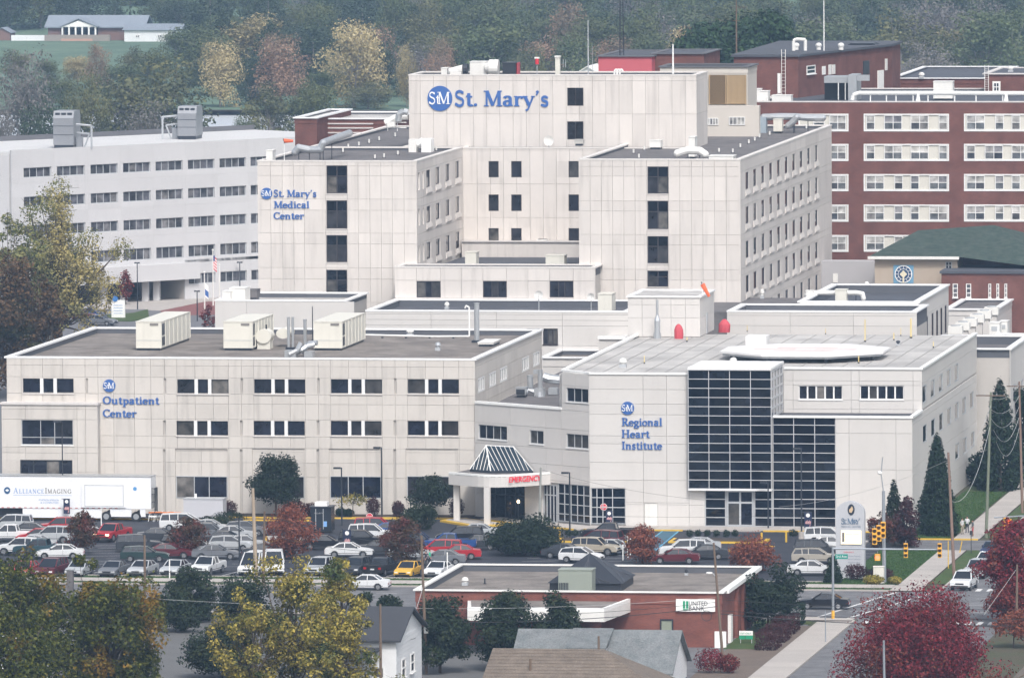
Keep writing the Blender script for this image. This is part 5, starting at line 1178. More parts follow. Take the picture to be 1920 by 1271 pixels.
# ================================================================ SERIF LETTERS (drawn from strokes)
TK,TN = .165,.075
GL = {
 'S': (.60,[('a',.30,.755,.19,.21,20,270),('a',.30,.27,.215,.245,-180+20,90),('l',.49,.80,.49,.97,TN),('l',.085,.03,.085,.22,TN)]),
 'M': (1.06,[('l',.17,.0,.17,.98,TN+.02),('l',.19,1,.53,.04,TK),('l',.53,.04,.87,1,TN+.01),('l',.89,0,.89,1,TK),('s',.15,.0,.14),('s',.14,.94,.13),('s',.90,0,.17),('s',.93,.94,.12)]),
 'O': (.92,[('a',.46,.5,.37,.45,0,360)]),
 'C': (.80,[('a',.47,.5,.38,.45,45,315),('l',.75,.72,.75,.95,TN)]),
 'R': (.84,[('l',.22,0,.22,1,TK),('l',.22,.955,.42,.955,TN),('a',.40,.73,.22,.225,-90,90),('l',.22,.50,.42,.50,TN),('l',.40,.5,.74,.02,TK),('s',.22,0,.17),('s',.20,.94,.16),('s',.76,0,.12)]),
 'H': (.96,[('l',.20,0,.20,1,TK),('l',.76,0,.76,1,TK),('l',.2,.52,.76,.52,TN),('s',.2,0,.17),('s',.2,.94,.17),('s',.76,0,.17),('s',.76,.94,.17)]),
 'I': (.46,[('l',.23,0,.23,1,TK),('s',.23,0,.18),('s',.23,.94,.18)]),
 'A': (.90,[('l',.12,0,.45,1,TN),('l',.45,1,.76,0,TK),('l',.24,.33,.64,.33,TN),('s',.12,0,.13),('s',.78,0,.14)]),
 'L': (.72,[('l',.2,0,.2,1,TK),('l',.2,.04,.64,.04,TN),('l',.64,0,.64,.24,TN),('s',.2,.94,.16),('s',.18,0,.12)]),
 'N': (.95,[('l',.18,0,.18,.98,TN),('l',.2,1,.74,.03,TK),('l',.76,0,.76,1,TN),('s',.18,0,.14),('s',.12,.94,.11),('s',.76,.94,.14)]),
 'E': (.76,[('l',.2,0,.2,1,TK),('l',.2,.04,.64,.04,TN),('l',.2,.96,.62,.96,TN),('l',.2,.52,.52,.52,TN),('l',.62,.8,.62,1,TN),('l',.65,0,.65,.22,TN)]),
 'G': (.88,[('a',.47,.5,.38,.45,45,340),('l',.76,.74,.76,.95,TN),('l',.76,.08,.76,.42,TK*.8),('s',.76,.40,.13)]),
 'D': (.9,[('l',.2,0,.2,1,TK),('a',.38,.5,.40,.46,-90,90),('l',.2,.04,.38,.04,TN),('l',.2,.96,.38,.96,TN)]),
 'Y': (.86,[('l',.12,1,.43,.48,TK),('l',.43,.48,.72,1,TN),('l',.43,0,.43,.5,TK),('s',.43,0,.16),('s',.12,.94,.13),('s',.72,.94,.12)]),
 'T': (.8,[('l',.4,0,.4,1,TK),('l',.06,.96,.74,.96,TN),('l',.06,.78,.06,1,TN),('l',.74,.78,.74,1,TN),('s',.4,0,.17)]),
 't': (.46,[('l',.22,.12,.22,.84,TK*.95),('l',.05,.62,.42,.62,TN+.01),('a',.34,.17,.12,.135,180,320),('l',.10,.62,.22,.82,TN)]),
 'a': (.62,[('a',.27,.47,.17,.17,0,160),('l',.44,.08,.44,.48,TK*.95),('a',.26,.19,.16,.155,60,330),('l',.30,.36,.44,.38,TN),('l',.44,.05,.58,.05,TN)]),
 'r': (.52,[('l',.17,0,.17,.64,TK),('a',.37,.42,.19,.19,35,150),('s',.17,0,.15),('s',.11,.60,.09),('d',.46,.54,.075)]),
 'y': (.66,[('l',.10,.64,.35,.06,TK),('l',.58,.64,.26,-.24,TN+.01),('s',.12,.60,.14),('s',.57,.60,.11),('d',.2,-.24,.07)]),
 "'": (.30,[('d',.15,.93,.09),('l',.2,.93,.08,.72,TN)]),
 's': (.50,[('a',.25,.48,.14,.135,30,270),('a',.25,.18,.16,.15,-155,90),('l',.40,.50,.40,.62,TN),('l',.08,.02,.08,.16,TN)]),
 '.': (.28,[('d',.13,.09,.10)]),
 'e': (.60,[('a',.30,.32,.23,.29,5,320),('l',.1,.36,.52,.36,TN)]),
 'd': (.70,[('l',.50,0,.50,1,TK),('a',.29,.31,.21,.28,40,320),('s',.44,.94,.11),('s',.56,0,.08)]),
 'i': (.36,[('l',.18,0,.18,.64,TK),('s',.18,0,.15),('s',.12,.6,.08),('d',.17,.86,.095)]),
 'c': (.56,[('a',.31,.32,.23,.29,50,310),('d',.45,.50,.07)]),
 'l': (.36,[('l',.18,0,.18,1,TK),('s',.18,0,.15),('s',.12,.94,.08)]),
 'n': (.74,[('l',.17,0,.17,.64,TK),('l',.55,0,.55,.40,TK),('a',.37,.40,.19,.20,0,150),('s',.17,0,.13),('s',.11,.6,.08),('s',.55,0,.13)]),
 'u': (.74,[('l',.17,.22,.17,.64,TK),('l',.55,0,.55,.64,TK),('a',.36,.23,.19,.19,180,330),('s',.11,.6,.08),('s',.49,.6,.08),('s',.62,0,.08)]),
 'p': (.70,[('l',.19,-.32,.19,.64,TK),('a',.39,.32,.21,.28,-140,140),('s',.19,-.34,.16),('s',.12,.6,.08)]),
 'o': (.62,[('a',.31,.32,.23,.28,0,360)]),
 'g': (.60,[('a',.28,.42,.19,.18,0,360),('a',.29,-.10,.23,.15,0,360),('l',.2,.24,.25,.06,TN+.02),('l',.42,.56,.56,.60,TN)]),
 ' ': (.30,[]),'1': (.4,[('l',.2,0,.2,1,TK)])}
def glyph(ch,h,depth=.08,bold=1.0):
 key = ('gl',ch,round(h,2),depth,bold)
 if key in _bx: return _bx[key]
 mb = MB(); e = 0
 def bar(p,q,w0,w1=None):
  nonlocal e
  w1 = w0 if w1 is None else w1; d = mathutils.Vector((q[0]-p[0],q[1]-p[1]))
  if d.length < 1e-6: return
  d.normalize(); n = (-d.y,d.x); e += .0007
  mb.yprism([((p[0]+n[0]*w0/2)*h,(p[1]+n[1]*w0/2)*h),((p[0]-n[0]*w0/2)*h,(p[1]-n[1]*w0/2)*h),((q[0]-n[0]*w1/2)*h,(q[1]-n[1]*w1/2)*h),((q[0]+n[0]*w1/2)*h,(q[1]+n[1]*w1/2)*h)],-depth-e,-e*.1)
 for s in GL[ch][1]:
  if s[0] == 'l': bar((s[1],s[2]),(s[3],s[4]),s[5]*bold)
  elif s[0] == 's':
   y = s[2]; bar((s[1]-s[3],y+.03),(s[1]+s[3],y+.03),.06*bold)
  elif s[0] == 'd':
   e += .0007; mb.yprism([((s[1]+s[3]*cos(i*pi/5))*h,(s[2]+s[3]*sin(i*pi/5))*h) for i in range(10)],-depth-e,-e*.1)
  else:
   _,cx,cy,rx,ry,a0,a1 = s; n = max(5,int(abs(a1-a0)/18)); pr = None
   for i in range(n+1):
    a = radians(a0+(a1-a0)*i/n); p = (cx+rx*cos(a),cy+ry*sin(a)); tv = abs(cos(a)) if not (ch in 'Ss') else abs(sin(a))*.75+.1
    w = (TN+(TK-TN)*min(1,tv*1.05))*bold
    if pr: 
     d = mathutils.Vector((p[0]-pr[0][0],p[1]-pr[0][1])); d = d.normalized()*.012
     bar((pr[0][0]-d.x,pr[0][1]-d.y),(p[0]+d.x,p[1]+d.y),pr[1],w)
    pr = (p,w)
 _bx[key] = mb.mesh('letter',BLUE); return _bx[key]
def textline(root,s,X,Y,Z,h,m=None,sp=1.0,ang=0,bold=1.0,depth=.08,part='letter'):
 """letters standing proud of the plane y=Y, starting at X on base line Z"""
 x = 0
 for ch in s:
  if GL[ch][1]:
   o = link(part,glyph(ch,h,depth,bold),root,(X+x*cos(ang),Y+x*sin(ang),Z),ang)
   o.scale[0] = sp*.97
   if m: o.material_slots[0].link = 'OBJECT'; o.material_slots[0].material = m
  x += GL[ch][0]*h*sp
 return x
def tw_(s,sp=1.0): return sum(GL[c][0] for c in s)*sp
def fontline(root,s,X,Y,Z,w,m,ang=0,depth=.02,name='lettering',shear=0,hscale=1.0,size=None):
 """plain sans lettering made flat and fitted to width w"""
 c = bpy.data.curves.new('text','FONT'); c.body = s; c.size = 1; c.extrude = 0; c.shear = shear; c.resolution_u = 2
 o = bpy.data.objects.new('text',c); COL.objects.link(o)
 me = bpy.data.meshes.new_from_object(o.evaluated_get(bpy.context.evaluated_depsgraph_get()),depsgraph=bpy.context.evaluated_depsgraph_get()); bpy.data.objects.remove(o)
 n = len(me.vertices); co = np.empty(n*3,np.float32); me.vertices.foreach_get('co',co); co = co.reshape(-1,3)
 x0,x1 = co[:,0].min(),co[:,0].max(); k = w/(x1-x0); kz = k*hscale if size is None else size
 new = np.stack([(co[:,0]-x0)*k,np.full(n,-depth),co[:,1]*kz],1).astype(np.float32); me.vertices.foreach_set('co',new.ravel())
 me.materials.clear(); me.materials.append(m); me.name = name; me.update()
 return link(name,me,root,(X,Y,Z),ang)
def emblem(root,cx,Y,cz,r,ang=0,m=None):
 n = 40; mb = MB(); mb.yprism([(r*cos(2*pi*i/n),r*sin(2*pi*i/n)) for i in range(n)],-.10,0)
 d = link('emblem_disc',mb.mesh('emblem_disc',m or BLUE),root,(cx,Y,cz),ang)
 h = r*.86
 for ch,x,z,k in (('S',-.98*r,-.45*r,1.12),('t',-.42*r,-.46*r,.95),('M',-.27*r,-.45*r,1.12)):
  me = glyph(ch,h*k,.05,.72); o = bpy.data.objects.new('letter',me); COL.objects.link(o); o.parent = d
  o.location = (x+r*.07,-.10,z); o.material_slots[0].link = 'OBJECT'; o.material_slots[0].material = WHITE
 return d
# ================================================================ SIGNS ON THE BUILDINGS
def sign(label,Y,em,lines,hpx,ang=0,name='wall_sign',Z0=None):
 X,Z = W(em[0],em[1],Y); k = Y/F
 r = thing(name,label,'sign',(X,Y,Z)); emblem(r,X,Y,Z,em[2]*k)
 for s,x0,x1,yb in lines:
  a,za_ = W(x0,yb,Y); b,zb_ = W(x1,yb,Y); h = hpx*k; sp = (b-a)/(tw_(s)*h)
  textline(r,s,a,Y,za_,h,sp=sp,bold=1.15)
 return r
sign('largest blue lettering with round emblem, high on the tower top',YT-.01,(825,185,24),[("St. Mary's",852,1030,199.6)],29.5)
sign('blue three line Medical Center lettering at the top left of the west wing',YW-.01,(500,363,11),[("St. Mary's",513,594,369.3),('Medical',513.5,580.5,390.3),('Center',513,570,411)],13.2)
sign('blue Outpatient Center lettering beside the small upper windows of the clinic',YO-.01,(205,723,12.2),[('Outpatient',193,299,757.3),('Center',193,256,781.7)],15)
sign('blue Regional Heart Institute lettering left of the glass bay',YH-.01,(1177,765,12.5),[('Regional',1165.5,1242,798),('Heart',1165.5,1218.5,820.3),('Institute',1165.5,1242,842.2)],15.3)
# ================================================================ EMERGENCY CANOPY
zc0,zc1 = 3.95,5.25
cn = thing('emergency_canopy','white drive-through canopy with glass pyramid and red EMERGENCY lettering','canopy',(-147,918,0))
cA,cB,cC_ = G(841,884.5,zc1),G(918,890,zc1),G(1045,884,zc1)
d = mathutils.Vector(cC_)-mathutils.Vector(G(940,891,zc1)); d.normalize()
cF = [G(841,884.5,zc1),G(880,887.5,zc1)]
pA = mathutils.Vector(G(841,884.5,zc1)); pC = mathutils.Vector(G(1045,884,zc1)); 
corner = mathutils.Vector(G(926,891.5,zc1))
arc = []
v1 = (pA-corner).normalized(); v2 = (pC-corner).normalized()
for i in range(9):
 t_ = i/8; a = corner+v1*3.2; b = corner+v2*3.2; arc.append(tuple((1-t_)**2*a+2*t_*(1-t_)*corner+t_**2*b))
poly = [tuple(pA)]+arc+[tuple(pC),(P1[0]+UA[0]*-2,P1[1]-UA[1]*2+.3) if False else (pC[0]-1.0,pC[1]+2.2),(-147.2,927),(-150.4,927.2)]
MB().prism(poly,zc0,zc1-.25).build('fascia',METALP,cn.r if False else cn); MB().prism([(x,y) for x,y in poly],zc1-.25,zc1-.2).build('roof',TARG,cn)
edge = [tuple(pA)]+arc+[tuple(pC)]
mb = MB()
for a,b in zip(edge,edge[1:]):
 dd = mathutils.Vector((b[0]-a[0],b[1]-a[1])).normalized(); n = (-dd.y*.3,dd.x*.3); mb.prism([a,b,(b[0]+n[0],b[1]+n[1]),(a[0]+n[0],a[1]+n[1])],zc1-.25,zc1)
mb.build('rim',WHITE,cn)
for (px,py,w) in ((857,979,.62),(914,986,.62),(869,966,.62),(897,965,.62),(987,968,.62)):
 X,Y = G(px,py); MB().box(X-w/2,X+w/2,Y-w/2,Y+w/2,.15,zc0-.002).build('column',METALP,cn)
# dark recessed doors under it
# glass pyramid
bz = zc1+.05; sa,sb,sc_ = onslant(926,838)[0],onslant(968,836)[0],onslant(1004,870)[0]
wp = lambda s_,o_,z_: (P0[0]+UA[0]*s_+NA[0]*o_,P0[1]+UA[1]*s_+NA[1]*o_,z_)
zt_ = bz+2.3; q0 = (*G(881,879.5,bz),bz); q1 = (*G(920,882.5,bz),bz); q2 = wp(sc_,.35,bz); q3 = wp(onslant(900,870)[0],.3,bz); r0_ = wp(sa,1.1,zt_); r1_ = wp(sb,.4,zt_)
MB().prism([q0[:2],q1[:2],q2[:2],q3[:2]],zc1-.2,bz-.01).build('skylight_kerb',DARKM,cn)
def lerp(a,b,t): return tuple(a[i]+(b[i]-a[i])*t for i in range(3))
fb = []
for i in range(11):
 t_ = i/10; a = lerp(q1,q2,t_); b = lerp(q1,r0_,t_/.2) if t_ < .2 else lerp(r1_,q2,(t_-.8)/.2) if t_ > .8 else lerp(r0_,r1_,(t_-.2)/.6); fb.append((a,b))
lbp = [(lerp(q0,q1,i/6),lerp(q0,r0_,i/3) if i <= 3 else lerp(r0_,q1,(i-3)/3)) for i in range(7)]
GLP = mat('skylight_glass',(.02,.035,.05),.12,.2,2,spec=.6); g = MB()
for fs_ in (fb,lbp):
 for (a,b),(c,d) in zip(fs_,fs_[1:]): g.add([a,c,d,b],[(0,1,2),(0,2,3)])
g.add([q0,q3,r0_,r1_,q2],[(0,2,1),(1,2,3),(1,3,4)]); g.build('skylight_glass',GLP,cn)
for fs_ in (fb[1:-1],lbp[1:-1]):
 for a,b in fs_: MB().tube((a[0]-.02,a[1]-.05,a[2]+.03),(b[0]-.02,b[1]-.05,b[2]+.03),.03,n=4).build('glazing_bar',WHITE,cn)
for a,b,r_ in ((q1,r0_,.075),(r0_,r1_,.06),(q0,r0_,.04),(r1_,q2,.04)): MB().tube(a,b,r_,n=5).build('hip_bar',WHITE,cn)
e0 = mathutils.Vector(G(953,907,(zc0+zc1)/2)); e1 = corner+v2*3.2; el_ = math.atan2(v2.y,v2.x); nn = mathutils.Vector((v2.y,-v2.x))
# letters on the right-hand face
def onface(px,py): return online(px,py,tuple(corner),tuple(v2))
s0,zz0 = onface(954,906.5); s1,zz1 = onface(1018,903)
p0 = corner+v2*s0+nn*.03
o = fontline(cn,'EMERGENCY',p0.x,p0.y,zz0+.12,(s1-s0)*.93,mat('lit_red_letters',(.7,.02,.05),.5,emit=(1,.03,.06),estr=.12),ang=el_,depth=.05,name='emergency_lettering',shear=.12,size=.82)
so_ = bpy.data.objects.new; 
md = o.modifiers.new('s','SOLIDIFY'); md.thickness = .08; md.offset = 0; 
# porch behind the canopy
X,Y = G(972,976); 
lp = thing('porch_lamp','small lit globe lamp glowing under the emergency canopy','lamp',(X,Y,2.4)); zl_ = W(972,940,Y)[1]
MB().ball((X,Y,zl_),.15,.15,.2,10,6).build('globe',mat('lamp_globe',(.9,.8,.6),.5,emit=(1,.75,.45),estr=4),lp)
MB().tube((X,Y,.1),(X,Y,zl_-.3),.05,n=6).build('post',DARKM,lp)
# ================================================================ SEMI TRAILER
YTk = 917.2
k0 = PX(YTk,-40,930); k1_ = PX(YTk,283,930); tz1 = PZ(YTk,893.5,140); tz0 = PZ(YTk,953,140)
tr = thing('semi_trailer','long white imaging semi trailer with blue lettering beside the clinic','trailer',(k0,YTk,0))
m = MB(); m.box(k0,k1_,YTk,YTk+2.7,tz0,tz1); m.build('body',mat('trailer_white',(.80,.81,.83),.35,.03,.5,spec=.5),tr)
MB().box(k0-.03,k1_+.03,YTk-.04,YTk+2.74,tz1,tz1+.07).build('roof_rail',GALV,tr)
a,b = PX(YTk,153,920),PX(YTk,236,920); MB().box(a,b,YTk-.12,YTk,PZ(YTk,951,195),PZ(YTk,907,195)).build('slide_out_room',MATS['trailer_white'],tr)
a2,b2 = PX(YTk,159,920),PX(YTk,232,920)
f = MB(); z0,z1 = PZ(YTk,949,195),PZ(YTk,909,195)
for q_ in ((a2,b2,z1-.05,z1),(a2,b2,z0,z0+.05),(a2,a2+.05,z0,z1),(b2-.05,b2,z0,z1)): f.box(q_[0],q_[1],YTk-.14,YTk-.12,q_[2],q_[3])
f.build('slide_out_trim',FRAMEG,tr)
MB().box(PX(YTk,42,920),PX(YTk,190,920),YTk+.05,YTk+.2,.35,tz0-.002).build('skirt',MATS['trailer_white'],tr); MB().box(PX(YTk,206,920),PX(YTk,246,920),YTk+.05,YTk+.2,.5,tz0-.002).build('skirt',MATS['trailer_white'],tr); MB().box(PX(YTk,262,920),PX(YTk,272,920),YTk+.05,YTk+.2,.5,tz0-.002).build('skirt',MATS['trailer_white'],tr)
MB().box(k0,PX(YTk,41,920),YTk+.6,YTk+2.4,.5,tz0-.002).build('underframe',DARKM,tr)
for px in (199,255):
 X = PX(YTk,px,960); w_ = MB().tube((X,YTk+.02,.52),(X,YTk+.32,.52),.52,n=20).build('wheel',mat('tyre_rubber',(.02,.02,.022),.8),tr); MB().tube((X,YTk-.01,.52),(X,YTk+.03,.52),.30,n=14).build('rim',GALV,w_)
 w_ = MB().tube((X,YTk+2.3,.52),(X,YTk+2.6,.52),.52,n=16).build('wheel',MATS['tyre_rubber'],tr)
 MB().box(X-.06,X+.06,YTk+.3,YTk+2.3,.45,.6).build('axle',DARKM,tr)
rs = MB()
for i in range(0,50,2): rs.box(k0+.3*i,k0+.3*i+.28,YTk-.012,YTk-.002,tz0+.02,tz0+.09)
rs.build('reflective_strip',mat('red_reflector',(.5,.12,.1),.5),tr)
m = MB()
for z in (1.2,2.0,2.8,3.4): m.box(k1_+.01,k1_+.35,YTk+.3,YTk+.36,z,z+.06)
m.box(k1_+.3,k1_+.36,YTk+.3,YTk+1.8,.8,3.5); m.box(k1_,k1_+1.3,YTk+.3,YTk+1.7,.8,.9); m.build('rear_ladder',DARKM,tr)
X,Z = W(13.5,919,YTk); e_ = MB(); e_.yprism([(X+.33*cos(i*pi/12),Z+.36*sin(i*pi/12)) for i in range(24)],YTk-.03,YTk-.003); e_.build('round_logo',mat('logo_navy',(.03,.10,.22),.4),tr)
MB().yprism([(X-.2,Z),(X,Z-.13),(X+.22,Z+.02),(X,Z+.15)],YTk-.04,YTk-.031).build('logo_swoosh',WHITE,tr)
LB = mat('pale_blue_print',(.22,.34,.58),.5); LK = mat('grey_print',(.20,.19,.18),.5)
def caps(s,x0,x1,yb,hp,m_):
 a,z = W(x0,yb,YTk); b = PX(YTk,x1,yb); h = hp*YTk/F; tot = sum(GL[c.upper()][0]*(1 if i == 0 else .78) for i,c in enumerate(s)); sp = (b-a)/(tot*h); x = a
 for i,c in enumerate(s):
  hh = h if i == 0 else h*.78; o = link('letter',glyph(c.upper(),hh,.012,1.0),tr,(x,YTk-.002,z)); o.material_slots[0].link = 'OBJECT'; o.material_slots[0].material = m_; x += GL[c.upper()][0]*hh*sp
caps('ALLIANCE',25,84,924.5,10.5,LB); caps('IMAGING',84,134.5,924.5,10.5,LK)
MB().box(PX(YTk,24,928),PX(YTk,134,928),YTk-.01,YTk-.003,PZ(YTk,928.5,80),PZ(YTk,927.9,80)).build('print_line',LB,tr)
X,Z = W(73,938.5,YTk); fontline(tr,'POSITRON EMISSION',X,YTk,Z,2.1,LB,name='print_lettering',size=.26); X,Z = W(76,943.5,YTk); fontline(tr,'& COMPUTED',X,YTk,Z,1.9,LB,name='print_lettering',size=.26)
X,Z = W(253,916,YTk); MB().yprism([(X+.2*cos(i*pi/8),Z+.2*sin(i*pi/8)) for i in range(16)],YTk-.012,YTk-.003).build('small_round_logo',mat('logo_blue',(.10,.30,.58),.4),tr)
# ---- small cargo trailer, barricades
YQ = 917.0; a,b = PX(YQ,344,950),PX(YQ,418,950)
st = thing('cargo_trailer','small light grey box trailer beside the clinic windows','trailer',(a,YQ,0))
MB().box(a,b,YQ,YQ+2,.5,PZ(YQ,936,380)).build('body',mat('trailer_grey',(.52,.52,.55),.4,.06,1),st); MB().box(a-.04,b+.04,YQ-.05,YQ+2.05,PZ(YQ,936,380),PZ(YQ,936,380)+.08).build('roof_rail',FRAMEG,st)
X = PX(YQ,388,970); w_ = MB().tube((X,YQ-.06,.36),(X,YQ+.2,.36),.36,n=16).build('wheel',MATS['tyre_rubber'],st); MB().tube((X,YQ-.09,.36),(X,YQ-.05,.36),.2,n=12).build('rim',GALV,w_); MB().tube((a+.3,YQ+.3,0),(a+.3,YQ+.3,.5),.05,n=6).build('jack',GALV,st)
MB().box(a+1,a+1.2,YQ+.9,YQ+1.1,PZ(YQ,936,380)+.08,PZ(YQ,936,380)+.5).build('roof_vent',WHITE,st)
for i in range(5):
 X = PX(YQ,284+i*11.5,970); o = thing('barricade',('leftmost folding barricade behind the trailer bumper','second folding barricade from the semi trailer','middle one of the five folding barricades','fourth folding barricade from the semi trailer','folding barricade next to the small grey trailer')[i],'barricade',(X,917.6+.25*(i % 2),0),group='folding barricades between the trailers')
 Y = 917.6+.25*(i % 2)
 for s_ in (-.28,.28):
  MB().tube((X+s_-.18,Y,0),(X+s_,Y+.1,1.05),.035,n=4).build('leg',WHITE,o); MB().tube((X+s_+.18,Y+.35,0),(X+s_,Y+.15,1.05),.035,n=4).build('leg',WHITE,o)
 for z,m_ in ((.45,WHITE),(.85,mat('orange_board',(.75,.22,.06),.6))): MB().box(X-.42,X+.42,Y-.03,Y+.0,z,z+.16).build('board',m_,o)
# ================================================================ ROOFTOP PLANT
def boxu(name,label,cat,x0,x1,y0,y1,z0,z1,m_,extra=True):
 o = thing(name,label,cat,(x0,y0,z0)); MB().box(x0,x1,y0,y1,z0+.25,z1).build('casing',m_,o); MB().box(x0+.1,x1-.1,y0+.1,y1-.1,z0,z0+.25).build('curb',DARKM,o)
 if extra: MB().box(x0-.05,x1+.05,y0-.05,y1+.05,z1,z1+.08).build('lid',m_,o)
 return o
ZR = ZO-.5
def groundY(py,z,px): return G(px,py,z)[1]
for i,(xa_,xb_,xe_,ytop,ybot,lab) in enumerate(((255,302,356,604,657,'longest cream air handler, leftmost on the clinic roof'),(419,473,512,604,657,'cream air handler next to the beige tank on the clinic roof'),(588,641,684,604,657,'cream air handler at the right of the ductwork on the clinic roof'))):
 y0 = groundY(ybot,ZR,xa_); x0,x1 = PX(y0,xa_,640),PX(y0,xb_,640); z1 = PZ(y0,ytop,xa_); y1 = S(xe_,600,x1)[0]
 y1 = min(y1,YOB-3)
 o = boxu('air_handler',lab,'air conditioner',x0,x1,y0,y1,ZR,z1,CREAM)
 MB().box(x0-.01,x1+.01,y0-.02,y0-.003,ZR+1.05,ZR+1.1).build('panel_joint',FRAMEG,o)
 MB().box(x1-1.2,x1-.3,y0-.05,y0-.004,z1-.35,z1-.12).build('name_plate',LK,o)
 n = 7
 for j in range(n+1):
  y = y0+(y1-y0)*j/n; MB().box(x1+.003,x1+.06,y-.04 if j else y,y+.04,ZR+.3,z1-.02).build('side_rib',CREAM,o)
 MB().box(x1+.003,x1+.03,y0+.5,y0+(y1-y0)/n-.3,ZR+.5,ZR+1.4).build('louvre',DARKM,o); MB().box(x1+.003,x1+.03,y0+.5,y0+(y1-y0)/n-.3,ZR+1.6,z1-.2).build('louvre',DARKM,o)
# tank, ducts and stacks between them
y0 = groundY(655,ZR,500); x0,x1 = PX(y0,479,640),PX(y0,508,640); zt1_ = PZ(y0,617,495)
o = thing('fan_housing','beige rounded fan housing right of the middle air handler','fan housing',(x0,y0,ZR)); c_ = ((x0+x1)/2,(ZR+zt1_)/2+.3)
MB().yprism([(c_[0]+(x1-x0)/2*cos(i*pi/10),c_[1]+.75*sin(i*pi/10)) for i in range(20)],y0,y0+2.2).build('drum',CREAM,o); MB().box(x0+.15,x1-.15,y0+.2,y0+2,ZR,c_[1]-.3).build('stand',CREAM,o)
MB().yprism([(x1+.75+.75*cos(i*pi/10),c_[1]+.1+.55*sin(i*pi/10)) for i in range(20)],y0+3,y0+6).build('outlet',CREAM,o); MB().tube((x0+1,y0+1,c_[1]+.7),(x0+1,y0+1,c_[1]+1.2),.1,n=6).build('vent',DARKM,o)
for i,(px,t_,b_,r,lab) in enumerate(((541,596,655,.16,'tall thin galvanised stack beside the fan housing'),(549,596,655,.14,'second thin galvanised stack beside the fan housing'),(572,600,655,.18,'galvanised stack just left of the right air handler'),(586,575,640,.05,'thin dark vent pipe with hooked top on the clinic roof'),(894,569,642,.28,'thick steel flue near the right end of the clinic roof'))):
 y0 = groundY(b_,ZR,px); X = PX(y0,px,620); z1 = PZ(y0,t_,px); o = thing('flue_stack',lab,'flue',(X,y0,ZR))
 MB().tube((X,y0,ZR+.2),(X,y0,z1),r,n=12).build('pipe',GALV if i != 3 else DARKM,o); MB().box(X-r*1.8,X+r*1.8,y0-r*1.8,y0+r*1.8,ZR,ZR+.25).build('base',DARKM,o); MB().tube((X,y0,z1),(X,y0,z1+.08),r*1.15,n=12).build('rim',GALV,o)
o = thing('duct_cluster','bent galvanised ducts between fan housing and right air handler','ductwork',(PX(938,555,640),938,ZR)); X = PX(938,540,640)
for j,pts in enumerate(([(0,0,.3),(1.2,.2,.5),(1.9,.6,1.1),(2.6,1,1.2)],[(.3,-1,.3),(1.1,-.8,.7),(1.5,-.6,1.5)],[(1.2,1.5,.3),(2.0,1.4,1.3),(2.9,1.2,1.4)])):
 MB().path([(X+p[0],938+p[1],ZR+p[2]) for p in pts],.27,8).build('duct',GALV,o)
MB().box(X-.2,X+1.0,937,938.4,ZR,ZR+.7).build('fan_box',GALV,o); MB().box(X+1.9,X+2.8,937,938.4,ZR,ZR+.6).build('fan_box',GALV,o)
y0 = groundY(634,ZR,780); o = thing('roof_pipe','long white pipe running over the clinic roof and hooking upward','pipe',(PX(y0,683,634),y0,ZR)); x0,x1 = PX(y0,683,634),PX(y0,880,634)
MB().path([(x0,y0,ZR+.35),(x0+7.5,y0,ZR+.2),(x1,y0,ZR+.25),(x1,y0,PZ(y0,576,880)),(x1-.35,y0,PZ(y0,573,880)),(x1-.45,y0,PZ(y0,578,880))],.09,6).build('pipe',WHITE,o)
for i in range(5): X = x0+2+i*2.6; MB().box(X-.1,X+.1,y0-.15,y0+.15,ZR,ZR+.14).build('support',DARKM,o)
def hood(px,pt,pb,wpx,z,label,m_=OFFW,name='roof_vent'):
 y0 = groundY(pb,z,px); X = PX(y0,px,pb); k = y0/F; h = (pb-pt)*k; r = wpx*k/2; o = thing(name,label,'vent',(X,y0,z))
 MB().box(X-r*.8,X+r*.8,y0-r*.8,y0+r*.8,z,z+h*.35).build('curb',FRAMEG,o); MB().tube((X,y0,z+h*.35),(X,y0,z+h*.6),r*.6,n=10).build('throat',m_,o); MB().tube((X,y0,z+h*.6),(X,y0,z+h*.92),r,r*.75,n=12).build('cap',m_,o); MB().tube((X,y0,z+h*.92),(X,y0,z+h),r*.7,r*.35,n=12).build('crown_plate',m_,o); return o
hood(769,616,630,15,ZR,'white mushroom vent behind the long white roof pipe'); hood(821,641,657,12,ZR,'small grey vent in front of the long white roof pipe',GALV)
y0 = groundY(650,ZR,910); o = boxu('roof_hatch','low pale roof hatch near the right edge of the clinic roof','hatch',PX(y0,896,650),PX(y0,925,650),y0,y0+5,ZR,ZR+.42,OFFW)
hood(595,567,581,10,zpd-.85,'small vent on the dark podium roof',GALV) if False else None
zpr = zpd-.78
hood(838,566,580,10,zpr,'small white vent at the left of the podium roof'); 
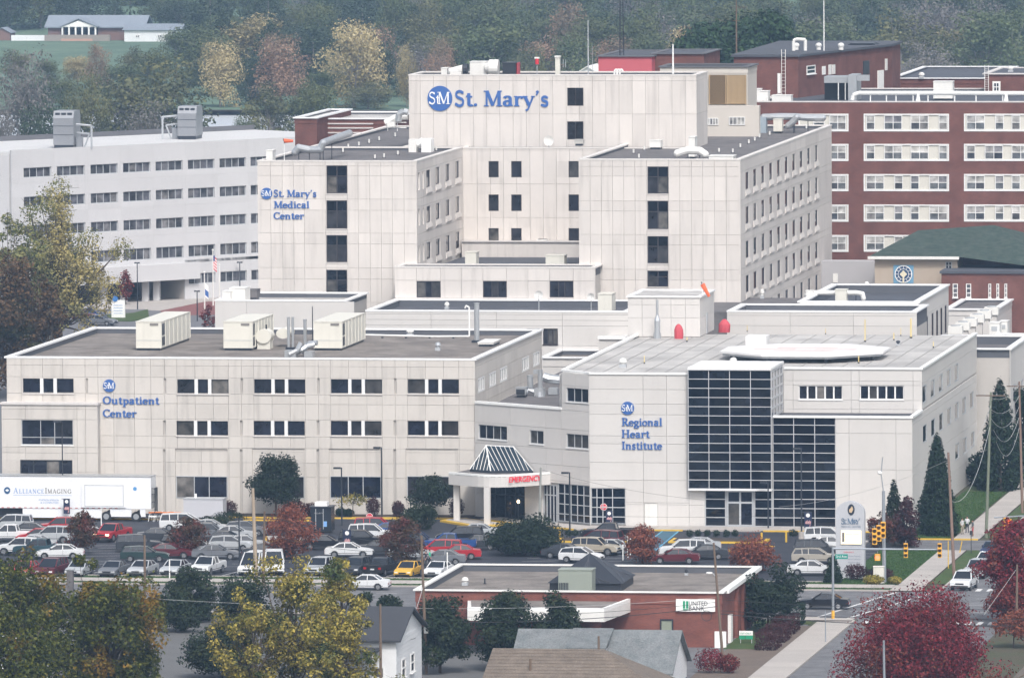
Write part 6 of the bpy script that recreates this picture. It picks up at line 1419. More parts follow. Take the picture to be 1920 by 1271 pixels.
# penthouse flue, tarpaulins, windsock
zph = ZH-.3
y0 = groundY(634,zph,1232)-.3; X = PX(y0,1232.5,620); o = thing('flue_stack','bottle shaped galvanised flue before the penthouse wall','flue',(X,y0,zph)); z1 = PZ(y0,562,1232)
MB().tube((X,y0,zph),(X,y0,zph+.6),.42,n=12).build('base',GALV,o); MB().tube((X,y0,zph+.6),(X,y0,zph+1.9),.32,n=12).build('drum',GALV,o); MB().tube((X,y0,zph+1.9),(X,y0,zph+2.5),.36,.15,n=12).build('cone',GALV,o); MB().tube((X,y0,zph+2.5),(X,y0,z1),.14,n=10).build('pipe',GALV,o)
for (px,pt,pb,w,lab) in ((1272.5,607,635,18,'red tarpaulin covered valve before the penthouse'),(1358.5,598,623,22,'red tarpaulin covered valve right of the penthouse')):
 y0 = groundY(pb,zph,px); X = PX(y0,px,pb); k = y0/F; h = (pb-pt)*k; r = w*k/2; o = thing('covered_valve',lab,'covered equipment',(X,y0,zph))
 mb = MB(); rr_ = random.Random(int(px)); rings = []
 for j,(f_,q_) in enumerate(((1.0,0),(1.02,.3),(.95,.6),(.62,.86),(.2,1.0))):
  rings.append([(X+r*f_*cos(i*pi/5)*(1+rr_.uniform(-.08,.08)),y0+r*.7*f_*sin(i*pi/5),zph+h*q_) for i in range(10)])
 vs = [p for rg in rings for p in rg]; fs = [(j*10+i,j*10+(i+1) % 10,(j+1)*10+(i+1) % 10,(j+1)*10+i) for j in range(4) for i in range(10)]+[tuple(range(40,50))]
 mb.add(vs,fs); mb.build('tarpaulin',REDCOV,o); MB().tube((X,y0,zph-.02),(X,y0,zph+.3),.15,n=6).build('pipe_stub',DARKM,o)
def windsock(px,pt,pb,Y,z,lab,dx,dz,L_):
 X = PX(Y,px,pb); zt0 = PZ(Y,pt,px); o = thing('windsock',lab,'windsock',(X,Y,z)); MB().tube((X,Y,z),(X,Y,zt0),.05,n=6).build('pole',FRAMEW,o)
 MB().tube((X,Y,zt0-.1),(X+dx,Y,zt0-.1+dz),.26,.15,n=10).build('sock',ORANGE,o); MB().tube((X-.02,Y,zt0-.1),(X+.02,Y,zt0-.08),.29,n=10).build('hoop',DARKM,o)
windsock(1317,531,570,yp+2,zp+.0,'orange windsock on the heart centre penthouse',.75,-1.35,1)
MB_ = MB()
# west wing roof: windsock, silver duct, vents
ZWR = ZW-.38
windsock(533,263,292,YW+3,ZWR,'orange windsock on the front edge of the west wing roof',1.05,.0,1)
def ductrun(name,lab,pts,r,m_=GALV,supports=True,zb=None):
 o = thing(name,lab,'ductwork',pts[0]); MB().path(pts,r,10).build('duct',m_,o); mb = MB()
 for p in pts: mb.ball(p,r*1.02,r*1.02,r*1.02,10,6)
 mb.build('elbow',m_,o)
 if supports:
  for p in pts[1:-1]:
   if zb is not None and p[2]-r > zb+.05: MB().tube((p[0],p[1],zb),(p[0],p[1],p[2]),.06,n=4).build('support',DARKM,o)
 return o
Y_ = YW+6
P3 = lambda px,py,Y: (PX(Y,px,py),Y,PZ(Y,py,px))
ductrun('roof_duct','wide silver duct bending over the front of the west wing roof',[P3(553,286,Y_),P3(560,277,Y_),P3(580,281,Y_),P3(600,281,Y_+1),P3(606,268,Y_+1),P3(622,262,Y_+4),P3(655,250,Y_+14)],.42,zb=ZWR)
o = boxu('duct_fan','small fan box at the left front corner of the west wing roof','fan',PX(YW+2,499,290),PX(YW+2,511,290),YW+2,YW+4,ZWR,PZ(YW+2,283,505),OFFW)
def stub(px,py,z,lab=None,h=.7,grp=None,r=.09,m_=OFFW,nm='vent_pipe'):
 X,Y = G(px,py,z); o = thing(nm,lab,'vent pipe',(X,Y,z),0,grp); MB().tube((X,Y,z),(X,Y,z+h),r,n=6).build('pipe',m_,o); MB().tube((X,Y,z),(X,Y,z+.06),r*2.2,n=8).build('flashing',DARKM,o); return o
for px,py in ((643,286),(653,278),(673,274),(692,269),(711,264),(720,296),(741,257),(746,291),(818,283),(703,298)): stub(px,py,ZWR,'short white vent pipe standing on the dark west wing roof',.5,'short vent pipes on the west wing roof',.11)
for px,py in ((1340,248),(1353,243),(1374,287),(1388,277),(1404,270),(1415,265),(1424,259),(1443,254),(1452,248),(1512,242),(1188,288),(1208,282),(1198,297),(1348,286)): stub(px,py,ZW-.13,'short white vent pipe standing on the dark east wing roof',.5,'short vent pipes on the east wing roof',.11)
# scroll fan and box behind the west wing parapet
y0 = YW+31; z_ = ZWR; x0 = PX(y0,764,280); 
o = thing('scroll_fan','white scroll fan with box at the foot of the tower on the west wing roof','fan',(x0,YW+29,z_)); Yq = YW+28.5
MB().box(PX(Yq,766,275),PX(Yq,780,275),Yq,Yq+2,z_,PZ(Yq,262,772)).build('motor_box',OFFW,o); MB().box(PX(Yq,790,275),PX(Yq,808,275),Yq,Yq+2.4,z_,PZ(Yq,261,800)).build('box',WHITE,o); MB().tube((PX(Yq,779,272),Yq+1,PZ(Yq,272,779)),(PX(Yq,791,272),Yq+1,PZ(Yq,268,791)),.45,.6,n=10).build('cone',WHITE,o)
o = thing('roof_ductwork','tangle of silver pipes and white frame at the tower corner on the west wing roof','ductwork',(PX(1062,745,240),1062,ZWR))
for a,b,r in (((727,246),(727,228),.05),((745,246),(745,226),.05),((727,230),(762,230),.05),((727,240),(762,240),.05)): MB().tube(P3(*a,1060),P3(*b,1060),.06,n=4).build('frame',WHITE,o)
MB().path([P3(747,228,1059.5),P3(748,214,1059.5),P3(757,209,1059.5),P3(765,211,1059.5)],.38,10).build('duct',GALV,o); MB().box(PX(1059,728,235),PX(1059,741,235),1058.5,1059.5,PZ(1059,238,735),PZ(1059,229,735)).build('motor',OFFW,o); MB().path([P3(723,232,1061.5),P3(745,220,1061.5),P3(765,218,1061.5)],.45,8).build('duct',OFFW,o)
# east wing roof
ZER = ZW-.13
ductrun('roof_duct','large white duct with elbow on the front of the east wing roof',[P3(1270,288,YW+5),P3(1290,282,YW+5),P3(1312,283,YW+5),P3(1322,290,YW+5)],.45,OFFW,zb=ZER)
o = boxu('duct_fan','pair of pale fan boxes at the tower foot on the east wing roof','fan',PX(1058,1222,280),PX(1058,1243,280),1056,1058,ZER,PZ(1058,263,1230),OFFW)
o = boxu('duct_fan','white cowl box behind the large white duct on the east wing roof','fan',PX(YW+9,1291,270),PX(YW+9,1303,270),YW+9,YW+11,ZER,PZ(YW+9,258,1297),OFFW)
o = boxu('duct_plenum','flat pale plenum in front of the white duct on the east wing roof','ductwork',PX(YW+3,1330,296),PX(YW+3,1376,296),YW+2.6,YW+5,ZER,PZ(YW+3,293,1350),OFFW)
yq = 1098; o = thing('exhaust_fan','grey exhaust fan and generator box far back on the east wing roof','fan',(PX(yq,1412,240),yq,ZER))
MB().tube(P3(1411,228,yq),P3(1418,228,yq),.9,n=16).build('fan_wheel',GALV,o); MB().box(PX(yq,1418,235),PX(yq,1436,235),yq,yq+1.5,ZER,PZ(yq,220,1425)).build('motor_box',mat('blue_grey_steel',(.32,.38,.43),.5,.1),o)
ductrun('roof_duct','long silver duct lying over the back of the east wing roof',[P3(1432,220,yq+1),P3(1460,219,yq+1),P3(1490,219,yq+1),P3(1515,221,yq+1),P3(1543,221,yq+1)],.42,zb=ZER)
ductrun('roof_duct','short slanting silver duct branching below the long one',[P3(1478,236,yq),P3(1488,228,yq),P3(1494,220,yq)],.4,zb=ZER)
o = boxu('duct_fan','beige fan box under the long silver duct','fan',PX(yq-1,1450,235),PX(yq-1,1466,235),yq-1,yq+.5,ZER,PZ(yq-1,225,1458),CREAM)
# tower roof plant
ZTR = zt1-.75; yt = YT+3
def tb(px0,px1,pt,m_,lab,nm='roof_plant',cat='air conditioner',dy=2.2,yo=0): return boxu(nm,lab,cat,PX(yt+yo,px0,130),PX(yt+yo,px1,130),yt+yo,yt+yo+dy,ZTR,PZ(yt+yo,pt,px0),m_)
tb(827,838,129,OFFW,'small dark ended box at the left of the tower roof plant'); tb(881,912,117,OFFW,'large white plant box on the tower roof'); tb(942,969,119,DARKM,'dark intake box in a red frame on the tower roof')
o = thing('fan_housing','white round fan housing among the tower roof plant','fan housing',(PX(yt,920,130),yt,ZTR)); MB().tube(P3(918,127,yt),P3(935,127,yt),.95,n=18).build('drum',OFFW,o); MB().tube(P3(910,129,yt),P3(919,127,yt),.5,.8,n=12).build('cone',OFFW,o); MB().box(PX(yt,921,135),PX(yt,933,135),yt-.4,yt+.6,ZTR,PZ(yt,128,925)).build('stand',OFFW,o)
o = thing('scroll_fan','low white scroll fan with dark ends on the tower roof','fan',(PX(yt,850,130),yt,ZTR)); MB().tube(P3(842,134,yt),P3(868,131,yt),.35,.6,n=12).build('drum',OFFW,o); MB().box(PX(yt,845,135),PX(yt,866,135),yt-.5,yt+.5,ZTR,PZ(yt,133,855)).build('stand',OFFW,o); MB().tube(P3(869,131,yt),P3(877,131,yt),.7,n=12).build('blower',DARKM,o)
f = MB(); f.box(PX(yt+1,969.5,130),PX(yt+1,973,130),yt,yt+2,ZTR,PZ(yt,118,970)); o = tag(f.build('red_post',REDCOV),'red painted upright beside the dark intake box on the tower roof','post')
def mast(px,pt,pb,Y,lab,r=.05,m_=FRAMEG,arms=0,zb=None,name='antenna_mast'):
 X,Z0 = W(px,pb,Y); Z1 = PZ(Y,pt,px); o = thing(name,lab,'antenna',(X,Y,Z0)); MB().tube((X,Y,Z0),(X,Y,Z1),r,r*.6,n=6).build('mast',m_,o)
 if arms:
  za_ = PZ(Y,14,px); MB().tube((X-.6,Y,za_),(X+1.5,Y,za_),.03,n=4).build('boom',m_,o)
  for i in range(7): MB().tube((X+.1+i*.2,Y,za_-.2),(X+.1+i*.2,Y,za_+.2),.02,n=3).build('element',m_,o)
  MB().box(X-.5,X+.5,Y-.05,Y+.05,PZ(Y,40,px),PZ(Y,40,px)+.06).build('bracket',m_,o)
 return o
mast(1103,38,141,YT+6,'tall slim grey pole antenna on the tower roof',.09,FRAMEG); mast(1111,88,139,YT+6,'short thin rod antenna beside the slim grey pole',.03); mast(1262,83,139,YT+4,'white pole with a short cross pipe at the right of the tower roof',.13,WHITE)
o = thing('lattice_mast','dark lattice radio mast rising out of the pink penthouse','antenna',P3(1166,108,1132)); X,Z0 = W(1166,108,1132); Z1 = PZ(1132,-30,1166)
for dx in (-.25,.25):
 for dy in (-.25,.25): MB().tube((X+dx,1132+dy,Z0),(X+dx*.6,1132+dy*.6,Z1),.05,n=4).build('upright',DARKM,o)
br_ = MB(); nseg = 22
for i in range(nseg):
 z0,z1 = Z0+(Z1-Z0)*i/nseg,Z0+(Z1-Z0)*(i+1)/nseg; s_ = 1 if i % 2 else -1; br_.tube((X-.25*s_,1131.75,z0),(X+.25*s_,1131.75,z1),.025,n=3); br_.tube((X-.25,1131.75+(.5 if i % 2 else 0),z0),(X-.25,1131.75+(0 if i % 2 else .5),z1),.025,n=3)
br_.build('bracing',DARKM,o,kind='stuff')
mast(1381,-20,112,1158,'tall brown antenna mast with a short yagi over the brick penthouse',.12,WOODP,arms=1); mast(1545,-20,100,1165,'tall white pole antenna on the brick penthouse',.09,FRAMEW)
o = thing('warning_beacon','orange red beacon on a thin post on the tower roof','beacon',P3(1007,143,YT+2)); MB().tube(P3(1007,143,YT+2),P3(1007,120,YT+2),.05,n=6).build('post',FRAMEG,o); MB().tube(P3(1007,121,YT+2),P3(1007,110,YT+2),.22,n=10).build('lantern',RED,o); MB().box(PX(YT+2,1002.5,110),PX(YT+2,1011.5,110),YT+1.8,YT+2.2,PZ(YT+2,110.5,1007),PZ(YT+2,107.5,1007)).build('top_plate',OFFW,o)
o = thing('chimney_post','cream square chimney post on the tower roof','chimney',P3(1045,142,YT+2)); MB().box(PX(YT+2,1041.5,130),PX(YT+2,1050,130),YT+1.8,YT+2.4,PZ(YT+2,143,1045),PZ(YT+2,108,1045)).build('shaft',CREAM,o); MB().box(PX(YT+2,1040.5,130),PX(YT+2,1051,130),YT+1.7,YT+2.5,PZ(YT+2,108,1045),PZ(YT+2,105,1045)).build('cap',OFFW,o)
for px in (1056,1060.5): MB().tube(P3(px,127,YT+2),P3(px,112,YT+2),.04,n=4).build('rail',FRAMEG,o)
o = thing('goose_neck_vent','white goose neck vent pipes at the middle of the tower roof','vent',P3(1156,142,YT+2)); 
for dx in (0,5,10): MB().path([P3(1152+dx,143,YT+2),P3(1152+dx,134,YT+2),P3(1155+dx,130,YT+2),P3(1158+dx,134,YT+2)],.12,6).build('pipe',WHITE,o)
def dish(px,py,Y,r,lab,base):
 X,Z = W(px,py,Y); o = thing('satellite_dish',lab,'satellite dish',(X,Y,base)); mb = MB(); n = 14; vs = [(X,Y+.1,Z)]
 for k,(f_,d_) in enumerate(((.5,.06),(1.0,-.06))):
  vs += [(X+r*f_*cos(2*pi*i/n),Y+d_,Z+r*f_*sin(2*pi*i/n)) for i in range(n)]
 fs = [(0,1+i,1+(i+1) % n) for i in range(n)]+[(1+i,1+n+i,1+n+(i+1) % n,1+(i+1) % n) for i in range(n)]
 mb.add(vs,fs); mb.build('dish',OFFW,o); MB().tube((X,Y+.15,base),(X,Y+.15,Z),.06,n=5).build('post',FRAMEG,o); MB().tube((X,Y,Z-r),(X+.1,Y-r,Z),.03,n=4).build('feed_arm',FRAMEG,o); return o
dish(1029,264,YM+1.2,.6,'small pale satellite dish on the ledge before the tower',zm-.1); boxu('ledge_unit','low grey box under the lower tower louvre','air conditioner',PX(YM+1,1078,270),PX(YM+1,1094,270),YM+.6,YM+1.8,zm+.18,PZ(YM+1,263,1085),mat('unit_grey',(.45,.44,.42),.6,.1,2))
zbr = zk-.95
boxu('condenser','cream condenser at the left of the roof between the wings','air conditioner',PX(1032,872,490),PX(1032,893,490),1032,1034,zbr,PZ(1032,474,882),CREAM); boxu('condenser','cream double condenser at the right of the roof between the wings','air conditioner',PX(1028,1023,490),PX(1028,1058,490),1028,1030,zbr,PZ(1028,480,1040),CREAM); boxu('condenser','grey condenser on the ledge below the recessed wall windows','air conditioner',PX(YM-2.5,1006,465),PX(YM-2.5,1025,465),YM-2.6,YM-1,zk+.81,PZ(YM-2.5,453,1015),OFFW)
dish(1010,553,1013,.5,'grey satellite dish on the podium roof',zpr); dish(1108,557,1013,.45,'white satellite dish beside the podium roof unit',zpr); boxu('rooftop_unit','cream rooftop unit with fans at the right end of the podium roof','air conditioner',PX(1008,1121,565),PX(1008,1147,565),1008,1011,zpr,PZ(1008,552,1130),CREAM); hood(1092,553,572,8,zpr,'small round vent left of the white satellite dish')
for px,py in ((871,566),(1068,566)): stub(px,py,zpr,'thin dark vent pipe on the podium roof',.6,'thin dark vent pipes on the podium roof',.05,DARKM)
# service block plant
boxu('rooftop_unit','white rooftop unit on the small service block','air conditioner',PX(1006,430,555),PX(1006,460,555),1006,1009,zv-.55,PZ(1006,541,445),OFFW); boxu('rooftop_unit','low flat white unit on the left of the service block','air conditioner',PX(1005,417,555),PX(1005,432,555),1005,1007,zv-.55,PZ(1005,547,425),OFFW); boxu('rooftop_unit','dark unit in the corner of the service block roof','air conditioner',PX(1012,466,555),PX(1012,482,555),1012,1014,zv-.55,PZ(1012,544,475),TARG)
# low slanted roof: ducts and condenser
zlr = zl-.8; yl = G(1000,745,zlr)[1]
o = boxu('condenser','square dark condenser on the low roof left of the heart centre','air conditioner',PX(yl,967,740),PX(yl,986,740),yl,yl+1.6,zlr,PZ(yl,728,975),GALV); MB().box(PX(yl,968,740),PX(yl,984,740),yl-.05,yl-.01,zlr+.3,PZ(yl,730,975)).build('coil',DARKM,o)
o = thing('duct_cluster','tangle of silver ducts and twin stacks on the low roof left of the heart centre','ductwork',(PX(yl+3,1010,740),yl+3,zlr)); y_ = yl+3
MB().tube(P3(994,728,y_),P3(994,703,y_),.33,n=12).build('stack',GALV,o); MB().tube(P3(1013,744,y_-1),P3(1013,693,y_-1),.26,n=12).build('stack',GALV,o); MB().tube(P3(1013,744,y_-1),P3(1013,732,y_-1),.55,.4,n=12).build('base_cone',GALV,o)
MB().path([P3(985,728,y_),P3(1000,734,y_),P3(1013,736,y_)],.3,8).build('duct',GALV,o); MB().path([P3(1019,706,y_+2),P3(1030,710,y_+2),P3(1050,712,y_+2)],.5,8).build('duct',GALV,o); MB().box(PX(y_+1,1000,700),PX(y_+1,1010,700),y_+1,y_+2,zlr+2.2,PZ(y_+1,694,1005)).build('louvre_box',GALV,o); MB().box(PX(y_,1005,740),PX(y_,1022,740),y_-1.4,y_+.5,zlr,zlr+.8).build('fan_box',GALV,o); MB().box(PX(y_+1,1028,730),PX(y_+1,1045,730),y_+1,y_+2.2,zlr,zlr+.7).build('fan_box',GALV,o)
# ward block air handlers
zwr = zq-.1
for (a,b,pt,pb,lab) in ((100,138,222,279,'left grey louvred air handler on the ward block roof'),(333,368,213,262,'right grey louvred air handler on the ward block roof')):
 X0,Y0 = G(a,pb,zwr); X1 = PX(Y0,b,pb); z1 = PZ(Y0,pt,a); dpt = 5.0; o = thing('air_handler',lab,'air conditioner',(X0,Y0,zwr))
 GH = mat('grey_air_handler',(.27,.28,.30),.45,.08,.8,metal=.3)
 MB().box(X0,X1,Y0,Y0+dpt,zwr+.5,z1).build('casing',GH,o); MB().xprism([(Y0,z1),(Y0+dpt,z1),(Y0+dpt-.6,z1+1.0),(Y0+.6,z1+1.0)],X0,X1+.02).build('hood',GH,o)
 for i in range(3): MB().box(X0+.25+i*(X1-X0-.3)/3,X0+.05+(i+1)*(X1-X0-.3)/3,Y0+.25,Y0+.55,z1+.15,z1+.75).build('louvre',DARKM,o)
 for z in (.33,.62): MB().box(X0-.02,X1+.02,Y0-.03,Y0-.002,zwr+.5+(z1-zwr)*z,zwr+.56+(z1-zwr)*z).build('panel_joint',DARKM,o)
 MB().box(X0+.1,X1-.1,Y0+.1,Y0+dpt-.1,zwr,zwr+.5).build('stand',DARKM,o)
 s_ = 1 if a < 200 else -1; xb_ = X1 if s_ > 0 else X0
 MB().path([(xb_+s_*.2,Y0+1,zwr+3.4),(xb_+s_*2.4,Y0+1,zwr+3.2),(xb_+s_*2.4,Y0+1,zwr)],.16,6).build('pipe',FRAMEG,o); MB().path([(xb_+s_*.2,Y0+1.5,zwr+2.2),(xb_+s_*2.0,Y0+1.5,zwr+2.0),(xb_+s_*1.2,Y0+1.5,zwr)],.13,6).build('pipe',FRAMEG,o); MB().box(xb_+s_*.6-.4,xb_+s_*.6+.4,Y0+1,Y0+2,zwr,zwr+1.6).build('pump',GH,o)
# brick hospital roof
zbh = zr1-.45; yb_ = YR+8
o = thing('pipe_run','long white insulated pipe on posts over the brick hospital roof','pipe',P3(1600,186,yb_)); pts = [P3(1598,188,yb_),P3(1600,179,yb_),P3(1610,175,yb_),P3(1750,175,yb_),P3(1925,175.5,yb_),P3(2000,176,yb_)]
MB().path(pts,.27,8).build('pipe',WHITE,o)
for px in (1632,1662,1680,1712,1740,1790,1830,1880): X = PX(yb_,px,185); MB().tube((X,yb_,zbh),(X,yb_,PZ(yb_,177,px)),.09,n=5).build('support',WHITE,o)
for px in (1722,1887): X = PX(yb_,px,185); MB().tube((X,yb_-.5,zbh),(X,yb_-.3,PZ(yb_,178,px)),.35,.15,n=8).build('drop_leg',WHITE,o)
def bu(px0,px1,pt,Y,m_,lab,dy=2,nm='roof_plant',cat='air conditioner',zb=None): return boxu(nm,lab,cat,PX(Y,px0,150),PX(Y,px1,150),Y,Y+dy,zb if zb is not None else zbh,PZ(Y,pt,px0),m_)
bu(1405,1425,168,YR+3,OFFW,'white unit at the left end of the brick hospital roof'); bu(1425,1440,172,YR+3,OFFW,'white cabinet beside the unit at the left end of the brick roof'); bu(1447,1483,180,YR+4,OFFW,'low white duct box below the brick penthouse door'); bu(1750,1786,154,YR+14,OFFW,'white hooded unit over the middle of the brick hospital roof'); 
o = thing('steel_shed','open grey corrugated lean-to in front of the brick penthouse','shed',P3(1560,186,YR+12)); MB().box(PX(YR+14,1545,150),PX(YR+14,1590,150),YR+14,YR+18,PZ(YR+14,156,1560),PZ(YR+14,144,1560)).build('fascia',GALV,o)
MB().box(PX(YR+13,1590,150),PX(YR+13,1606,150),YR+13,YR+18,zbh,PZ(YR+13,141,1595)).build('end_wall',GALV,o); MB().box(PX(YR+13,1606.5,150),PX(YR+13,1630,150),YR+13,YR+13.5,PZ(YR+13,152,1620),PZ(YR+13,141,1620)).build('beam',GALV,o); MB().box(PX(YR+17,1545,150),PX(YR+17,1590,150),YR+17.5,YR+17.9,zbh,PZ(YR+14,157,1560)).build('back_wall',DARKM,o)
for px in (1572,1585): MB().tube(P3(px,188,YR+14),P3(px,156,YR+14),.07,n=5).build('post',WHITE,o)
def ladder(px,pt,pb,Y,lab):
 o = thing('roof_ladder',lab,'ladder',P3(px,pb,Y)); 
 for dx in (-3.5,3.5): MB().path([P3(px+dx,pb,Y),P3(px+dx,pt+2,Y),P3(px+dx,pt,Y+.5),P3(px+dx,pt+3,Y+1.2)],.05,4).build('rail',OFFW,o)
 for i in range(12): MB().tube(P3(px-3.5,pt+6+(pb-pt-8)*i/12,Y),P3(px+3.5,pt+6+(pb-pt-8)*i/12,Y),.03,n=3).build('rung',OFFW,o)
ladder(1469,94,180,YS-.5,'white caged ladder up the brick penthouse'); ladder(1850,123,172,1164.5,'white ladder up the brick stairhouse')
zup = zu+.28
o = thing('water_tank','black flat tank on the brick penthouse roof','tank',P3(1590,98,1185)); MB().box(PX(1185,1590,90),PX(1185,1641,90),1185,1189,PZ(1185,100,1600),PZ(1185,83,1600)).build('body',DARKM,o); MB().box(PX(1185,1594,90),PX(1185,1638,90),1184.8,1189,PZ(1185,83,1600),PZ(1185,81.5,1600)).build('rim',DARKM,o)
o = thing('flue_duct','white inverted U flue on the brick penthouse roof','flue',P3(1488,104,1165)); MB().path([P3(1488,104,1165),P3(1488,77,1165),P3(1493,74,1165),P3(1510,75,1165),P3(1510,104,1165)],.22,8).build('pipe',OFFW,o)
for px in (1535,1577,1493): X,Y = PX(1168,px,100),1168; o = thing('roof_vent',{1535: 'white dome vent beside the white flue',1577: 'white round vent left of the black tank',1493: 'white box vent at the foot of the white flue'}[px],'vent',(X,Y,zup)); MB().tube((X,Y,zup),(X,Y,zup+.5),.3,n=10).build('throat',OFFW,o); MB().ball((X,Y,zup+.6),.42,.42,.35,10,6).build('dome',OFFW,o)
for px,py,lab in ((1728,146,'white vent at the back of the right brick roof'),(1895,134,'white vent on the brick stairhouse roof')): hood(px,py-10,py+2,12,PZ(1200,148,1750) if px < 1800 else zu2,lab)
# east block plant
zeb = za-1.05
ductrun('roof_duct','silver duct with box and elbow on the dark east block roof',[P3(1512,553,YA+12),P3(1530,549,YA+12),P3(1575,549,YA+12),P3(1605,549,YA+12),P3(1617,551,YA+12),P3(1619,560,YA+12)],.28,OFFW,zb=zeb)
boxu('duct_fan','cream box in the middle of the east block duct','fan',PX(YA+11,1566,550),PX(YA+11,1587,550),YA+11,YA+12.5,zeb,PZ(YA+11,544,1575),CREAM); boxu('duct_fan','small fan at the left end of the east block duct','fan',PX(YA+11,1511,550),PX(YA+11,1524,550),YA+11,YA+12,zeb,PZ(YA+11,546,1515),OFFW); hood(1625,528,543,10,zeb,'white vent at the back of the east block roof'); hood(1429,542,560,9,za-1.6,'white vent on the dark roof beside the east wing')
for i in range(6):
 px,py = 1792+i*13.5,622-i*7.2; Y = 1015+i*5; X = PX(Y,px,py); z = PZ(Y,py+4,px); o = thing('condenser',('frontmost','second','third','fourth','fifth','rearmost')[i]+' white condenser in the diagonal row behind the helipad corner','air conditioner',(X,Y,z-.5),group='row of white condensers'); MB().box(X-.8,X+.8,Y-.6,Y+.6,z,z+.9).build('casing',OFFW,o); MB().tube((X,Y,z+.9),(X,Y,z+1.02),.55,n=12).build('fan_guard',FRAMEG,o); MB().box(X-.6,X+.6,Y-.4,Y+.4,z-12,z).build('stand',METALP,o)
z3r = z3-.75
for i,(px0,px1,pt,pb,lab) in enumerate(((1855,1874,606,640,'tall white chiller on the low east wing roof'),(1875,1889,603,636,'second white chiller behind the tall one'),(1858,1872,636,651,'small condenser in front of the tall chiller'))):
 Y = G(px0,pb,z3r)[1]; o = boxu('chiller',lab,'air conditioner',PX(Y,px0,630),PX(Y,px1,630),Y,Y+2.2,z3r,PZ(Y,pt,px0),OFFW); MB().box(PX(Y,px0+4,630),PX(Y,px1-4,630),Y-.04,Y-.003,z3r+1.2 if i < 2 else z3r+.35,PZ(Y,pt+6,px0) if i < 2 else z3r+.7).build('grille',FRAMEG,o)
# ================================================================ HELIPAD
zp0 = ZH-.25; hx,hy = G(1510,655,16.4); o = thing('helipad','white raised octagonal helipad with faded red marking on the heart centre roof','helipad',(hx,hy,zp0))
ocp = lambda r: [(hx+r*cos(pi/8+i*pi/4),hy+r*cos(0)*sin(pi/8+i*pi/4)) for i in range(8)]
PADW = mat('helipad_white',(.78,.77,.76),.5,.05,.3,.02,col2=(.70,.69,.68))
MB().prism(ocp(9.3),16.22,16.42).build('deck',PADW,o); MB().prism(ocp(9.0),15.98,16.21).build('deck_frame',FRAMEG,o)
mb = MB()
for i in range(8): a = pi/8+i*pi/4; MB().box(hx+8*cos(a)-.15,hx+8*cos(a)+.15,hy+8*sin(a)-.15,hy+8*sin(a)+.15,zp0,15.975).build('leg',DARKM,o)
PR = mat('faded_red_print',(.73,.61,.58),.6,.25,.5,.1)
g = MB(); g.add([(hx-3.2,hy-3,16.424),(hx+3.2,hy-3,16.424),(hx+3.2,hy-1.2,16.424),(hx-3.2,hy-1.2,16.424)],[(0,1,2,3)]); g.add([(hx-5.4,hy-1,16.424),(hx-1,hy-1,16.424),(hx-1,hy+1,16.424),(hx-5.4,hy+1,16.424)],[(0,1,2,3)]); g.add([(hx+1,hy-1,16.424),(hx+5.4,hy-1,16.424),(hx+5.4,hy+1,16.424),(hx+1,hy+1,16.424)],[(0,1,2,3)]); g.add([(hx-3.2,hy+1.2,16.424),(hx+3.2,hy+1.2,16.424),(hx+3.2,hy+3,16.424),(hx-3.2,hy+3,16.424)],[(0,1,2,3)]); g.build('cross_marking',PR,o)
MB().box(hx-7.2,hx-5,hy+6.5,hy+9.5,16.0,17.3).build('access_ramp',PADW,o)
o = tag(MB().box(PX(923,1293,690),PX(923,1303,690),921.5,924,ZH-.29,ZH+.2).build('roof_box',OFFW),'low white box behind the top of the glass bay','roof box')
hood(1168,671,689,16,zph,'white vent on the front left of the heart centre roof'); hood(1375,670,688,15,zph,'white vent just behind the glass bay'); hood(1684,638,648,9,zph,'small dark vent right of the helipad',DARKM)
YB_ = mat('yellow_pipe',(.68,.55,.25),.5,.1)
for i,(px,pt,pb,r) in enumerate(((1622,599,641,.07),(1708,597,634,.1),(1676,624,638,.06),(1610,667,681,.06),(1750,640,652,.05),(1689,615,630,.04),(1288,632,641,.06),(1548,616,627,.04),(1401,610,622,.04),(1208,667,682,.05))):
 X,Y = G(px,pb,zph); z1 = PZ(Y,pt,px); o = thing('roof_post',('tall thin yellow post behind the right of the helipad','thick tall yellow post right of the helipad','short yellow post near the small dark vent','short yellow post in front of the helipad','short yellow post at the far right of the heart centre roof','thin yellow rod between the two tall posts','short yellow post beside the red tarpaulin','thin dark rod behind the helipad centre','thin dark rod behind the helipad ramp','thin cream rod right of the front left vent')[i],'post',(X,Y,zph)); MB().tube((X,Y,zph),(X,Y,z1),r,n=6).build('shaft',YB_,o); MB().tube((X,Y,zph),(X,Y,zph+.15),r*1.6,n=6).build('base',DARKM,o)
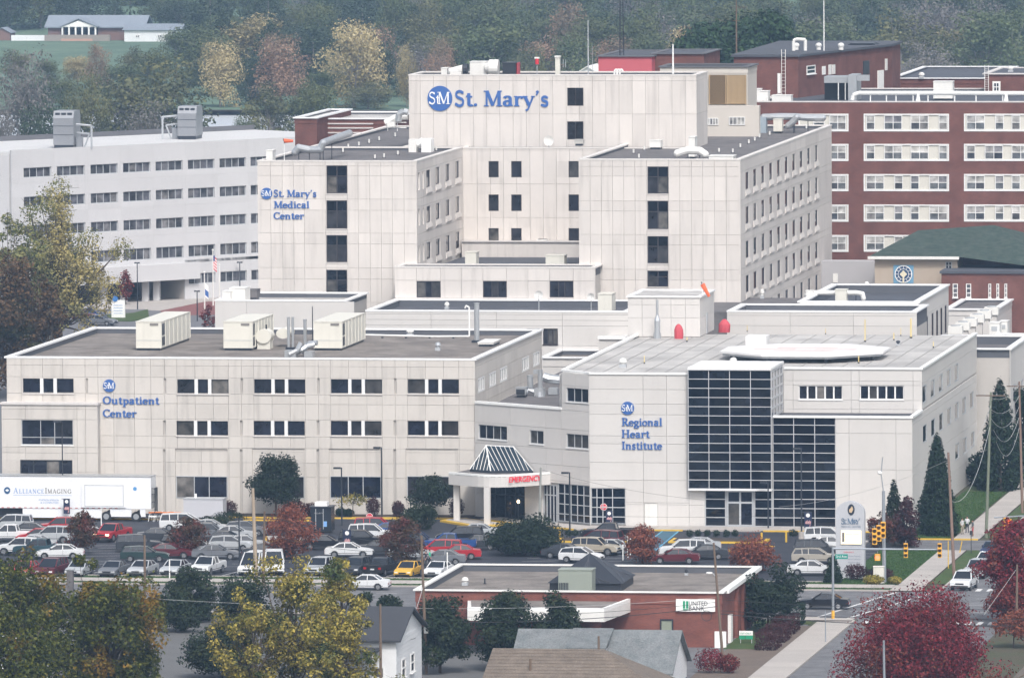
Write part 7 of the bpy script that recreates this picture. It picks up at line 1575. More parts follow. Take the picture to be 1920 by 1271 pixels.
# ================================================================ VEHICLES
TYRE = MATS['tyre_rubber']; AUTOG = mat('car_glass',(.012,.016,.024),.08,.1,2,spec=.7); CHROME = mat('chrome_trim',(.5,.51,.53),.2,metal=.8)
HEADL = mat('headlight_lens',(.7,.72,.74),.15,spec=.8); TAILL = mat('tail_light',(.40,.01,.012),.25); PLATEM = mat('number_plate',(.6,.62,.66),.5); BLKP = mat('black_plastic',(.02,.02,.022),.6)
HEADON = mat('lit_headlight',(.9,.8,.6),.2,emit=(1,.8,.5),estr=6)
def paint_(name,col): return mat('car_paint_'+name,col,.28,.02,1,metal=.15,spec=.6)
PAINTS = {k: paint_(k,v) for k,v in {'white': (.72,.73,.74),'silver': (.46,.48,.50),'grey': (.17,.18,.20),'dark_grey': (.045,.05,.06),'black': (.012,.013,.018),'navy': (.015,.03,.085),'blue': (.025,.08,.26),'red': (.42,.02,.03),'maroon': (.11,.012,.02),'green': (.02,.045,.045),'tan': (.45,.40,.32),'yellow': (.72,.42,.05),'teal': (.03,.07,.09),'champagne': (.40,.37,.32)}.items()}
# side profiles: x, z ; nose at +x, half length units in metres
PROF = {
 'sedan': dict(L=4.8,w=.90,body=[(-2.4,.34),(-2.4,.78),(-2.28,.96),(-1.55,1.02),(.95,.95),(1.95,.84),(2.32,.70),(2.4,.52),(2.38,.30)],cab=[(-1.62,1.0),(-1.0,1.38),(-.45,1.45),(.25,1.43),(1.05,.94)],wb=(-1.42,1.45),wr=.33),
 'hatch': dict(L=4.3,w=.88,body=[(-2.1,.34),(-2.13,.85),(-2.05,1.0),(-1.2,1.03),(.95,.98),(1.75,.86),(2.1,.70),(2.15,.50),(2.13,.30)],cab=[(-2.02,.99),(-1.75,1.42),(-.6,1.52),(.2,1.49),(1.05,.97)],wb=(-1.28,1.3),wr=.32),
 'suv': dict(L=4.8,w=.95,body=[(-2.35,.42),(-2.4,.95),(-2.35,1.1),(-1.2,1.13),(1.0,1.10),(2.0,1.0),(2.3,.86),(2.38,.6),(2.36,.40)],cab=[(-2.32,1.08),(-2.15,1.68),(-.6,1.76),(.3,1.72),(1.05,1.09)],wb=(-1.4,1.45),wr=.38),
 'wagon': dict(L=4.8,w=.90,body=[(-2.38,.36),(-2.42,.85),(-2.35,1.0),(-1.2,1.02),(.95,.97),(1.95,.86),(2.32,.72),(2.4,.52),(2.38,.32)],cab=[(-2.3,.99),(-2.0,1.46),(-.6,1.52),(.25,1.49),(1.05,.96)],wb=(-1.42,1.45),wr=.33),
 'minivan': dict(L=5.0,w=.97,body=[(-2.45,.38),(-2.48,1.0),(-2.4,1.1),(-1.2,1.12),(1.1,1.08),(2.05,.95),(2.4,.78),(2.48,.55),(2.45,.34)],cab=[(-2.38,1.08),(-2.2,1.70),(-.6,1.78),(.35,1.74),(1.5,1.04)],wb=(-1.45,1.55),wr=.34),
 'pickup': dict(L=5.5,w=.97,body=[(-2.75,.50),(-2.75,1.05),(-2.7,1.10),(-.75,1.10),(1.35,1.10),(2.45,1.03),(2.68,.92),(2.75,.65),(2.72,.45)],cab=[(-.78,1.08),(-.62,1.70),(-.2,1.76),(.55,1.73),(1.35,1.08)],wb=(-1.65,1.75),wr=.40,bed=(-2.62,-.9)),
 'van': dict(L=5.6,w=1.0,body=[(-2.75,.45),(-2.78,1.1),(-2.75,1.15),(-1.2,1.2),(1.6,1.2),(2.45,1.08),(2.7,.92),(2.78,.6),(2.75,.42)],cab=[(-2.72,1.13),(-2.6,2.25),(-.6,2.35),(1.0,2.3),(2.0,1.17)],wb=(-1.7,1.75),wr=.38)}
def loft(mb,prof,w0,w1,zlo):
 """skin over the body: lower half width w0, upper half width w1, rounded in five stations"""
 pts = prof; n = len(pts); secs = []
 for (x,z) in pts:
  secs.append((x,z))
 zt_ = max(z for x,z in pts)
 rows = []
 for yy,ins in ((-1,0),(-.8,.0),(.8,0),(1,0)):
  pass
 # outline ring per y station; outer stations are pulled in a little so edges are rounded
 st = [(-w0,.93,.0),(-w0*.94,1.0,0),(w0*.94,1.0,0),(w0,.93,0)]
 cx = sum(p[0] for p in pts)/n; cz = sum(p[1] for p in pts)/n; vs = []
 for y,s,_ in st: vs += [(cx+(x-cx)*(1-(1-s)*.35),y,cz+(z-cz)*s) for x,z in pts]
 fs = [tuple(range(n))[::1],tuple(range(3*n,4*n))[::-1]]
 for k in range(3):
  for i in range(n): j = (i+1) % n; fs.append((k*n+i,(k+1)*n+i,(k+1)*n+j,k*n+j))
 mb.add(vs,fs)
def flipfix(me):
 import bmesh
 b = bmesh.new(); b.from_mesh(me); bmesh.ops.recalc_face_normals(b,faces=b.faces); b.to_mesh(me); b.free(); return me
CARS = {}
def make_car(kind):
 P = PROF[kind]; r = thing('parked_car','x','car'); w = P['w']; body = P['body']; cab = P['cab']; R_ = P['wr']
 # body with wheel arches cut into the outline
 bx0,bx1 = P['wb']; low = body[-1][1]; out = list(body)
 ar = R_+.07
 def arch(xc): return [(xc+ar*cos(a),R_+ar*sin(a)) for a in (radians(t) for t in (0,35,70,110,145,180)) ]
 out += [(bx1+ar,low)]+[p for p in arch(bx1) if p[1] > low]+[(bx1-ar,low),(bx0+ar,low)]+[p for p in arch(bx0) if p[1] > low]+[(bx0-ar,low)]
 m = MB(); loft(m,out,w,w,low)
 bodyo = link('body',flipfix(m.mesh('body',BLKP)),r); bodyo['_paint'] = 1
 # cabin: narrower on top
 wt_ = w*.74; c0,c1,c2,c3,c4 = cab; zb = c0[1]
 def cabp(p,y): 
  t_ = (p[1]-zb)/(c2[1]-zb); return (p[0],y*(w*.93*(1-t_)+wt_*t_),p[1])
 m = MB(); roofp = [c1,c2,c3]
 vs = [cabp(p,s) for s in (-1,1) for p in roofp]; m.add(vs,[(0,1,4,3),(1,2,5,4)])
 th_ = .05; m.add([(x,y,z-th_) for x,y,z in vs],[(3,4,1,0),(4,5,2,1)]); m.add([vs[0],vs[1],vs[2]]+[(x,y,z-th_) for x,y,z in (vs[0],vs[1],vs[2])],[(0,3,4,1),(1,4,5,2)]); m.add([vs[3],vs[4],vs[5]]+[(x,y,z-th_) for x,y,z in (vs[3],vs[4],vs[5])],[(0,1,4,3),(1,2,5,4)]); m.add([vs[0],vs[3]]+[(x,y,z-th_) for x,y,z in (vs[0],vs[3])],[(0,1,3,2)]); m.add([vs[2],vs[5]]+[(x,y,z-th_) for x,y,z in (vs[2],vs[5])],[(0,2,3,1)])
 # pillars
 for s in (-1,1):
  for (a,b) in ((c0,c1),(c4,c3)): m.tube(cabp(a,s),cabp(b,s),.055,n=5)
  xm = (c0[0]+c4[0])/2-.1; pz = cabp((xm,c2[1]-.02),s); m.tube((xm,s*w*.93,zb),pz,.045,n=4)
  if kind in ('suv','wagon','minivan','van'): xm = c0[0]*.62+.1; m.tube((xm,s*w*.93,zb),cabp((xm-.05,c2[1]-.04),s),.05,n=4)
 if kind in ('van',): 
  for s in (-1,1): m.add([(-2.6,s*w*.95,zb),(.9,s*w*.95,zb),(.8,s*w*.80,2.25),(-2.5,s*w*.80,2.2)],[(0,1,2,3)])
 o = link('roof',flipfix(m.mesh('roof',BLKP)),r); o['_paint'] = 1
 ins = .015
 def gl(name,pts): 
  me = MB().slab(*pts,.03).mesh(name,AUTOG); return link(name,flipfix(me),r)
 gl('windshield',[cabp(c4,-.93),cabp(c4,.93),cabp(c3,.93),cabp(c3,-.93)]); gl('rear_window',[cabp(c0,.93),cabp(c0,-.93),cabp(c1,-.93),cabp(c1,.93)])
 for s in (-1,1):
  m = MB(); ps = [cabp(p,s*.985) for p in cab]; n_ = mathutils.Vector((0,-s*.03,0)); vs = ps+[(p[0],p[1]-s*.03,p[2]) for p in ps]; m.add(vs,[(0,1,2,3,4),(9,8,7,6,5)]+[(i,(i+1) % 5,5+(i+1) % 5,5+i) for i in range(5)]); link('side_window',flipfix(m.mesh('side_window',AUTOG)),r)
  # door seams and handle strip
  MB().box(body[0][0]+.5,body[-1][0]-.5,s*(w+.003)-.006,s*(w+.003)+.006,low+.12,low+.17).build('side_moulding',BLKP,r)
  for xx in ((c0[0]+c4[0])/2-.1,): MB().box(xx-.008,xx+.008,s*(w+.002)-.006,s*(w+.002)+.006,low+.18,zb-.05).build('door_seam',BLKP,r)
  MB().box(c4[0]-.32,c4[0]-.16,s*w*.98-.09*(s < 0),s*w*.98+.09*(s > 0)+.0,zb+.0,zb+.14).build('mirror',BLKP,r)
 if 'bed' in P:
  b0,b1 = P['bed']; MB().box(b0,b1,-w*.8,w*.8,body[1][1]-.0,body[1][1]+.075).build('bed_floor',BLKP,r)
  for s in (-1,1): o = MB().box(b0,b1,s*w*.9-.06,s*w*.9+.06,body[1][1]+.0,body[1][1]+.13).build('bed_rail',BLKP,r); o['_paint'] = 1
  o = MB().box(b0-.1,b0,-w*.9,w*.9,body[1][1]-.0,body[1][1]+.13).build('tailgate',BLKP,r); o['_paint'] = 1
 fx,rx = body[-2][0],body[0][0]; fz = body[-3][1]-.06; rz_ = body[1][1]-.04
 for s in (-1,1):
  MB().box(fx-.16,fx-.015,s*w*.72-.17,s*w*.72+.17,fz-.12,fz+.03).build('headlight',HEADL,r); MB().box(rx-.015,rx+.12,s*w*.78-.14,s*w*.78+.14,rz_-.2,rz_+.0).build('tail_light',TAILL,r)
 MB().box(fx-.1,fx+.012,-w*.42,w*.42,fz-.16,fz-.02).build('grille',BLKP,r); MB().box(fx-.12,fx+.03,-w*.85,w*.85,low+.02,low+.14).build('bumper',BLKP,r); MB().box(rx-.03,rx+.12,-w*.85,w*.85,low+.02,low+.14).build('bumper',BLKP,r); MB().box(rx-.02,rx+.02,-.2,.2,rz_-.26,rz_-.12).build('number_plate',PLATEM,r)
 for xw in P['wb']:
  for s in (-1,1):
   y0,y1 = s*(w-.2),s*(w+.0); m = MB(); m.tube((xw,y0,R_),(xw,y1,R_),R_,n=18); wl_ = m.build('wheel',TYRE,r); m = MB(); m.tube((xw,y1-s*.02,R_),(xw,y1+s*.015,R_),R_*.62,n=12); m.build('rim',CHROME,wl_)
 CARS[kind] = r; return r
def flat_tree(o,par=None):
 pass
first_used = {}
def car(px,py,kind,color,hd,label,name=None,cat=None,lit=False,z=.005,group=None):
 """px, py: middle of the car's ground contact in the photograph"""
 X,Y = G(px,py,0); 
 if kind not in CARS: make_car(kind)
 src = CARS[kind]; r = copy_tree(src,None,(X,Y,z),radians(hd),label)
 r.name = name or {'pickup': 'parked_pickup','van': 'parked_van','minivan': 'parked_minivan','suv': 'parked_suv'}.get(kind,'parked_car'); r['category'] = cat or {'pickup': 'pickup','van': 'van','minivan': 'minivan','suv': 'suv'}.get(kind,'car')
 if group: r['group'] = group
 for ch in [o for o in r.children]:
  if '_paint' in ch.keys(): ch.material_slots[0].link = 'OBJECT'; ch.material_slots[0].material = PAINTS[color]; del ch['_paint']
  if lit and ch.name.startswith('headlight'): ch.material_slots[0].link = 'OBJECT'; ch.material_slots[0].material = HEADON
 return r
for k in PROF: make_car(k)
for a in [
 (8,1080,'sedan','maroon',-97,'dark red sedan at the left edge of the front row'),(48,1079,'sedan','red',-97,'red sedan in the front row, partly cut by the olive tree'),(97,1080,'minivan','maroon',-97,'maroon minivan facing the avenue in the front row'),(150,1079,'hatch','silver',-97,'small silver hatchback right of the maroon minivan'),(214,1079,'sedan','grey',-97,'grey sedan facing the avenue in the front row'),(268,1078,'sedan','silver',-97,'silver coupe behind the rusty utility pole'),(329,1077,'sedan','silver',-97,'silver sedan left of the white front row pickup'),(390,1076,'pickup','white',-99,'white pickup facing the avenue in the front row'),(479,1078,'van','white',-97,'tall white van parked behind the leaning utility pole'),(514,1076,'van','white',-80,'white motorhome with blue stripe right of the tall white van'),
 (600,1078,'suv','silver',-97,'silver SUV facing the avenue above the yellow green tree'),(668,1078,'suv','dark_grey',-97,'dark SUV with pale roof beside the black pickup in front'),(716,1078,'pickup','black',80,'black pickup backed in beside the yellow car'),(766,1081,'hatch','yellow',-97,'yellow hatchback facing the avenue'),(822,1080,'sedan','white',-97,'white sedan at the left corner of the bank roof'),
 (38,1040,'suv','white',176,'white off-roader in the second row at the left'),(78,1042,'pickup','teal',178,'dark teal pickup right of the white off-roader'),(112,1047,'sedan','white',186,'white sedan nosing left in the second row'),(272,1052,'wagon','green',8,'dark green wagon seen side-on behind the front row'),(318,1046,'sedan','maroon',8,'maroon sedan behind the dark green wagon'),(262,1034,'suv','dark_grey',12,'dark SUV roof showing above the dark green wagon'),(405,1048,'sedan','grey',8,'grey sedan right of the second brown red tree'),(432,1032,'hatch','silver',8,'silver hatchback in the middle of the left lot'),(345,1030,'wagon','black',8,'dark wagon hidden behind the second brown red tree'),
 (20,1015,'pickup','white',184,'white pickup near the left edge in the third row'),(70,1018,'hatch','red',184,'small red hatchback in the third row'),(95,1018,'suv','silver',184,'silver SUV beside the small red hatchback'),(112,1001,'suv','red',184,'red SUV at the back of the left lot'),(18,996,'suv','silver',184,'silver SUV at the left edge at the back of the lot'),(50,1006,'sedan','dark_grey',184,'dark sedan behind the white pickup at left'),(211,1013,'pickup','red',-104,'red pickup driving toward the camera with headlights on'),
 (300,1016,'sedan','dark_grey',8,'dark sedan behind the dark SUV roof'),(345,994,'minivan','white',6,'white minivan behind the second brown red tree'),(393,1000,'sedan','silver',6,'silver sedan beside the back row white minivan'),(392,1012,'suv','grey',6,'grey SUV in the middle of the left lot'),(438,1012,'sedan','silver',6,'silver sedan left of the leaning utility pole'),(425,1022,'sedan','dark_grey',6,'dark sedan behind the silver hatchback in the left lot'),(462,1004,'hatch','grey',6,'grey hatchback by the dark hedge'),
 (708,1002,'suv','red',6,'red SUV left of the dark brown lot tree'),(697,1014,'suv','white',6,'white SUV under the red SUV'),(736,1006,'sedan','blue',6,'blue sedan behind the dark brown lot tree'),(680,1026,'suv','black',6,'black SUV behind the side-on white sedan'),(655,1044,'sedan','white',4,'white sedan side-on beside the dark banner'),(718,1040,'sedan','dark_grey',6,'dark sedan under the dark brown lot tree'),
 (890,1008,'sedan','silver',184,'silver sedan with red tail lamps nearest the canopy island'),(862,1019,'suv','black',186,'black SUV between silver sedan and blue pickup'),(842,1032,'pickup','blue',186,'blue pickup in the row before the canopy'),(822,1044,'suv','red',186,'red SUV below the blue pickup'),(857,1048,'sedan','red',188,'bright red sedan nosing behind the red SUV'),(828,1058,'sedan','grey',186,'grey sedan beside the person in the green shirt'),(893,1030,'sedan','dark_grey',186,'dark sedan in the row before the canopy'),
 (1143,1012,'pickup','black',180,'black pickup stopped in the lane before the heart centre'),(1122,1026,'minivan','maroon',172,'maroon minivan behind the bank skylight'),(1118,1040,'suv','tan',-8,'tan SUV behind the bank skylight'),(1062,1046,'sedan','dark_grey',-8,'dark sedan left of the tan SUV'),(1150,1038,'sedan','silver',-8,'silver sedan right of the tan SUV'),
 (1307,1034,'sedan','silver',188,'silver sedan behind the white wagon left of the rust red tree'),(1280,1044,'suv','white',188,'boxy white SUV above the maroon sedan'),(1266,1056,'sedan','maroon',184,'maroon sedan just behind the bank roof'),(1320,1048,'sedan','dark_grey',188,'dark sedan right of the boxy white SUV'),
 (1552,1020,'suv','white',8,'white SUV at the back of the row by the stone sign'),(1558,1032,'sedan','white',8,'white sedan second in the row by the stone sign'),(1534,1044,'suv','dark_grey',8,'dark SUV in the row by the stone sign'),(1530,1056,'wagon','champagne',6,'champagne wagon above the white hatchback by the stone sign'),(1523,1078,'sedan','white',4,'white sedan at the front of the row by the stone sign')]: car(*a[:6],lit='headlights on' in a[5])
for a in [(500,1046,'sedan','dark_grey',8,'dark sedan behind the rust orange tree'),(785,1030,'suv','navy',6,'navy SUV right of the dark brown lot tree'),(772,1048,'sedan','silver',6,'silver sedan behind the dark brown lot tree'),(1090,1054,'hatch','white',-8,'white hatchback just behind the bank skylight'),(140,1006,'sedan','silver',184,'silver sedan behind the reddish brown lot tree'),(460,1030,'sedan','silver',8,'silver sedan behind the pale leaning pole'),(375,1040,'hatch','white',8,'white hatchback under the second brown red tree'),(60,1030,'sedan','silver',180,'silver sedan between white off-roader and teal pickup'),(610,1030,'sedan','black',6,'black sedan left of the dark banner')]: car(*a)
car(1545,1141,'sedan','black',180,'black sedan with pale roof driving on the avenue','driving_car'); car(684,1105,'sedan','white',180,'white sedan driving on the avenue behind the yellow green tree','driving_car')
car(1808,1104,'suv','white',-95,'white SUV waiting first at the signal','waiting_suv',lit=False); car(1834,1082,'suv','silver',-95,'silver SUV second in the queue at the signal','waiting_suv'); car(1852,1062,'sedan','white',-95,'white car with headlights on, third in the queue','waiting_car',lit=True); car(1862,1042,'sedan','navy',-95,'dark blue car at the end of the queue','waiting_car'); car(1888,1143,'suv','dark_grey',85,'dark SUV going away behind the maroon maple','driving_suv')
car(187,610,'sedan','grey',-12,'grey sedan on the road before the ward block','driving_car'); car(142,602,'pickup','maroon',0,'maroon pickup before the ward block','parked_pickup'); car(170,598,'hatch','blue',0,'small blue car behind the grey sedan','parked_car')
for k,r in list(CARS.items()):
 def rm(o):
  for c in list(o.children): rm(c)
  bpy.data.objects.remove(o)
 rm(r)
# blue stripe and white box roof on the motorhome are part of it
# ================================================================ BANK
zb_ = 5.0; bx0,bx1 = PX(797.5,780,1105),PX(797.5,1353,1110); by0,by1 = 797.5,824.0
bk = Bld('bank_building','low red brick bank with gravel roof, dark pyramid skylight and white sign','building',(bx0,by0,0)); by1 = 822.3
bk.core(bx0,bx1,by0,by1,0,zb_-.75,zb_-.15,GRAVEL,wall=BRICKB,coping=OFFW,pt=.25,ct=.12)
MB().box(bx1-.02,bx1+.4,by0+2,by1,zb_-.35,zb_+.0).build('side_fascia',WHITE,bk.r)
for o in (): pass
bw = hole(by0,1238,1262.5,1160,1186,0); bk.window((0,by0-.05),EX,bw,1,1,DARKM,mat('blind_green_grey',(.25,.28,.22),.6,.05,1),fw=.12,n0=.0,sill=False)
for px0,px1,pt,pb in ((1340.5,1362,1183,1214),): h = hole(by0,px0,px1,pt,pb,0); MB().box(h[0],h[1],by0-.25,by0-.01,0,h[3]).build('white_pier',WHITE,bk.r)
for i in range(4): MB().box(bx1+.01,bx1+.3,by0+4+i*4.5,by0+5.2+i*4.5,0,4.4 if i else 2.5).build('side_pier' if i else 'white_side_pier',BRICKB if i else WHITE,bk.r)
# drive-through canopy on the left front
c0 = hole(by0-6,900,1180,1120,1170,0); zc_ = PZ(by0,1122,1100)
cp = [(PX(by0,960,1120)-4,by0-.05),(PX(by0,1182,1120),by0-.05),(PX(by0-9,1133,1150),by0-9),(PX(by0-9,960,1150)-4,by0-9)]
MB().prism(cp,zc_-1.15,zc_-.25).build('canopy_fascia',OFFW,bk.r); MB().prism([(cp[0][0]+.3,cp[0][1]-.1),(cp[1][0]-1.1,cp[1][1]-.1),(cp[2][0]-.5,cp[2][1]+.5),(cp[3][0]+.3,cp[3][1]+.5)],zc_-.25,zc_-.2).build('canopy_roof',GRAVEL,bk.r)
f = MB()
for a,b in ((cp[1],cp[2]),(cp[2],cp[3])):
 d_ = mathutils.Vector((b[0]-a[0],b[1]-a[1])).normalized(); n_ = (d_.y*.3,-d_.x*.3); f.prism([a,b,(b[0]+n_[0],b[1]+n_[1]),(a[0]+n_[0],a[1]+n_[1])],zc_-.25,zc_+.05)
f.build('canopy_rim',WHITE,bk.r)
for px in (970,1120): X = PX(by0-8,px,1180); MB().box(X-.3,X+.3,by0-8.3,by0-7.7,0,zc_-1.15).build('canopy_pier',BRICKB,bk.r)
# pyramid skylight
zs = zb_-.7; A_,B_,C_ = G(1029,1096,zs),G(1170,1096,zs),G(1190,1083,zs); A_ = G(1030,1090,zs)
sx0,sx1 = PX(by0+7,1029,1090),PX(by0+7,1170,1090); sy0,sy1 = by0+6,by0+14.5
MTL = mat('black_standing_seam',(.028,.032,.042),.5,.12,.6,.05)
MB().box(sx0+.2,sx1-.2,sy0+.2,sy1-.2,zs,zs+.75).build('skylight_base',MTL,bk.r)
apx = ((sx0+sx1)/2-.2,(sy0+sy1)/2,zs+.75+2.35); qq = [(sx0,sy0,zs+.75),(sx1,sy0,zs+.75),(sx1,sy1,zs+.75),(sx0,sy1,zs+.75)]
m = MB(); m.add(qq+[apx],[(0,1,4),(1,2,4),(2,3,4),(3,0,4),(3,2,1,0)]); sk_ = m.build('pyramid_roof',MTL,bk.r)
for a,b in ((0,1),(1,2)):
 for i in range(1,10):
  p = lerp(qq[a],qq[b],i/10); t_ = abs(i/10-.5)*2; e_ = lerp(lerp(qq[a],qq[b],.5),apx,1-t_); MB().tube((p[0],p[1]-.02,p[2]+.02),(e_[0],e_[1]-.02,e_[2]+.02),.035,n=4).build('seam',TAR,sk_)
boxu('rooftop_unit','grey green packaged air unit beside the bank pyramid skylight','air conditioner',PX(by0+3.5,1047,1090),PX(by0+3.5,1110,1090),by0+3.5,by0+5.6,zs,PZ(by0+3.5,1069,1080),mat('grey_green_steel',(.27,.30,.26),.5,.06,1)); [MB().box(PX(by0+3.5,1049+q*3,1090),PX(by0+3.5,1050.5+q*3,1090),by0+3.42,by0+3.49,zs+.4,zs+1.05).build('intake_louvre',DARKM,bk.r) for q in range(6)]; bo = MB(); x_ = PX(by0+3.5,1110,1090); bo.add([(x_+.07,by0+3.5,zs+1.3),(x_+.6,by0+3.5,zs+.5),(x_+.6,by0+5,zs+.5),(x_+.07,by0+5,zs+1.3),(x_+.07,by0+3.5,zs+.4),(x_+.07,by0+5,zs+.4)],[(0,3,2,1),(0,1,4),(3,5,2),(4,1,2,5)])
hood(872,1081,1097,14,zs,'white vent at the left of the bank roof'); hood(1287,1066,1078,8,zs,'small vent right of the pyramid on the bank roof',DARKM)
for px,py in ((909,1094),(1053,1090)): stub(px,py,zs,'thin dark vent pipe on the bank roof',.5,'thin dark vent pipes on the bank roof',.07,DARKM)
# sign
h = hole(by0,1268,1341,1122.5,1145.5,0); sg_ = thing('bank_sign','white UNITED BANK sign with green emblem on the brick wall','sign',(h[0],by0,h[2])); MB().box(h[0],h[1],by0-.22,by0-.01,h[2],h[3]).build('board',WHITE,sg_)
GRN = mat('bank_green',(.02,.30,.16),.5); BLKL = mat('black_print',(.03,.03,.035),.5); w_ = h[1]-h[0]; hh = h[3]-h[2]
xg = h[0]+w_*.18; MB().box(xg,xg+.18*hh,by0-.25,by0-.22,h[2]+.25*hh,h[3]-.15*hh).build('green_bar',GRN,sg_); MB().box(xg+.26*hh,xg+.44*hh,by0-.25,by0-.22,h[2]+.25*hh,h[3]-.15*hh).build('green_bar',GRN,sg_); MB().yprism([(xg+.22*hh+.22*hh*cos(pi+i*pi/8),h[2]+.2*hh+.13*hh*sin(pi+i*pi/8)) for i in range(9)],by0-.25,by0-.22).build('green_arc',GRN,sg_)
fontline(sg_,'UNITED',h[0]+w_*.335,by0-.22,h[2]+hh*.50,w_*.48,BLKL,depth=.03,size=hh*.5); fontline(sg_,'BANK',h[0]+w_*.335,by0-.22,h[2]+hh*.10,w_*.40,BLKL,depth=.03,size=hh*.5)
# little green and white sign
X,Y = G(1399,1206); o = thing('post_sign','small white and green sign on posts at the bank corner','sign',(X,Y,0)); k = Y/F; MB().box(X-13*k,X+13*k,Y-.05,Y+.05,.75,1.15).build('white_board',WHITE,o); MB().box(X-13*k,X-2*k,Y-.05,Y+.05,.4,.74).build('green_board',GRN,o); MB().box(X-1*k,X+13*k,Y-.05,Y+.05,.4,.74).build('green_board',GRN,o)
for s in (-.5,.5): MB().tube((X+s,Y,0),(X+s,Y,.42),.04,n=5).build('post',FRAMEG,o)
fontline(o,'EXIT ONLY',X-.5,Y-.05,.85,.95,GRN,size=.2)
# ================================================================ HOUSES IN FRONT
def gable(b,x0,x1,y0,y1,z0,zr_,m_,along='y',ov=.35,wall=SIDING):
 """roof with ridge along y or x, plus gable walls"""
 r = MB()
 if along == 'y':
  xm = (x0+x1)/2; pts = [(x0-ov,z0-.15),(xm,zr_),(x1+ov,z0-.15),(x1+ov,z0-.3),(xm,zr_-.17),(x0-ov,z0-.3)]; r.yprism(pts,y0-ov,y1+ov); o = r.build('roof',m_,b.r); MB().yprism([(x0,z0),(x1,z0),(xm,zr_-.2)],y0,y1).build('gable_wall',wall,b.r)
 else:
  ym = (y0+y1)/2; pts = [(y0-ov,z0-.15),(ym,zr_),(y1+ov,z0-.15),(y1+ov,z0-.3),(ym,zr_-.17),(y0-ov,z0-.3)]; r.xprism(pts,x0-ov,x1+ov); o = r.build('roof',m_,b.r); MB().xprism([(y0,z0),(y1,z0),(ym,zr_-.2)],x0,x1).build('gable_wall',wall,b.r)
 return o
YH1 = 752.0; hx0,hx1 = PX(YH1,560,1200),PX(YH1,742,1200); wz = PZ(YH1,1196,740); rz2 = PZ(YH1+5,1139,690)
wh = Bld('white_house','white clapboard house with dark shingle roof beside the yellow green tree','house',(hx0,YH1,0))
wh.wallbox(hx0,hx1,YH1,YH1+13,-1,wz,SIDING)
gable(wh,hx0,hx1,YH1,YH1+13,wz,rz2+.0,SHINGD,'x',ov=.5) 
MB().prism([(hx0-2,YH1-3.2),(hx1-1.2,YH1-3.2),(hx1-1.2,YH1-.02),(hx0-2,YH1-.02)],wz-1.0,wz-.8).build('porch_roof',SHINGD,wh.r)
for z in np.arange(.2,wz-.25,.35):
 MB().box(hx1+.002,hx1+.035,YH1+.05,YH1+12.95,float(z),float(z)+.31).build('clapboard',SIDING,wh.r)
for y in (2.2,6.8): wh.window((hx1+.04,YH1),NY,(y,y+2.0,1.6,3.2),1,2,FRAMEW,GLASSC,fw=.1,n0=.04)
for x in (.5,3.0): wh.window((hx1-5,YH1),EX,(x,x+1.0,1.0,2.8),1,2,FRAMEW,GLASSC,fw=.1,n0=.04)
MB().tube((hx1-3.6,YH1+7,rz2-.6),(hx1-3.6,YH1+7,rz2+.25),.12,n=8).build('vent_pipe',OFFW,wh.r)
MB().box(hx1-1.1,hx1+.06,YH1-.06,YH1+13.05,-1,.15).build('green_base',mat('green_skirt',(.03,.12,.10),.7),wh.r)
for s in (0,3.2): MB().box(hx1-1.5-s,hx1-1.38-s,YH1-3.1,YH1-2.98,0,wz-1.0).build('porch_post',SIDING,wh.r)
Y2 = 762.0; a0,a1 = PX(Y2,962,1200),PX(Y2,1254,1200); ez = PZ(Y2,1212,1100); rz3 = PZ(Y2+5,1180,1100)
gh_ = Bld('grey_roof_house','house with pale grey shingle roof and white gable in the lower middle','house',(a0,Y2,0)); ez = rz3-3.0
gh_.wallbox(a0,a1,Y2,Y2+11,-1,ez,SIDING); gable(gh_,a0,a1,Y2,Y2+11,ez,rz3,SHING,'x',ov=.4)
d0,d1 = PX(Y2-.5,1056,1200),PX(Y2-.5,1132,1200); MB().xprism([(Y2+5.4,rz3-.05),(Y2+5.4,rz3+.12),(Y2+.6,rz3-1.1),(Y2+.6,rz3-1.35)],d0,d1).build('dormer_roof',SHING,gh_.r); MB().box(d0+.2,d1-.2,Y2+.8,Y2+5,ez+.4,rz3-1.36).build('dormer_wall',SIDING,gh_.r)
Y3 = 738.0; b0_,b1_ = PX(Y3,893,1230),PX(Y3,1238,1260); rz4 = PZ(Y3+5,1217,1050); th_ = Bld('tan_roof_house','house with brown tan shingle roof at the bottom edge of the picture','house',(b0_,Y3,0)); ez4 = rz4-3.2
th_.wallbox(b0_+.5,b1_-.5,Y3+.3,Y3+11,-1,ez4,SIDING)
m = MB(); m.add([(b0_,Y3,ez4-.1),(b1_+.5,Y3,ez4-.1),(b1_+.5,Y3+11.5,ez4-.1),(b0_,Y3+11.5,ez4-.1),(b0_+.5,Y3+5.6,rz4),(b1_-5.5,Y3+5.6,rz4)],[(0,1,5,4),(1,2,5),(2,3,4,5),(3,0,4),(3,2,1,0)]); m.build('roof',SHINGT,th_.r)
m = MB()
for j in range(14):
 t_ = (j+.5)/14; z = ez4-.1+(rz4-ez4+.1)*t_; y = Y3+5.6*t_; m.box(b0_+.5*t_,b1_+.5-6*t_,y-.02,y+.1,z-.02,z+.03)
m.build('shingle_course',SHINGT,th_.r,kind='stuff')
MB().tube((PX(Y3+4,998,1265),Y3+3,ez4+1),(PX(Y3+4,998,1265),Y3+3,ez4+2.6),.12,n=6).build('vent_pipe',WOODP,th_.r)
X = PX(735,1915,1250); e5 = Bld('corner_house','brown eave of a house cut by the lower right corner','house',(X,730,0)); zz_ = PZ(735,1228,1915); e5.wallbox(X+.5,X+9,732,742,-1,zz_-1.6,SIDING); gable(e5,X,X+9.5,731,742,zz_-1.5,zz_+1.0,SHINGT,'y',ov=.5)
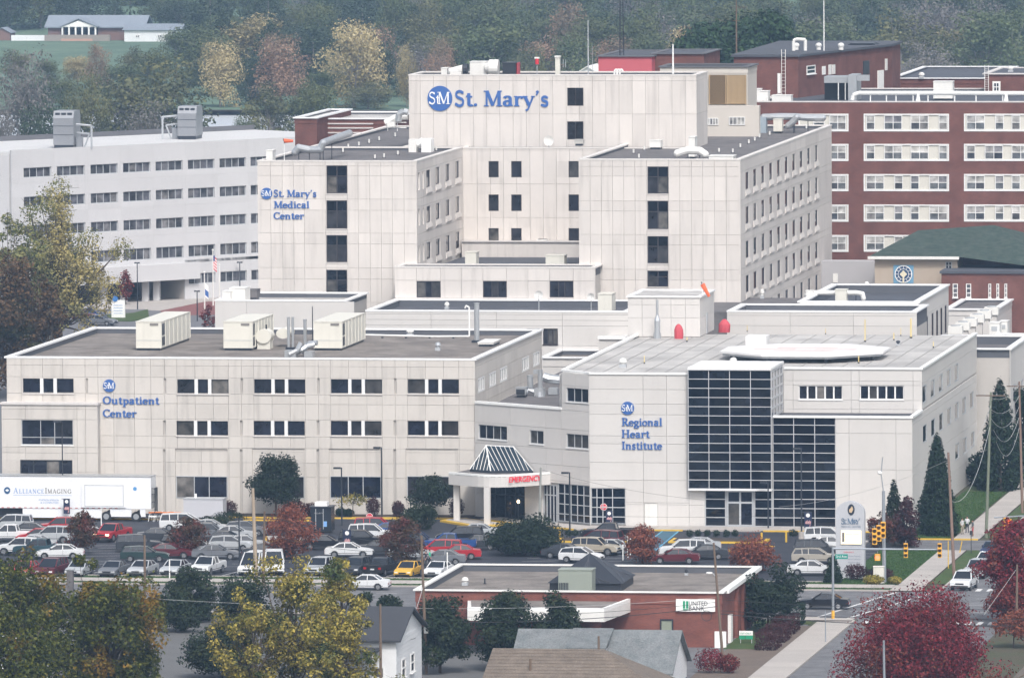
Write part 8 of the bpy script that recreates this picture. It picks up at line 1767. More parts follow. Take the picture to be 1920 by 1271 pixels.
# white truck cap / sheds glimpsed lower left
for (px0,px1,pt,Y,lab) in ((0,60,1128,760,'white shed glimpsed through the olive trees at the left edge'),(1000,1001,1,0,'')):
 if Y: x0,x1 = PX(Y,px0,1200),PX(Y,px1,1200); z = PZ(Y,pt,px0); b = Bld('small_house',lab,'house',(x0,Y,0)); b.wallbox(x0,x1,Y,Y+8,-1,z,SIDING); gable(b,x0,x1,Y,Y+8,z,z+1.6,SHING,'x')
# ================================================================ FAR HOUSES
YF = 2290.0
def P3z(px,py,Y): return PX(Y,px,py),PZ(Y,py,px)
fh = Bld('river_house','long white bungalow with grey roof and gabled porch on the far lawn','house',(PX(YF,90,70),YF,0)); x0,x1 = PX(YF,90,60),PX(YF,205,60); x2 = PX(YF,268,60); ev,rg = PZ(YF,50,150),PZ(YF,30,150)
gb = PZ(YF,76,150); BRF = mat('far_brown_brick',(.20,.12,.10),.85,.05,.5)
fh.wallbox(x0,x2,YF,YF+10,min(-1,gb-1),ev,BRF); RFB = mat('blue_grey_roof',(.22,.25,.29),.8,.08,.3)
MB().xprism([(YF-.8,ev-.1),(YF+5,rg),(YF+11,ev-.1),(YF+11,ev-.4),(YF+5,rg-.3),(YF-.8,ev-.4)],x0-.8,x2+.8).build('roof',RFB,fh.r)
p0,p1 = PX(YF-3,117,60),PX(YF-3,179,60); pz_ = PZ(YF-3,39,148); pe_ = PZ(YF-3,51,148)
MB().yprism([(p0-.3,pe_),((p0+p1)/2,pz_),(p1+.3,pe_)],YF-3.2,YF-2.6).build('porch_gable',WHITE,fh.r); MB().yprism([(p0-.6,pe_-.1),((p0+p1)/2,pz_+.35),(p1+.6,pe_-.1),(p1+.6,pe_+.15),((p0+p1)/2,pz_+.65),(p0-.6,pe_+.15)][::-1],YF-3.5,YF+4).build('porch_roof',RFB,fh.r)
for i in range(6): X = p0+(p1-p0)*i/5; MB().box(X-.2,X+.2,YF-3.1,YF-2.8,gb,pe_).build('porch_post',WHITE,fh.r)
MB().box(p0,p1,YF-.3,YF-.1,gb,pe_).build('porch_glass',GLASS,fh.r); MB().box(x0,p1+4,YF-4.5,YF-3.3,gb-.5,PZ(YF-4,66,150)).build('terrace_wall',mat('timber_deck',(.28,.25,.22),.9,.1,.5),fh.r); MB().box(p0,p1-.5,YF-4.9,YF-4.52,gb-.6,PZ(YF-4,73,150)).build('terrace_steps',mat('orange_brick',(.45,.28,.22),.9),fh.r)
fg = Bld('white_garage','plain white garage block right of the far bungalow','house',(PX(YF-8,233,80),YF-8,0)); x0,x1 = PX(YF-8,233,70),PX(YF-8,337,70); fg.wallbox(x0,x1,YF-8,YF+2,-1,PZ(YF-8,57,280),SIDING); MB().xprism([(YF-8.6,PZ(YF-8,57,280)),(YF-3,PZ(YF-8,46,280)),(YF+2.5,PZ(YF-8,57,280))],x0-.5,x1+.5).build('roof',RFB,fg.r)
for px in (258,299,317): h = hole(YF-8,px-4,px+4,66,71,0); fg.window((0,YF-8.05),EX,h,2,1,FRAMEW,GLASS,fw=.15,sill=False)
f3 = Bld('brick_shed','little brick house at the upper left corner','house',(PX(YF,-5,60),YF,0)); x0,x1 = PX(YF,-12,60),PX(YF,19,60); f3.wallbox(x0,x1,YF,YF+6,-1,PZ(YF,61,5),BRF); gable(f3,x0,x1,YF,YF+6,PZ(YF,61,5),PZ(YF,52,5),RFB,'y',wall=BRF)
MB().box(PX(YF,24,70),PX(YF,88,70),YF-2,YF-1.6,0,PZ(YF,66,50)).build('garden_wall',SIDING,fh.r)
Y4 = 2560; f4 = Bld('hill_house','white house with many posts cut by the top edge of the picture','house',(PX(Y4,186,8),Y4,zt(Y4))); x0,x1 = PX(Y4,186,8),PX(Y4,278,8); gz_ = min(zt(Y4)-1,PZ(Y4,22,200)); f4.wallbox(x0,PX(Y4,220,8),Y4,Y4+10,gz_,PZ(Y4,-14,200),SIDING); f4.wallbox(PX(Y4,221,8),x1,Y4+2,Y4+10,gz_,PZ(Y4,-8,200),SIDING)
for i in range(9): X = PX(Y4,222,8)+i*.98; MB().box(X,X+.18,Y4+1,Y4+1.3,gz_,PZ(Y4,-8,200)).build('porch_post',WHITE,f4.r)
MB().xprism([(Y4-.5,PZ(Y4,-12,200)),(Y4+5,PZ(Y4,-30,200)),(Y4+10.5,PZ(Y4,-12,200))],x0-.5,x1+.5).build('roof',RFB,f4.r)
for (px,py,w_) in ((1010,9999,0),): pass
# white shed seen behind the tower roof
sh2 = Bld('white_shed','small white gabled roof peeping over the tower roof left of the pink penthouse','shed',(PX(1400,1083,138),1400,0)); x0,x1 = PX(1400,1083,138),PX(1400,1120,138); z = PZ(1400,136,1100); sh2.wallbox(x0,x1,1400,1410,0,z,SIDING); gable(sh2,x0,x1,1400,1410,z,z+1.0,OFFW,'y')
# ================================================================ KIOSK
ky = G(600,999)[1]; x0,x1 = PX(ky,582,960),PX(ky,621,960); z1 = PZ(ky,951,600); ki = thing('black_kiosk','tall black glazed kiosk with white roof unit in the parking lot','kiosk',(x0,ky,.22))
MB().box(x0,x1,ky,ky+2,.22,z1).build('body',mat('kiosk_black',(.015,.02,.03),.25,.1,1,spec=.6),ki); MB().box(x0-.12,x1+.12,ky-.12,ky+2.12,z1,z1+.1).build('roof',DARKM,ki); MB().box(x0+.4,x1-.5,ky+.3,ky+1.6,z1+.1,z1+.5).build('roof_unit',WHITE,ki)
for px in (592,606): MB().box(PX(ky,px,960)-.03,PX(ky,px,960)+.03,ky-.03,ky-.003,.4,z1-.15).build('glazing_bar',FRAMEG,ki)
MB().box(PX(ky,607,985),PX(ky,613,985),ky-.04,ky-.01,PZ(ky,987,610),PZ(ky,977,610)).build('blue_notice',mat('notice_blue',(.2,.4,.75),.5),ki)
fontline(ki,'SECURITY',PX(ky,590,960),ky-.01,PZ(ky,963,600),.85,FRAMEG,size=.2)
# ================================================================ LAMP POSTS, BANNERS, SIGNS
def lamp(px,pt,pb,lab,arm=-1,head=.95,col=DARKM,base=False,z=0,double=False,Y=None,r=.09):
 X,Y_ = G(px,pb,z); Y_ = Y or Y_; X = PX(Y_,px,pb); zt_ = PZ(Y_,pt,px); o = thing('lamp_post',lab,'lamp post',(X,Y_,z)); MB().tube((X,Y_,z),(X,Y_,zt_),r,r*.75,n=8).build('pole',col,o)
 for a in ((-1,1) if double else (arm,)):
  h_ = MB(); h_.box(min(X+a*.12,X+a*(.12+head)),max(X+a*.12,X+a*(.12+head)),Y_-.2,Y_+.2,zt_-.16,zt_+.02); h_.build('lamp_head',col,o); MB().tube((X,Y_,zt_-.08),(X+a*.2,Y_,zt_-.08),.05,n=5).build('arm',col,o)
 if base: MB().tube((X,Y_,z),(X,Y_,z+.75),.32,.3,n=10).build('concrete_base',CONC,o)
 return o,X,Y_
lamp(716,838,972,'tallest dark lamp post before the right part of the clinic',-1,.7); lamp(641,876,985,'dark lamp post before the clinic, left of the stop sign',-1,.7); lamp(1068.5,885,1010,'dark lamp post right of the EMERGENCY lettering',-1,.7); lamp(1133.5,841,985,'tall rusty lamp post with a stop sign before the heart centre',-1,.7,WOODP)
lamp(1440.5,903,992,'dark lamp post before the entrance glass of the heart centre',-1,.7); lamp(1503,840,1010,'dark lamp post on a concrete footing before the tall glass',-1,.7,base=True,z=.2); lamp(118,789,975,'thin dark lamp post before the white semi trailer',-1,.8,r=.07); lamp(449,972,1068,'short dark lamp post with two heads between cars and hedge',1,.28,double=True)
lamp(258,492,580,'dark lamp post on the lawn before the ward block columns',1,.25,double=True); lamp(450,491,556,'dark lamp post at the right end of the ward block',1,.28,double=True); lamp(370,545,602,'low dark lamp post by the brick plaza',1,.28,double=True)
BNAV = mat('banner_navy',(.012,.02,.06),.7); BPNK = mat('banner_pink',(.75,.42,.42),.7)
def banner(px0,px1,pt,pb,Y,lab):
 h = hole(Y,px0,px1,pt,pb,0); o = thing('street_banner',lab,'banner',(h[0],Y,h[2])); a,b,c,d = h; MB().slab((a,Y,c+.03),(b,Y,c-.02),(b,Y,d-.03),(a,Y,d+.03),.02).build('cloth',BNAV,o); r_ = (b-a)*.27; cx = (a+b)/2
 MB().yprism([(cx+r_*cos(i*pi/8),d-r_*1.5+r_*sin(i*pi/8)) for i in range(16)],Y-.03,Y-.012).build('round_emblem',WHITE,o)
 hh = d-c; m = MB()
 for j in range(5): x = a+(b-a)*(.15+.15*j); m.tube((x,Y-.02,c+hh*.3),(x+(b-a)*.12,Y-.02,c+hh*(.5 if j % 2 else .44)),.03,n=4); m.tube((x+(b-a)*.12,Y-.02,c+hh*.46),(x+(b-a)*.1,Y-.02,c+hh*.26),.025,n=4)
 m.build('pink_script',BPNK,o)
 for x in (a+.1,b-.1): m = MB().tube((cx+(b-a)*.2,Y-.02,c+hh*.05),(cx+(b-a)*.3,Y-.02,c+hh*.25),.03,n=4)
 m.build('pink_ribbon',BPNK,o); MB().tube((a-.2,Y+.02,d),(b,Y+.02,d),.03,n=5).build('bracket',DARKM,o)
banner(119,131,935,963,916.5,'navy banner on the thin post before the semi trailer'); banner(643.5,658,993,1025,888,'navy banner above the side-on white sedan'); banner(1073,1088,1005,1040,886,'navy banner left of the tan SUV'); banner(1136,1148.5,957,980,913,'navy banner on the rusty lamp post before the heart centre'); banner(1508,1522,960,990,904,'navy banner beside the lamp post before the tall glass')
for (px,pt,pb,Y) in ((642,990,1042,888.5),(1072,1002,1050,886.5)): X = PX(Y,px,pt); o = tag(MB().tube((X,Y,0),(X,Y,PZ(Y,pt,px)),.05,n=6).build('banner_pole',DARKM),'thin dark pole holding the navy banner '+('above the white sedan' if px == 642 else 'left of the tan SUV'),'pole')
def stopsign(px,py,pb,lab):
 X,Y = G(px,pb); Y -= .3; z = PZ(Y,py,px); o = thing('stop_sign',lab,'stop sign',(X,Y,0)); MB().yprism([(X+.38*cos(pi/8+i*pi/4),z+.38*sin(pi/8+i*pi/4)) for i in range(8)],Y-.06,Y-.03).build('octagon',WHITE,o); MB().yprism([(X+.34*cos(pi/8+i*pi/4),z+.34*sin(pi/8+i*pi/4)) for i in range(8)],Y-.075,Y-.061).build('red_face',RED,o); fontline(o,'STOP',X-.25,Y-.075,z-.1,.5,WHITE,size=.28,depth=.01); MB().tube((X,Y,0),(X,Y,z+.3),.04,n=5).build('post',DARKM,o)
stopsign(694,968,985,'red stop sign at the kerb before the clinic'); stopsign(1133,950,986,'red stop sign before the glass of the heart centre'); stopsign(116.5,924,973,'pale red stop sign before the semi trailer')
# tall stone sign
ys = 862.6; x0,x1 = PX(ys,1567,1040),PX(ys,1621,1040); zt_ = PZ(ys,940,1592); zs_ = PZ(ys,962,1592); ss = thing('monument_sign','tall pale stone sign with arched top, oval crest and lit message board','sign',(x0,ys,0)); cx = (x0+x1)/2+.12; rx = (x1-x0)/2-.06
GST = mat('pale_granite',(.46,.47,.50),.6,.04,2,.03)
arc = [(x1,0),(x1,zs_)]+[(cx-.12+(x1-x0)/2*cos(i*pi/12),zs_+(zt_-zs_)*sin(i*pi/12)) for i in range(1,12)]+[(x0,zs_),(x0,0)]
MB().yprism(arc,ys,ys+.9).build('slab',GST,ss)
mb = MB(); ex,ez_ = PX(ys,1596,955),PZ(ys,955,1596); k = ys/F
mb.yprism([(ex+6.6*k*cos(i*pi/12),ez_+10.5*k*sin(i*pi/12)) for i in range(24)],ys-.05,ys-.003); mb.build('oval_crest',mat('crest_black',(.02,.03,.05),.4),ss); MB().yprism([(ex-3.5*k,ez_-5*k),(ex+1*k,ez_-6*k),(ex+4*k,ez_+1*k),(ex+1.5*k,ez_+7*k),(ex-1*k,ez_+3*k),(ex-4*k,ez_+0*k)],ys-.07,ys-.051).build('crest_figure',mat('crest_gold',(.55,.42,.28),.5),ss)
def capline(root,s,x0,x1,yb,hp,m_,Y,small=.78,bold=1.0):
 a,z = W(x0,yb,Y); b = PX(Y,x1,yb); h = hp*Y/F; seq = [(c,1 if (c.isupper() or c in "'.") else small) for c in s]; tot = sum(GL[c.upper()][0]*k_ for c,k_ in seq); sp = (b-a)/(tot*h); x = a
 for c,k_ in seq:
  if GL[c.upper()][1]: o = link('letter',glyph(c.upper(),h*k_,.03,bold),root,(x,Y-.002,z)); o.material_slots[0].link = 'OBJECT'; o.material_slots[0].material = m_
  x += GL[c.upper()][0]*h*k_*sp
GL["'"] = GL["'"]; 
capline(ss,"St. Mar",1577,1604.5,982,11,mat('slate_blue_letters',(.10,.16,.24),.5),ys); capline(ss,"y's".replace('s','S').replace('y','Y').replace("Y'S","y'"),1604.5,1613,982,11,MATS['slate_blue_letters'],ys)
fontline(ss,'MEDICAL CENTER',PX(ys,1577,988),ys,PZ(ys,988.5,1590),PX(ys,1614,988)-PX(ys,1577,988),MATS['slate_blue_letters'],size=4.6*k)
h = hole(ys,1577,1615,994,1019.5,0); MB().box(h[0]-.06,h[1]+.06,ys-.06,ys-.003,h[2]-.06,h[3]+.06).build('screen_frame',FRAMEG,ss); scn = MB().box(h[0],h[1],ys-.09,ys-.061,h[2],h[3]).build('lit_screen',mat('lit_message_screen',(.9,.8,.6),.5,emit=(1,.80,.50),estr=.62),ss)
fontline(ss,'Speech & Hearing',h[0]+.45,ys-.09,h[3]-.4,1.3,mat('screen_orange',(.9,.4,.1),.5,emit=(1,.45,.12),estr=.8),size=.22); MB().box(h[0]+.1,h[0]+.35,ys-.1,ys-.091,h[2]+.2,h[3]-.2).build('screen_picture',LK,ss)
fontline(ss,'EMERGENCY',PX(ys,1582,1036),ys,PZ(ys,1036,1590),1.0,RED,size=.2); 
for i,t_ in enumerate(('Visitor Parking','Heart Institute','Outpatient Center')): fontline(ss,t_,PX(ys,1590,1042+i*6),ys,PZ(ys,1043+i*6,1595),1.2,MATS['slate_blue_letters'],size=.17)
# directory sign with round emblem
yd = G(1748,1001)[1]; h = hole(yd,1734,1761.5,958,1000,0); ds = thing('directory_sign','white directory board with round blue emblem near the cypress','sign',(h[0],yd,0)); MB().box(h[0],h[1],yd,yd+.3,.05,h[3]).build('board',WHITE,ds); kk = yd/F; ex,ez_ = PX(yd,1740,955),PZ(yd,955,1740); r_ = 7.6*kk
mb = MB(); mb.yprism([(ex+r_*cos(i*pi/12),ez_+r_*sin(i*pi/12)) for i in range(24)],yd-.1,yd-.003); mb.build('round_emblem',mat('emblem_blue',(.06,.2,.5),.4),ds); MB().box(h[0]+.2,h[1]-.2,yd-.02,yd-.003,PZ(yd,969,1750),PZ(yd,967,1750)).build('red_line',RED,ds)
for i in range(4): MB().box(h[0]+.25,h[1]-.25,yd-.02,yd-.003,PZ(yd,976+i*5,1750),PZ(yd,975+i*5,1750)).build('text_line',MATS['slate_blue_letters'],ds)
yd = G(220,597)[1]; h = hole(yd,209,234,563,597,0); ds = thing('directory_sign','white directory board on the lawn before the ward block','sign',(h[0],yd,0)); MB().box(h[0],h[1],yd,yd+.4,0,h[3]).build('board',WHITE,ds); kk = yd/F; ex,ez_ = PX(yd,216,560),PZ(yd,560,216); mb = MB(); mb.yprism([(ex+5.5*kk*cos(i*pi/12),ez_+5.5*kk*sin(i*pi/12)) for i in range(24)],yd-.1,yd-.003); mb.build('round_emblem',MATS['emblem_blue'],ds)
for i in range(4): MB().box(h[0]+.3,h[1]-.3,yd-.02,yd-.003,PZ(yd,573+i*5,220),PZ(yd,572+i*5,220)).build('text_line',LB,ds)
# flagpoles
for (px,pt,pb,fl_,lab) in ((400,470,600,1,'white flagpole with the striped flag before the ward block'),(384,512,608,2,'shorter flagpole with a blue and white flag'),(412,498,590,0,'thin flagpole without a flag before the ward block')):
 X,Y = G(px,pb); Y += 30; X = PX(Y,px,pb); z1 = PZ(Y,pt,px); o = thing('flagpole',lab,'flagpole',(X,Y,0)); MB().tube((X,Y,0),(X,Y,z1),.12,.07,n=6).build('pole',OFFW,o); MB().ball((X,Y,z1+.1),.15,.15,.15,8,4).build('finial',OFFW,o)
 if fl_:
  za_ = PZ(Y,479 if fl_ == 1 else 530,px); hh = 1.9
  for j in range(9): MB().xprism([(Y-.02,za_-hh*(j+1)/9),(Y,za_-hh*j/9)],0,0) if False else MB().add([(X+.05,Y,za_-hh*j/9),(X+.55,Y+.1,za_-hh*j/9-.5),(X+.55,Y+.1,za_-hh*(j+1)/9-.5),(X+.05,Y,za_-hh*(j+1)/9)],[(0,3,2,1)]).build('stripe',(RED if j % 2 == 0 else WHITE) if fl_ == 1 else (BLUE if 3 < j < 8 else WHITE),o)
  if fl_ == 1: MB().box(X+.02,X+.3,Y-.03,Y-.01,za_-.8,za_-.02).build('canton',mat('flag_navy',(.03,.05,.2),.7),o)
# ================================================================ SIGNALS, POLES, WIRES
SIGY = mat('signal_yellow',(.78,.42,.05),.5,.05); LIT_R = mat('lit_red_lens',(.8,.05,.03),.4,emit=(1,.12,.05),estr=3); LIT_A = mat('amber_lens',(.75,.5,.15),.4,emit=(1,.6,.2),estr=.5); GSTL = mat('grey_steel_pole',(.33,.36,.40),.45,.05,1,metal=.4)
def sighead(X,Y,zt_,k,lab,n=3,tilt=0,lit=None,w=.36,cam=True):
 o = thing('traffic_signal',lab,'traffic light',(X,Y,zt_)); h = 1.15*k/1.0
 MB().box(X-w/2,X+w/2,Y-.12,Y+.12,zt_-h,zt_).build('housing',SIGY,o)
 for i in range(n):
  z = zt_-h*(i+.5)/n; l_ = MB().tube((X,Y-.14,z),(X,Y-.121,z),h/n*.36,n=10).build('lens',(LIT_R if lit == i else mat('dark_lens',(.08,.05,.03),.4)),o); MB().box(X-h/n*.4,X+h/n*.4,Y-.36,Y-.13,z+h/n*.34,z+h/n*.4).build('visor',SIGY,o)
 MB().tube((X,Y,zt_),(X,Y,zt_+.25),.04,n=5).build('hanger',GSTL,o); return o
ypole = G(1562,1161)[1]; X = PX(ypole,1562,1160); zt_ = PZ(ypole,1025,1562); o = thing('signal_mast','grey mast arm pole with yellow base at the near street corner','signal pole',(X,ypole,0)); MB().tube((X,ypole,0),(X,ypole,zt_),.13,.10,n=8).build('pole',GSTL,o); MB().tube((X,ypole,0),(X,ypole,.85),.15,n=8).build('yellow_base',SIGY,o)
x2,z2 = W(1768,1030,ypole); MB().tube((X,ypole,zt_-.15),(x2,ypole,z2),.10,.06,n=8).build('arm',GSTL,o)
sgn = thing('street_name_sign','small green 3rd Ave street sign on the mast arm','sign',(X,ypole,zt_)); h = hole(ypole-.2,1566,1589.5,1038.5,1047.5,0); MB().box(h[0],h[1],ypole-.2,ypole-.16,h[2],h[3]).build('green_plate',mat('street_sign_green',(.01,.25,.20),.5),sgn); fontline(sgn,'3rd Ave',h[0]+.1,ypole-.2,h[2]+.13,h[1]-h[0]-.2,WHITE,size=.32,depth=.02); MB().tube((h[0]+.3,ypole,h[3]),(h[0]+.3,ypole-.18,h[3]),.02,n=4).build('clamp',GSTL,sgn)
for px,lab in ((1698.5,'yellow traffic light hanging under the middle of the mast arm'),(1762,'yellow traffic light at the tip of the mast arm')): Xq,Zq = W(px,1018,ypole-.3); sighead(Xq,ypole-.3,Zq,1.15,lab)
ytp = G(1658,1092)[1]; X = PX(ytp,1658,1090); o = thing('signal_mast','tall grey signal pole with luminaire arm behind the stone sign','signal pole',(X,ytp,0)); z1 = PZ(ytp,920,1656); z2 = PZ(ytp,857,1655); MB().tube((X,ytp,0),(X-.05,ytp,z1),.2,.15,n=8).build('pole',GSTL,o); MB().path([(X-.05,ytp,z1),(PX(ytp,1652,888),ytp,PZ(ytp,888,1652)),(PX(ytp,1655,857),ytp,z2)],.05,5).build('upper_arm',GSTL,o); MB().ball((PX(ytp,1650,886),ytp-.2,PZ(ytp,886,1650)),.22,.3,.18,10,5).build('luminaire',WHITE,o)
for i,(px,py) in enumerate(((1656,978),(1648,984),(1640,990))): Xq,Zq = W(px,py,ytp-1.2-i*.3); sighead(Xq,ytp-1.2-i*.3,Zq,1.35,('nearest the pole of three clustered yellow signal heads','middle of three clustered yellow signal heads','outermost of three clustered yellow signal heads')[i],3,w=.45)
Xq,Zq = W(1645.5,1038,ytp-.5); sighead(Xq,ytp-.5,Zq,.55,'small pedestrian signal with red hand on the tall pole',1,lit=0,w=.5)
for i,(px,py,lt_) in enumerate(((1886,970,None),(1893,973,0))): Xq,Zq = W(px,py,850); sighead(Xq,850,Zq,.95,('left yellow signal head above the maroon maple','right signal head with red lamp lit above the maroon maple')[i],3,lit=lt_,w=.4)
o = tag(MB().path([(PX(850,1864,968),850,PZ(850,970,1864)),(PX(850,1935,965),850,PZ(850,966,1935))],.07,6).build('span_arm',GSTL),'grey arm carrying the signal heads above the maroon maple','signal arm')
X,Y = G(1648,1094); o = thing('signal_cabinet','beige signal control cabinet between stone sign and tall pole','cabinet',(X,Y,0)); MB().box(X-.5,X+.5,Y-.3,Y+.3,.1,1.65).build('body',CREAM,o); MB().box(X-.54,X+.54,Y-.34,Y+.34,1.65,1.7).build('lid',OFFW,o); MB().box(X-.55,X+.55,Y-.35,Y+.35,0,.1).build('plinth',CONC,o)
POLES = {}
def pole(key,pts,Y,lab,arms=(),r=.15,m_=None,name='utility_pole',box=None):
 (pxb,pyb),(pxt,pyt) = pts; Xb = PX(Y,pxb,pyb); Xt,Zt = W(pxt,pyt,Y); o = thing(name,lab,'utility pole',(Xb,Y,0)); MB().tube((Xb,Y,0),(Xt,Y,Zt),r,r*.65,n=8).build('pole',m_ or WOODP,o)
 for dz,w_ in arms:
  a_ = MB(); a_.box(Xt-w_/2,Xt+w_/2,Y-.14,Y-.03,Zt-dz-.06,Zt-dz+.06); a_.build('crossarm',WOODP,o)
  for q in (-.45,-.2,.2,.45): MB().tube((Xt+q*w_,Y-.08,Zt-dz+.06),(Xt+q*w_,Y-.08,Zt-dz+.22),.035,n=5).build('insulator',FRAMEG,o)
 if box: bx_,bz_ = W(*box,Y-.3); MB().tube((bx_,Y-.3,bz_-.4),(bx_,Y-.3,bz_+.35),.19,n=10).build('transformer',OFFW,o)
 POLES[key] = (Xt,Y,Zt,Xb); return o
pole('a',((272,1160),(271,1003)),815,'rusty brown utility pole over the broad oak at left',box=None); pole('b',((481,1115),(474,915)),846,'thick pale leaning utility pole left of the rust orange tree',r=.22,m_=mat('pale_pole',(.36,.29,.22),.9,.12,1,.1)); pole('c',((494,1110),(496,958)),848,'thin dark utility pole right of the pale leaning one')
pole('d',((800,1300),(790,1004)),773,'tall dark utility pole with transformer left of the bank',box=(799,1178)); pole('e',((714,1300),(713,1132)),748,'short brown pole before the white house',r=.14); pole('f',((1357,1290),(1338,1017)),778,'leaning brown utility pole in front of the bank sign',r=.14,box=None); pole('g',((1123,1290),(1122.5,1192)),744,'reddish pole rising from the tan roof',r=.14)
pole('h',((1011,985),(1014,876)),905,'grey concrete pole beside the EMERGENCY lettering',r=.16,m_=mat('concrete_pole',(.30,.31,.29),.9,.06,1)); pole('i',((1789,1066),(1778,848)),866,'brown utility pole by the sidewalk below the cypress',r=.17,m_=mat('brown_pole',(.22,.15,.12),.9,.12,1,.1)); pole('j',((1849,1008),(1858,735)),907,'greenish utility pole with crossarm beside the spruce',arms=((.35,3.0),),m_=mat('green_pole',(.17,.19,.14),.9,.1,1,.1),r=.17); pole('k',((1917,960),(1911,715)),935,'reddish utility pole with crossarm at the right edge',arms=((.5,2.6),),m_=MATS['brown_pole'])
pole('l',((1659,1300),(1657,1200)),742,'grey pole in front of the crimson maple',m_=GSTL,r=.13); pole('m',((1906,1150),(1907,1058)),812,'brown pole under the maroon maple',r=.13); pole('n',((1548,1205),(1547.5,1144)),802,'thin grey post on the sidewalk beside the side street',r=.06,m_=GSTL,name='sign_post')
# cobra head lamp on pole f
Xf,Yf,Zf,_ = POLES['f']; o = thing('street_light','white cobra head street light on the leaning pole before the bank','street light',(Xf,Yf,Zf-2.6)); za_ = PZ(778,1075,1330); MB().path([(PX(778,1341,1080),778,za_-.2),(PX(778,1336,1072),777.9,za_+.1),(PX(778,1330,1071),777.8,za_+.1)],.04,5).build('arm',FRAMEG,o); MB().ball((PX(778,1331,1073),777.6,za_+.1),.3,.16,.1,10,5).build('lamp_head',WHITE,o)
o = tag(MB().build('tmp2',SOIL),'x'); bpy.data.objects.remove(o)
co_ = MB(); Xc,Zc = W(1325,1154,777.7); n = 20
for i in range(n): a,b = 2*pi*i/n,2*pi*(i+1)/n; co_.tube((Xc+.44*cos(a),777.7,Zc+.44*sin(a)),(Xc+.44*cos(b),777.7,Zc+.44*sin(b)),.03,n=5)
tag(co_.build('cable_coil',WIRE),'black coil of cable hanging on the wires before the bank','cable')
def wire(lab,A,B,sag=.6,r=.022,group=None,m_=None,n=14):
 """A, B: (px, py, Y)"""
 pa = (PX(A[2],A[0],A[1]),A[2],PZ(A[2],A[1],A[0])); pb = (PX(B[2],B[0],B[1]),B[2],PZ(B[2],B[1],B[0])); pts = [(pa[0]+(pb[0]-pa[0])*t,pa[1]+(pb[1]-pa[1])*t,pa[2]+(pb[2]-pa[2])*t-sag*4*t*(1-t)) for t in (i/n for i in range(n+1))]
 o = MB().path(pts,r,4).build('power_line',m_ or WIRE); tag(o,lab,'cable',group); return o
LITE = mat('pale_cable',(.45,.46,.46),.5)
wire('upper power line from the left edge across the parking lot',(-20,1008,820),(474,1028,846)); wire('second power line from the left edge across the parking lot',(-20,1035,815),(474,1036,846)); wire('power line between the thin dark pole and the tall pole by the bank, upper',(496,962,848),(790,1022,773)); wire('power line between the thin dark pole and the tall pole by the bank, lower',(496,1000,848),(790,1034,773)); wire('thick low cable running from the left edge to the tall pole',(-20,1060,800),(790,1045,773),.9,.028)
wire('long pale line crossing before the pear trees, top one',(-20,1098,790),(790,1140,773),.4,.018,m_=LITE); wire('long dark line crossing before the pear trees, second',(-20,1148,780),(790,1150,773),.4); wire('pale line running right from the tall pole before the bank',(790,1140,773),(1341,1120,778),.3,.016,m_=LITE); wire('dark double cable from the tall pole to the leaning pole',(790,1165,773),(1348,1136,778),.5,.04); wire('thin line from the tall pole to the leaning pole below the sign',(790,1156,773),(1346,1128,778),.4)
wire('line from the leaning pole to the right edge, highest',(1341,1123,778),(1940,1142,800),.3); wire('line from the leaning pole to the right edge, middle',(1347,1144,778),(1940,1160,800),.3,.03); wire('heavy cable from the leaning pole to the right edge, lowest',(1348,1150,778),(1940,1172,800),.4,.045)
wire('slack line from the concrete pole to the glass bay',(1014,880,905),(1320,937,905),.4,.015); wire('slack line below the EMERGENCY lettering to the right',(1014,962,900),(1500,965,890),.3,.015); wire('line from the brown pole across the heart centre wall',(1460,950,880),(1778,862,866),.8,.016,m_=LITE)
wire('sagging pale line from the brown pole to the greenish pole, upper',(1778,862,866),(1858,760,907),1.6,.02,m_=LITE); wire('sagging pale line from the brown pole to the greenish pole, lower',(1786,940,866),(1856,800,907),2.2,.025,m_=LITE)
for i in range(5): wire(('topmost','second','third','fourth','lowest')[i]+' sagging line between the greenish pole and the reddish pole',(1858+(-10+i*5),740+i*22,907),(1911,722+i*20,935),.9+.3*i,.02,m_=LITE,group='lines between the two right hand poles')
wire('guy wire beside the crimson maple',(1657,1203,742),(1630,1275,735),0,.02); wire('pale guy wire running down to the street by the maroon maple',(1907,1065,812),(1845,1152,812),0,.025,m_=LITE); wire('service line from the tall pole to the white house',(793,1100,773),(756,1192,757),.5,.025,m_=LITE); wire('second service line to the white house',(800,1165,773),(770,1198,757),.4,.02)
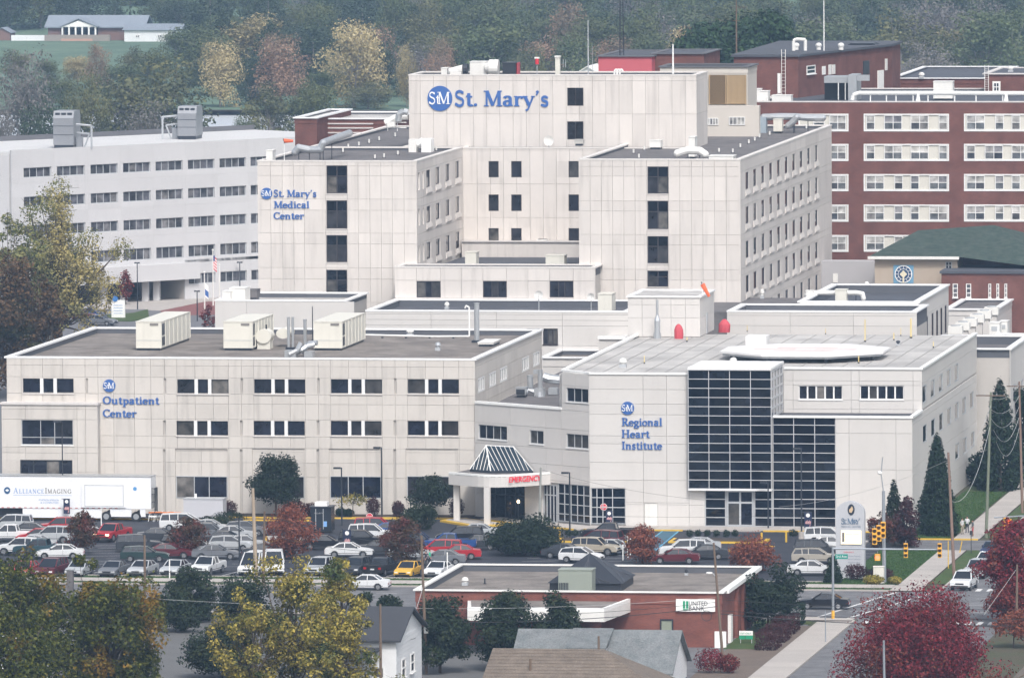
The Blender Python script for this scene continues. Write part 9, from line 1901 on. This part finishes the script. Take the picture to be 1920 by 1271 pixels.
# bollards and small posts
for i,(px,pt,pb) in enumerate(((1049,995,1012),(1428,999,1018),(1474,997,1016),(1778,1015,1066),(1799,1015,1038))): X,Y = G(px,pb); zt_ = PZ(Y,pt,px); o = thing('yellow_bollard',('yellow bollard at the left end of the island by the emergency walk','yellow bollard at the right end of the long yellow island','yellow bollard beside the lamp post footing','tall thin yellow post beside the brown utility pole','tilted thin yellow post right of the brown utility pole')[i],'bollard',(X,Y,0)); MB().tube((X,Y,0),(X+(.25 if i == 4 else 0),Y,zt_),.11 if i < 3 else .05,n=8).build('shaft',KERBY,o); MB().ball((X+(.25 if i == 4 else 0),Y,zt_),.11 if i < 3 else .05,.11 if i < 3 else .05,.06,8,4).build('cap',KERBY,o)
for i,(px,pt,pb) in enumerate(((1168,1013,1050),(1177,1005,1045),(1182,998,1040),(1216,1000,1035),(839,1035,1095),(190,952,985),(318,1048,1085))): X,Y = G(px,pb); zt_ = PZ(Y,pt,px); tag(MB().tube((X,Y,0),(X,Y,zt_),.06,n=6).build('white_post',WHITE),('leftmost white post by the rust red tree','second white post by the rust red tree','third white post by the rust red tree','white post right of the rust red tree','thin grey post beside the yellow car','white sign post before the semi trailer wheels','thin post with a small sign between front row cars')[i],'post')
X,Y = G(1821,1038); o = thing('sign_post','thin dark post in the grass below the three people','sign',(X,Y,0)); MB().tube((X,Y,0),(X,Y,2.0),.04,n=5).build('post',DARKM,o); MB().box(X-.15,X+.15,Y-.03,Y+.03,1.9,2.3).build('plate',DARKM,o)
X,Y = G(822,1160); o = thing('street_signboard','dark back of a street sign before the avenue kerb','sign',(X,Y,0)); MB().tube((X,Y,0),(X,Y,2.2),.04,n=5).build('post',DARKM,o); MB().box(X-.25,X+.25,Y-.03,Y+.03,1.4,2.3).build('plate',mat('sign_back',(.1,.09,.09),.6),o)
X,Y = G(132,1115); o = thing('utility_cabinet','grey street cabinet seen between the olive oaks','cabinet',(X,Y,0)); MB().box(X-.3,X+.3,Y-.3,Y+.3,0,2.4).build('body',TARG,o); MB().box(X-.4,X+.4,Y-.35,Y+.35,2.4,2.5).build('top',FRAMEG,o)
# ================================================================ PEOPLE
def person(X,Y,z0,h,label,shirt,trouser,pose='stand',face=-pi/2,hair=(.03,.02,.015),skin=(.35,.2,.14),shorts=False,lean=0):
 """one continuous skinned figure; clothes are the lower and upper colour bands of the same body plus hair"""
 s = h/1.75; c,sn = cos(face+pi/2),sin(face+pi/2)
 V = {'pelvis': (0,0,.95),'waist': (0,0,1.10),'chest': (0,.0,1.32),'neck': (0,0,1.50),'head': (0,-.02,1.62),'crown': (0,0,1.72)}
 V.update({'hl': (.10,0,.90),'kl': (.12,-.03 if pose != 'walk' else -.2,.50),'al': (.13,.02 if pose != 'walk' else -.22,.09),'tl': (.14,-.16 if pose != 'walk' else -.4,.04),'hr': (-.10,0,.90),'kr': (-.12,-.02,.50),'ar': (-.13,.03 if pose != 'walk' else .25,.09),'tr': (-.14,-.15 if pose != 'walk' else .08,.04),'sl': (.19,0,1.43),'sr': (-.19,0,1.43)})
 if pose == 'fold': V.update({'el': (.27,-.05,1.17),'wl': (.08,-.22,1.18),'er': (-.27,-.05,1.17),'wr': (-.08,-.22,1.14)})
 elif pose == 'hold': V.update({'el': (.26,-.02,1.16),'wl': (.12,-.26,1.22),'er': (-.26,-.02,1.16),'wr': (-.12,-.26,1.22)})
 else: V.update({'el': (.26,.03,1.15),'wl': (.27,-.08,.92),'er': (-.26,.03,1.15),'wr': (-.27,-.08,.92)})
 E_ = [('pelvis','waist'),('waist','chest'),('chest','neck'),('neck','head'),('head','crown'),('pelvis','hl'),('hl','kl'),('kl','al'),('al','tl'),('pelvis','hr'),('hr','kr'),('kr','ar'),('ar','tr'),('chest','sl'),('sl','el'),('el','wl'),('chest','sr'),('sr','er'),('er','wr')]
 Rr = {'pelvis': .14,'waist': .125,'chest': .15,'neck': .055,'head': .10,'crown': .06,'hl': .09,'hr': .09,'kl': .065,'kr': .065,'al': .045,'ar': .045,'tl': .04,'tr': .04,'sl': .065,'sr': .065,'el': .045,'er': .045,'wl': .035,'wr': .035}
 # hands: palm and five fingers each
 for sd in 'lr':
  w_ = mathutils.Vector(V['w'+sd]); e_ = mathutils.Vector(V['e'+sd]); d = (w_-e_).normalized(); side = d.cross(mathutils.Vector((0,0,1))); side = side.normalized() if side.length > .1 else mathutils.Vector((0,1,0)); V['p'+sd] = tuple(w_+d*.06); Rr['p'+sd] = .028; E_.append(('w'+sd,'p'+sd))
  for k in range(5):
   off_ = (k-1.5)*.019; L_ = (.07,.08,.085,.075,.06)[k]; a_ = w_+d*.09+side*off_ if k < 4 else w_+d*.04+side*-.04; b_ = a_+d*L_*.8+mathutils.Vector((0,-.02,-.01)) if k < 4 else a_+d*.03+side*-.02
   V[f'f{sd}{k}'] = tuple(b_); Rr[f'f{sd}{k}'] = .009; E_.append(('p'+sd,f'f{sd}{k}'))
 names = list(V); vs = []
 for nme in names:
  x,y,z = V[nme]; x,y,z = x*s,y*s,z*s; vs.append((x*c-y*sn,x*sn+y*c,z))
 me = bpy.data.meshes.new('body'); me.from_pydata(vs,[(names.index(a),names.index(b)) for a,b in E_],[]); o = bpy.data.objects.new('body',me); COL.objects.link(o)
 md = o.modifiers.new('skin','SKIN'); sv = me.skin_vertices[0].data
 for i,nme in enumerate(names): r_ = Rr[nme]*s; sv[i].radius = (r_,r_); sv[i].use_root = nme == 'pelvis'
 o.modifiers.new('sub','SUBSURF').levels = 1; o.modifiers['sub'].render_levels = 1
 dg = bpy.context.evaluated_depsgraph_get(); m2 = bpy.data.meshes.new_from_object(o.evaluated_get(dg),depsgraph=dg); bpy.data.objects.remove(o); m2.name = 'body'
 key = 'p%d' % (len(MATS)); mk = lambda n_,cc: mat(n_+key,cc,.8,.08,6)
 ms = [mk('skin_',skin),mk('shirt_',shirt),mk('trousers_',trouser),mk('shoes_',(.03,.03,.03))]
 m2.materials.clear(); [m2.materials.append(q) for q in ms]
 for p in m2.polygons:
  ctr = p.center; z = ctr.z/s; rad = math.hypot(ctr.x,ctr.y)/s
  p.use_smooth = True
  p.material_index = 3 if z < .1 else (0 if (shorts and z < .52) else 2) if z < .97 and rad < .24 else 1 if z < 1.47 and not (z < 1.14 and rad > .24) else 0
  if z > 1.47: p.material_index = 0
 r = thing('person',label,'person',(X,Y,z0)); b = link('body',m2,r,(X,Y,z0))
 hd = MB(); hc = mathutils.Vector((0,.02*s,1.67*s)); hc = (hc.x*c-hc.y*sn,hc.x*sn+hc.y*c,hc.z); hd.ball(hc,.098*s,.10*s,.085*s,12,8); link('hair',hd.mesh('hair',mk('hair_',hair)),r,(X,Y,z0))
 fc = MB(); 
 for sx_ in (-.035,.035): q = (sx_*s,-.115*s,1.625*s); fc.ball((q[0]*c-q[1]*sn,q[0]*sn+q[1]*c,q[2]),.012*s,.012*s,.009*s,6,4)
 link('eyes',fc.mesh('eyes',mk('eye_',(.02,.02,.02))),r,(X,Y,z0))
 fc = MB(); q = (0,-.125*s,1.595*s); fc.ball((q[0]*c-q[1]*sn,q[0]*sn+q[1]*c,q[2]),.014*s,.02*s,.025*s,6,4); link('nose',fc.mesh('nose',ms[0]),r,(X,Y,z0))
 fc = MB(); q = (0,-.11*s,1.555*s); fc.ball((q[0]*c-q[1]*sn,q[0]*sn+q[1]*c,q[2]),.028*s,.012*s,.008*s,6,4); link('mouth',fc.mesh('mouth',mk('lips_',(.25,.09,.08))),r,(X,Y,z0))
 return r
X,Y = G(957,975); person(X,Y,.15,1.82,'guard in dark uniform with folded arms under the emergency canopy',(.02,.02,.03),(.02,.02,.028),'fold')
X,Y = G(1804,1003); person(X,Y,.1,1.68,'person in pale top and khaki trousers on the sidewalk, left of three',(.55,.55,.55),(.40,.35,.27),'stand',-pi/2+.9)
X,Y = G(1813.5,1001); person(X,Y,.1,1.75,'person in white top and black trousers, middle of three on the sidewalk',(.68,.68,.70),(.02,.02,.03),'hold',-pi/2-.3)
X,Y = G(1824,1007); person(X,Y,.1,1.7,'person in grey shirt and red shorts, right of three on the sidewalk',(.10,.11,.12),(.45,.05,.06),'stand',-pi/2-1.2,shorts=True)
X,Y = G(806,1062); person(X,Y,.0,1.72,'person in green shirt between the yellow and grey cars',(.03,.42,.25),(.03,.03,.04),'stand',-pi/2+1.6,skin=(.4,.25,.2))
X,Y = G(799,1064); person(X,Y,.0,1.65,'person in dark clothes beside the person in green',(.04,.03,.04),(.03,.03,.03),'stand',-pi/2-1.3,skin=(.45,.28,.24))
# ================================================================ HAZE
m = bpy.data.materials.new('haze_volume'); m.use_nodes = True; N = m.node_tree.nodes; N.clear()
pv = N.new('ShaderNodeVolumePrincipled'); pv.inputs['Color'].default_value = (.45,.68,1.0,1); pv.inputs['Density'].default_value = .000105; pv.inputs['Anisotropy'].default_value = 0.0
ou = N.new('ShaderNodeOutputMaterial'); m.node_tree.links.new(pv.outputs[0],ou.inputs['Volume'])
hz = MB().box(-1790,1390,-30,3590,-2.6,92).build('haze',m); hz['kind'] = 'stuff'
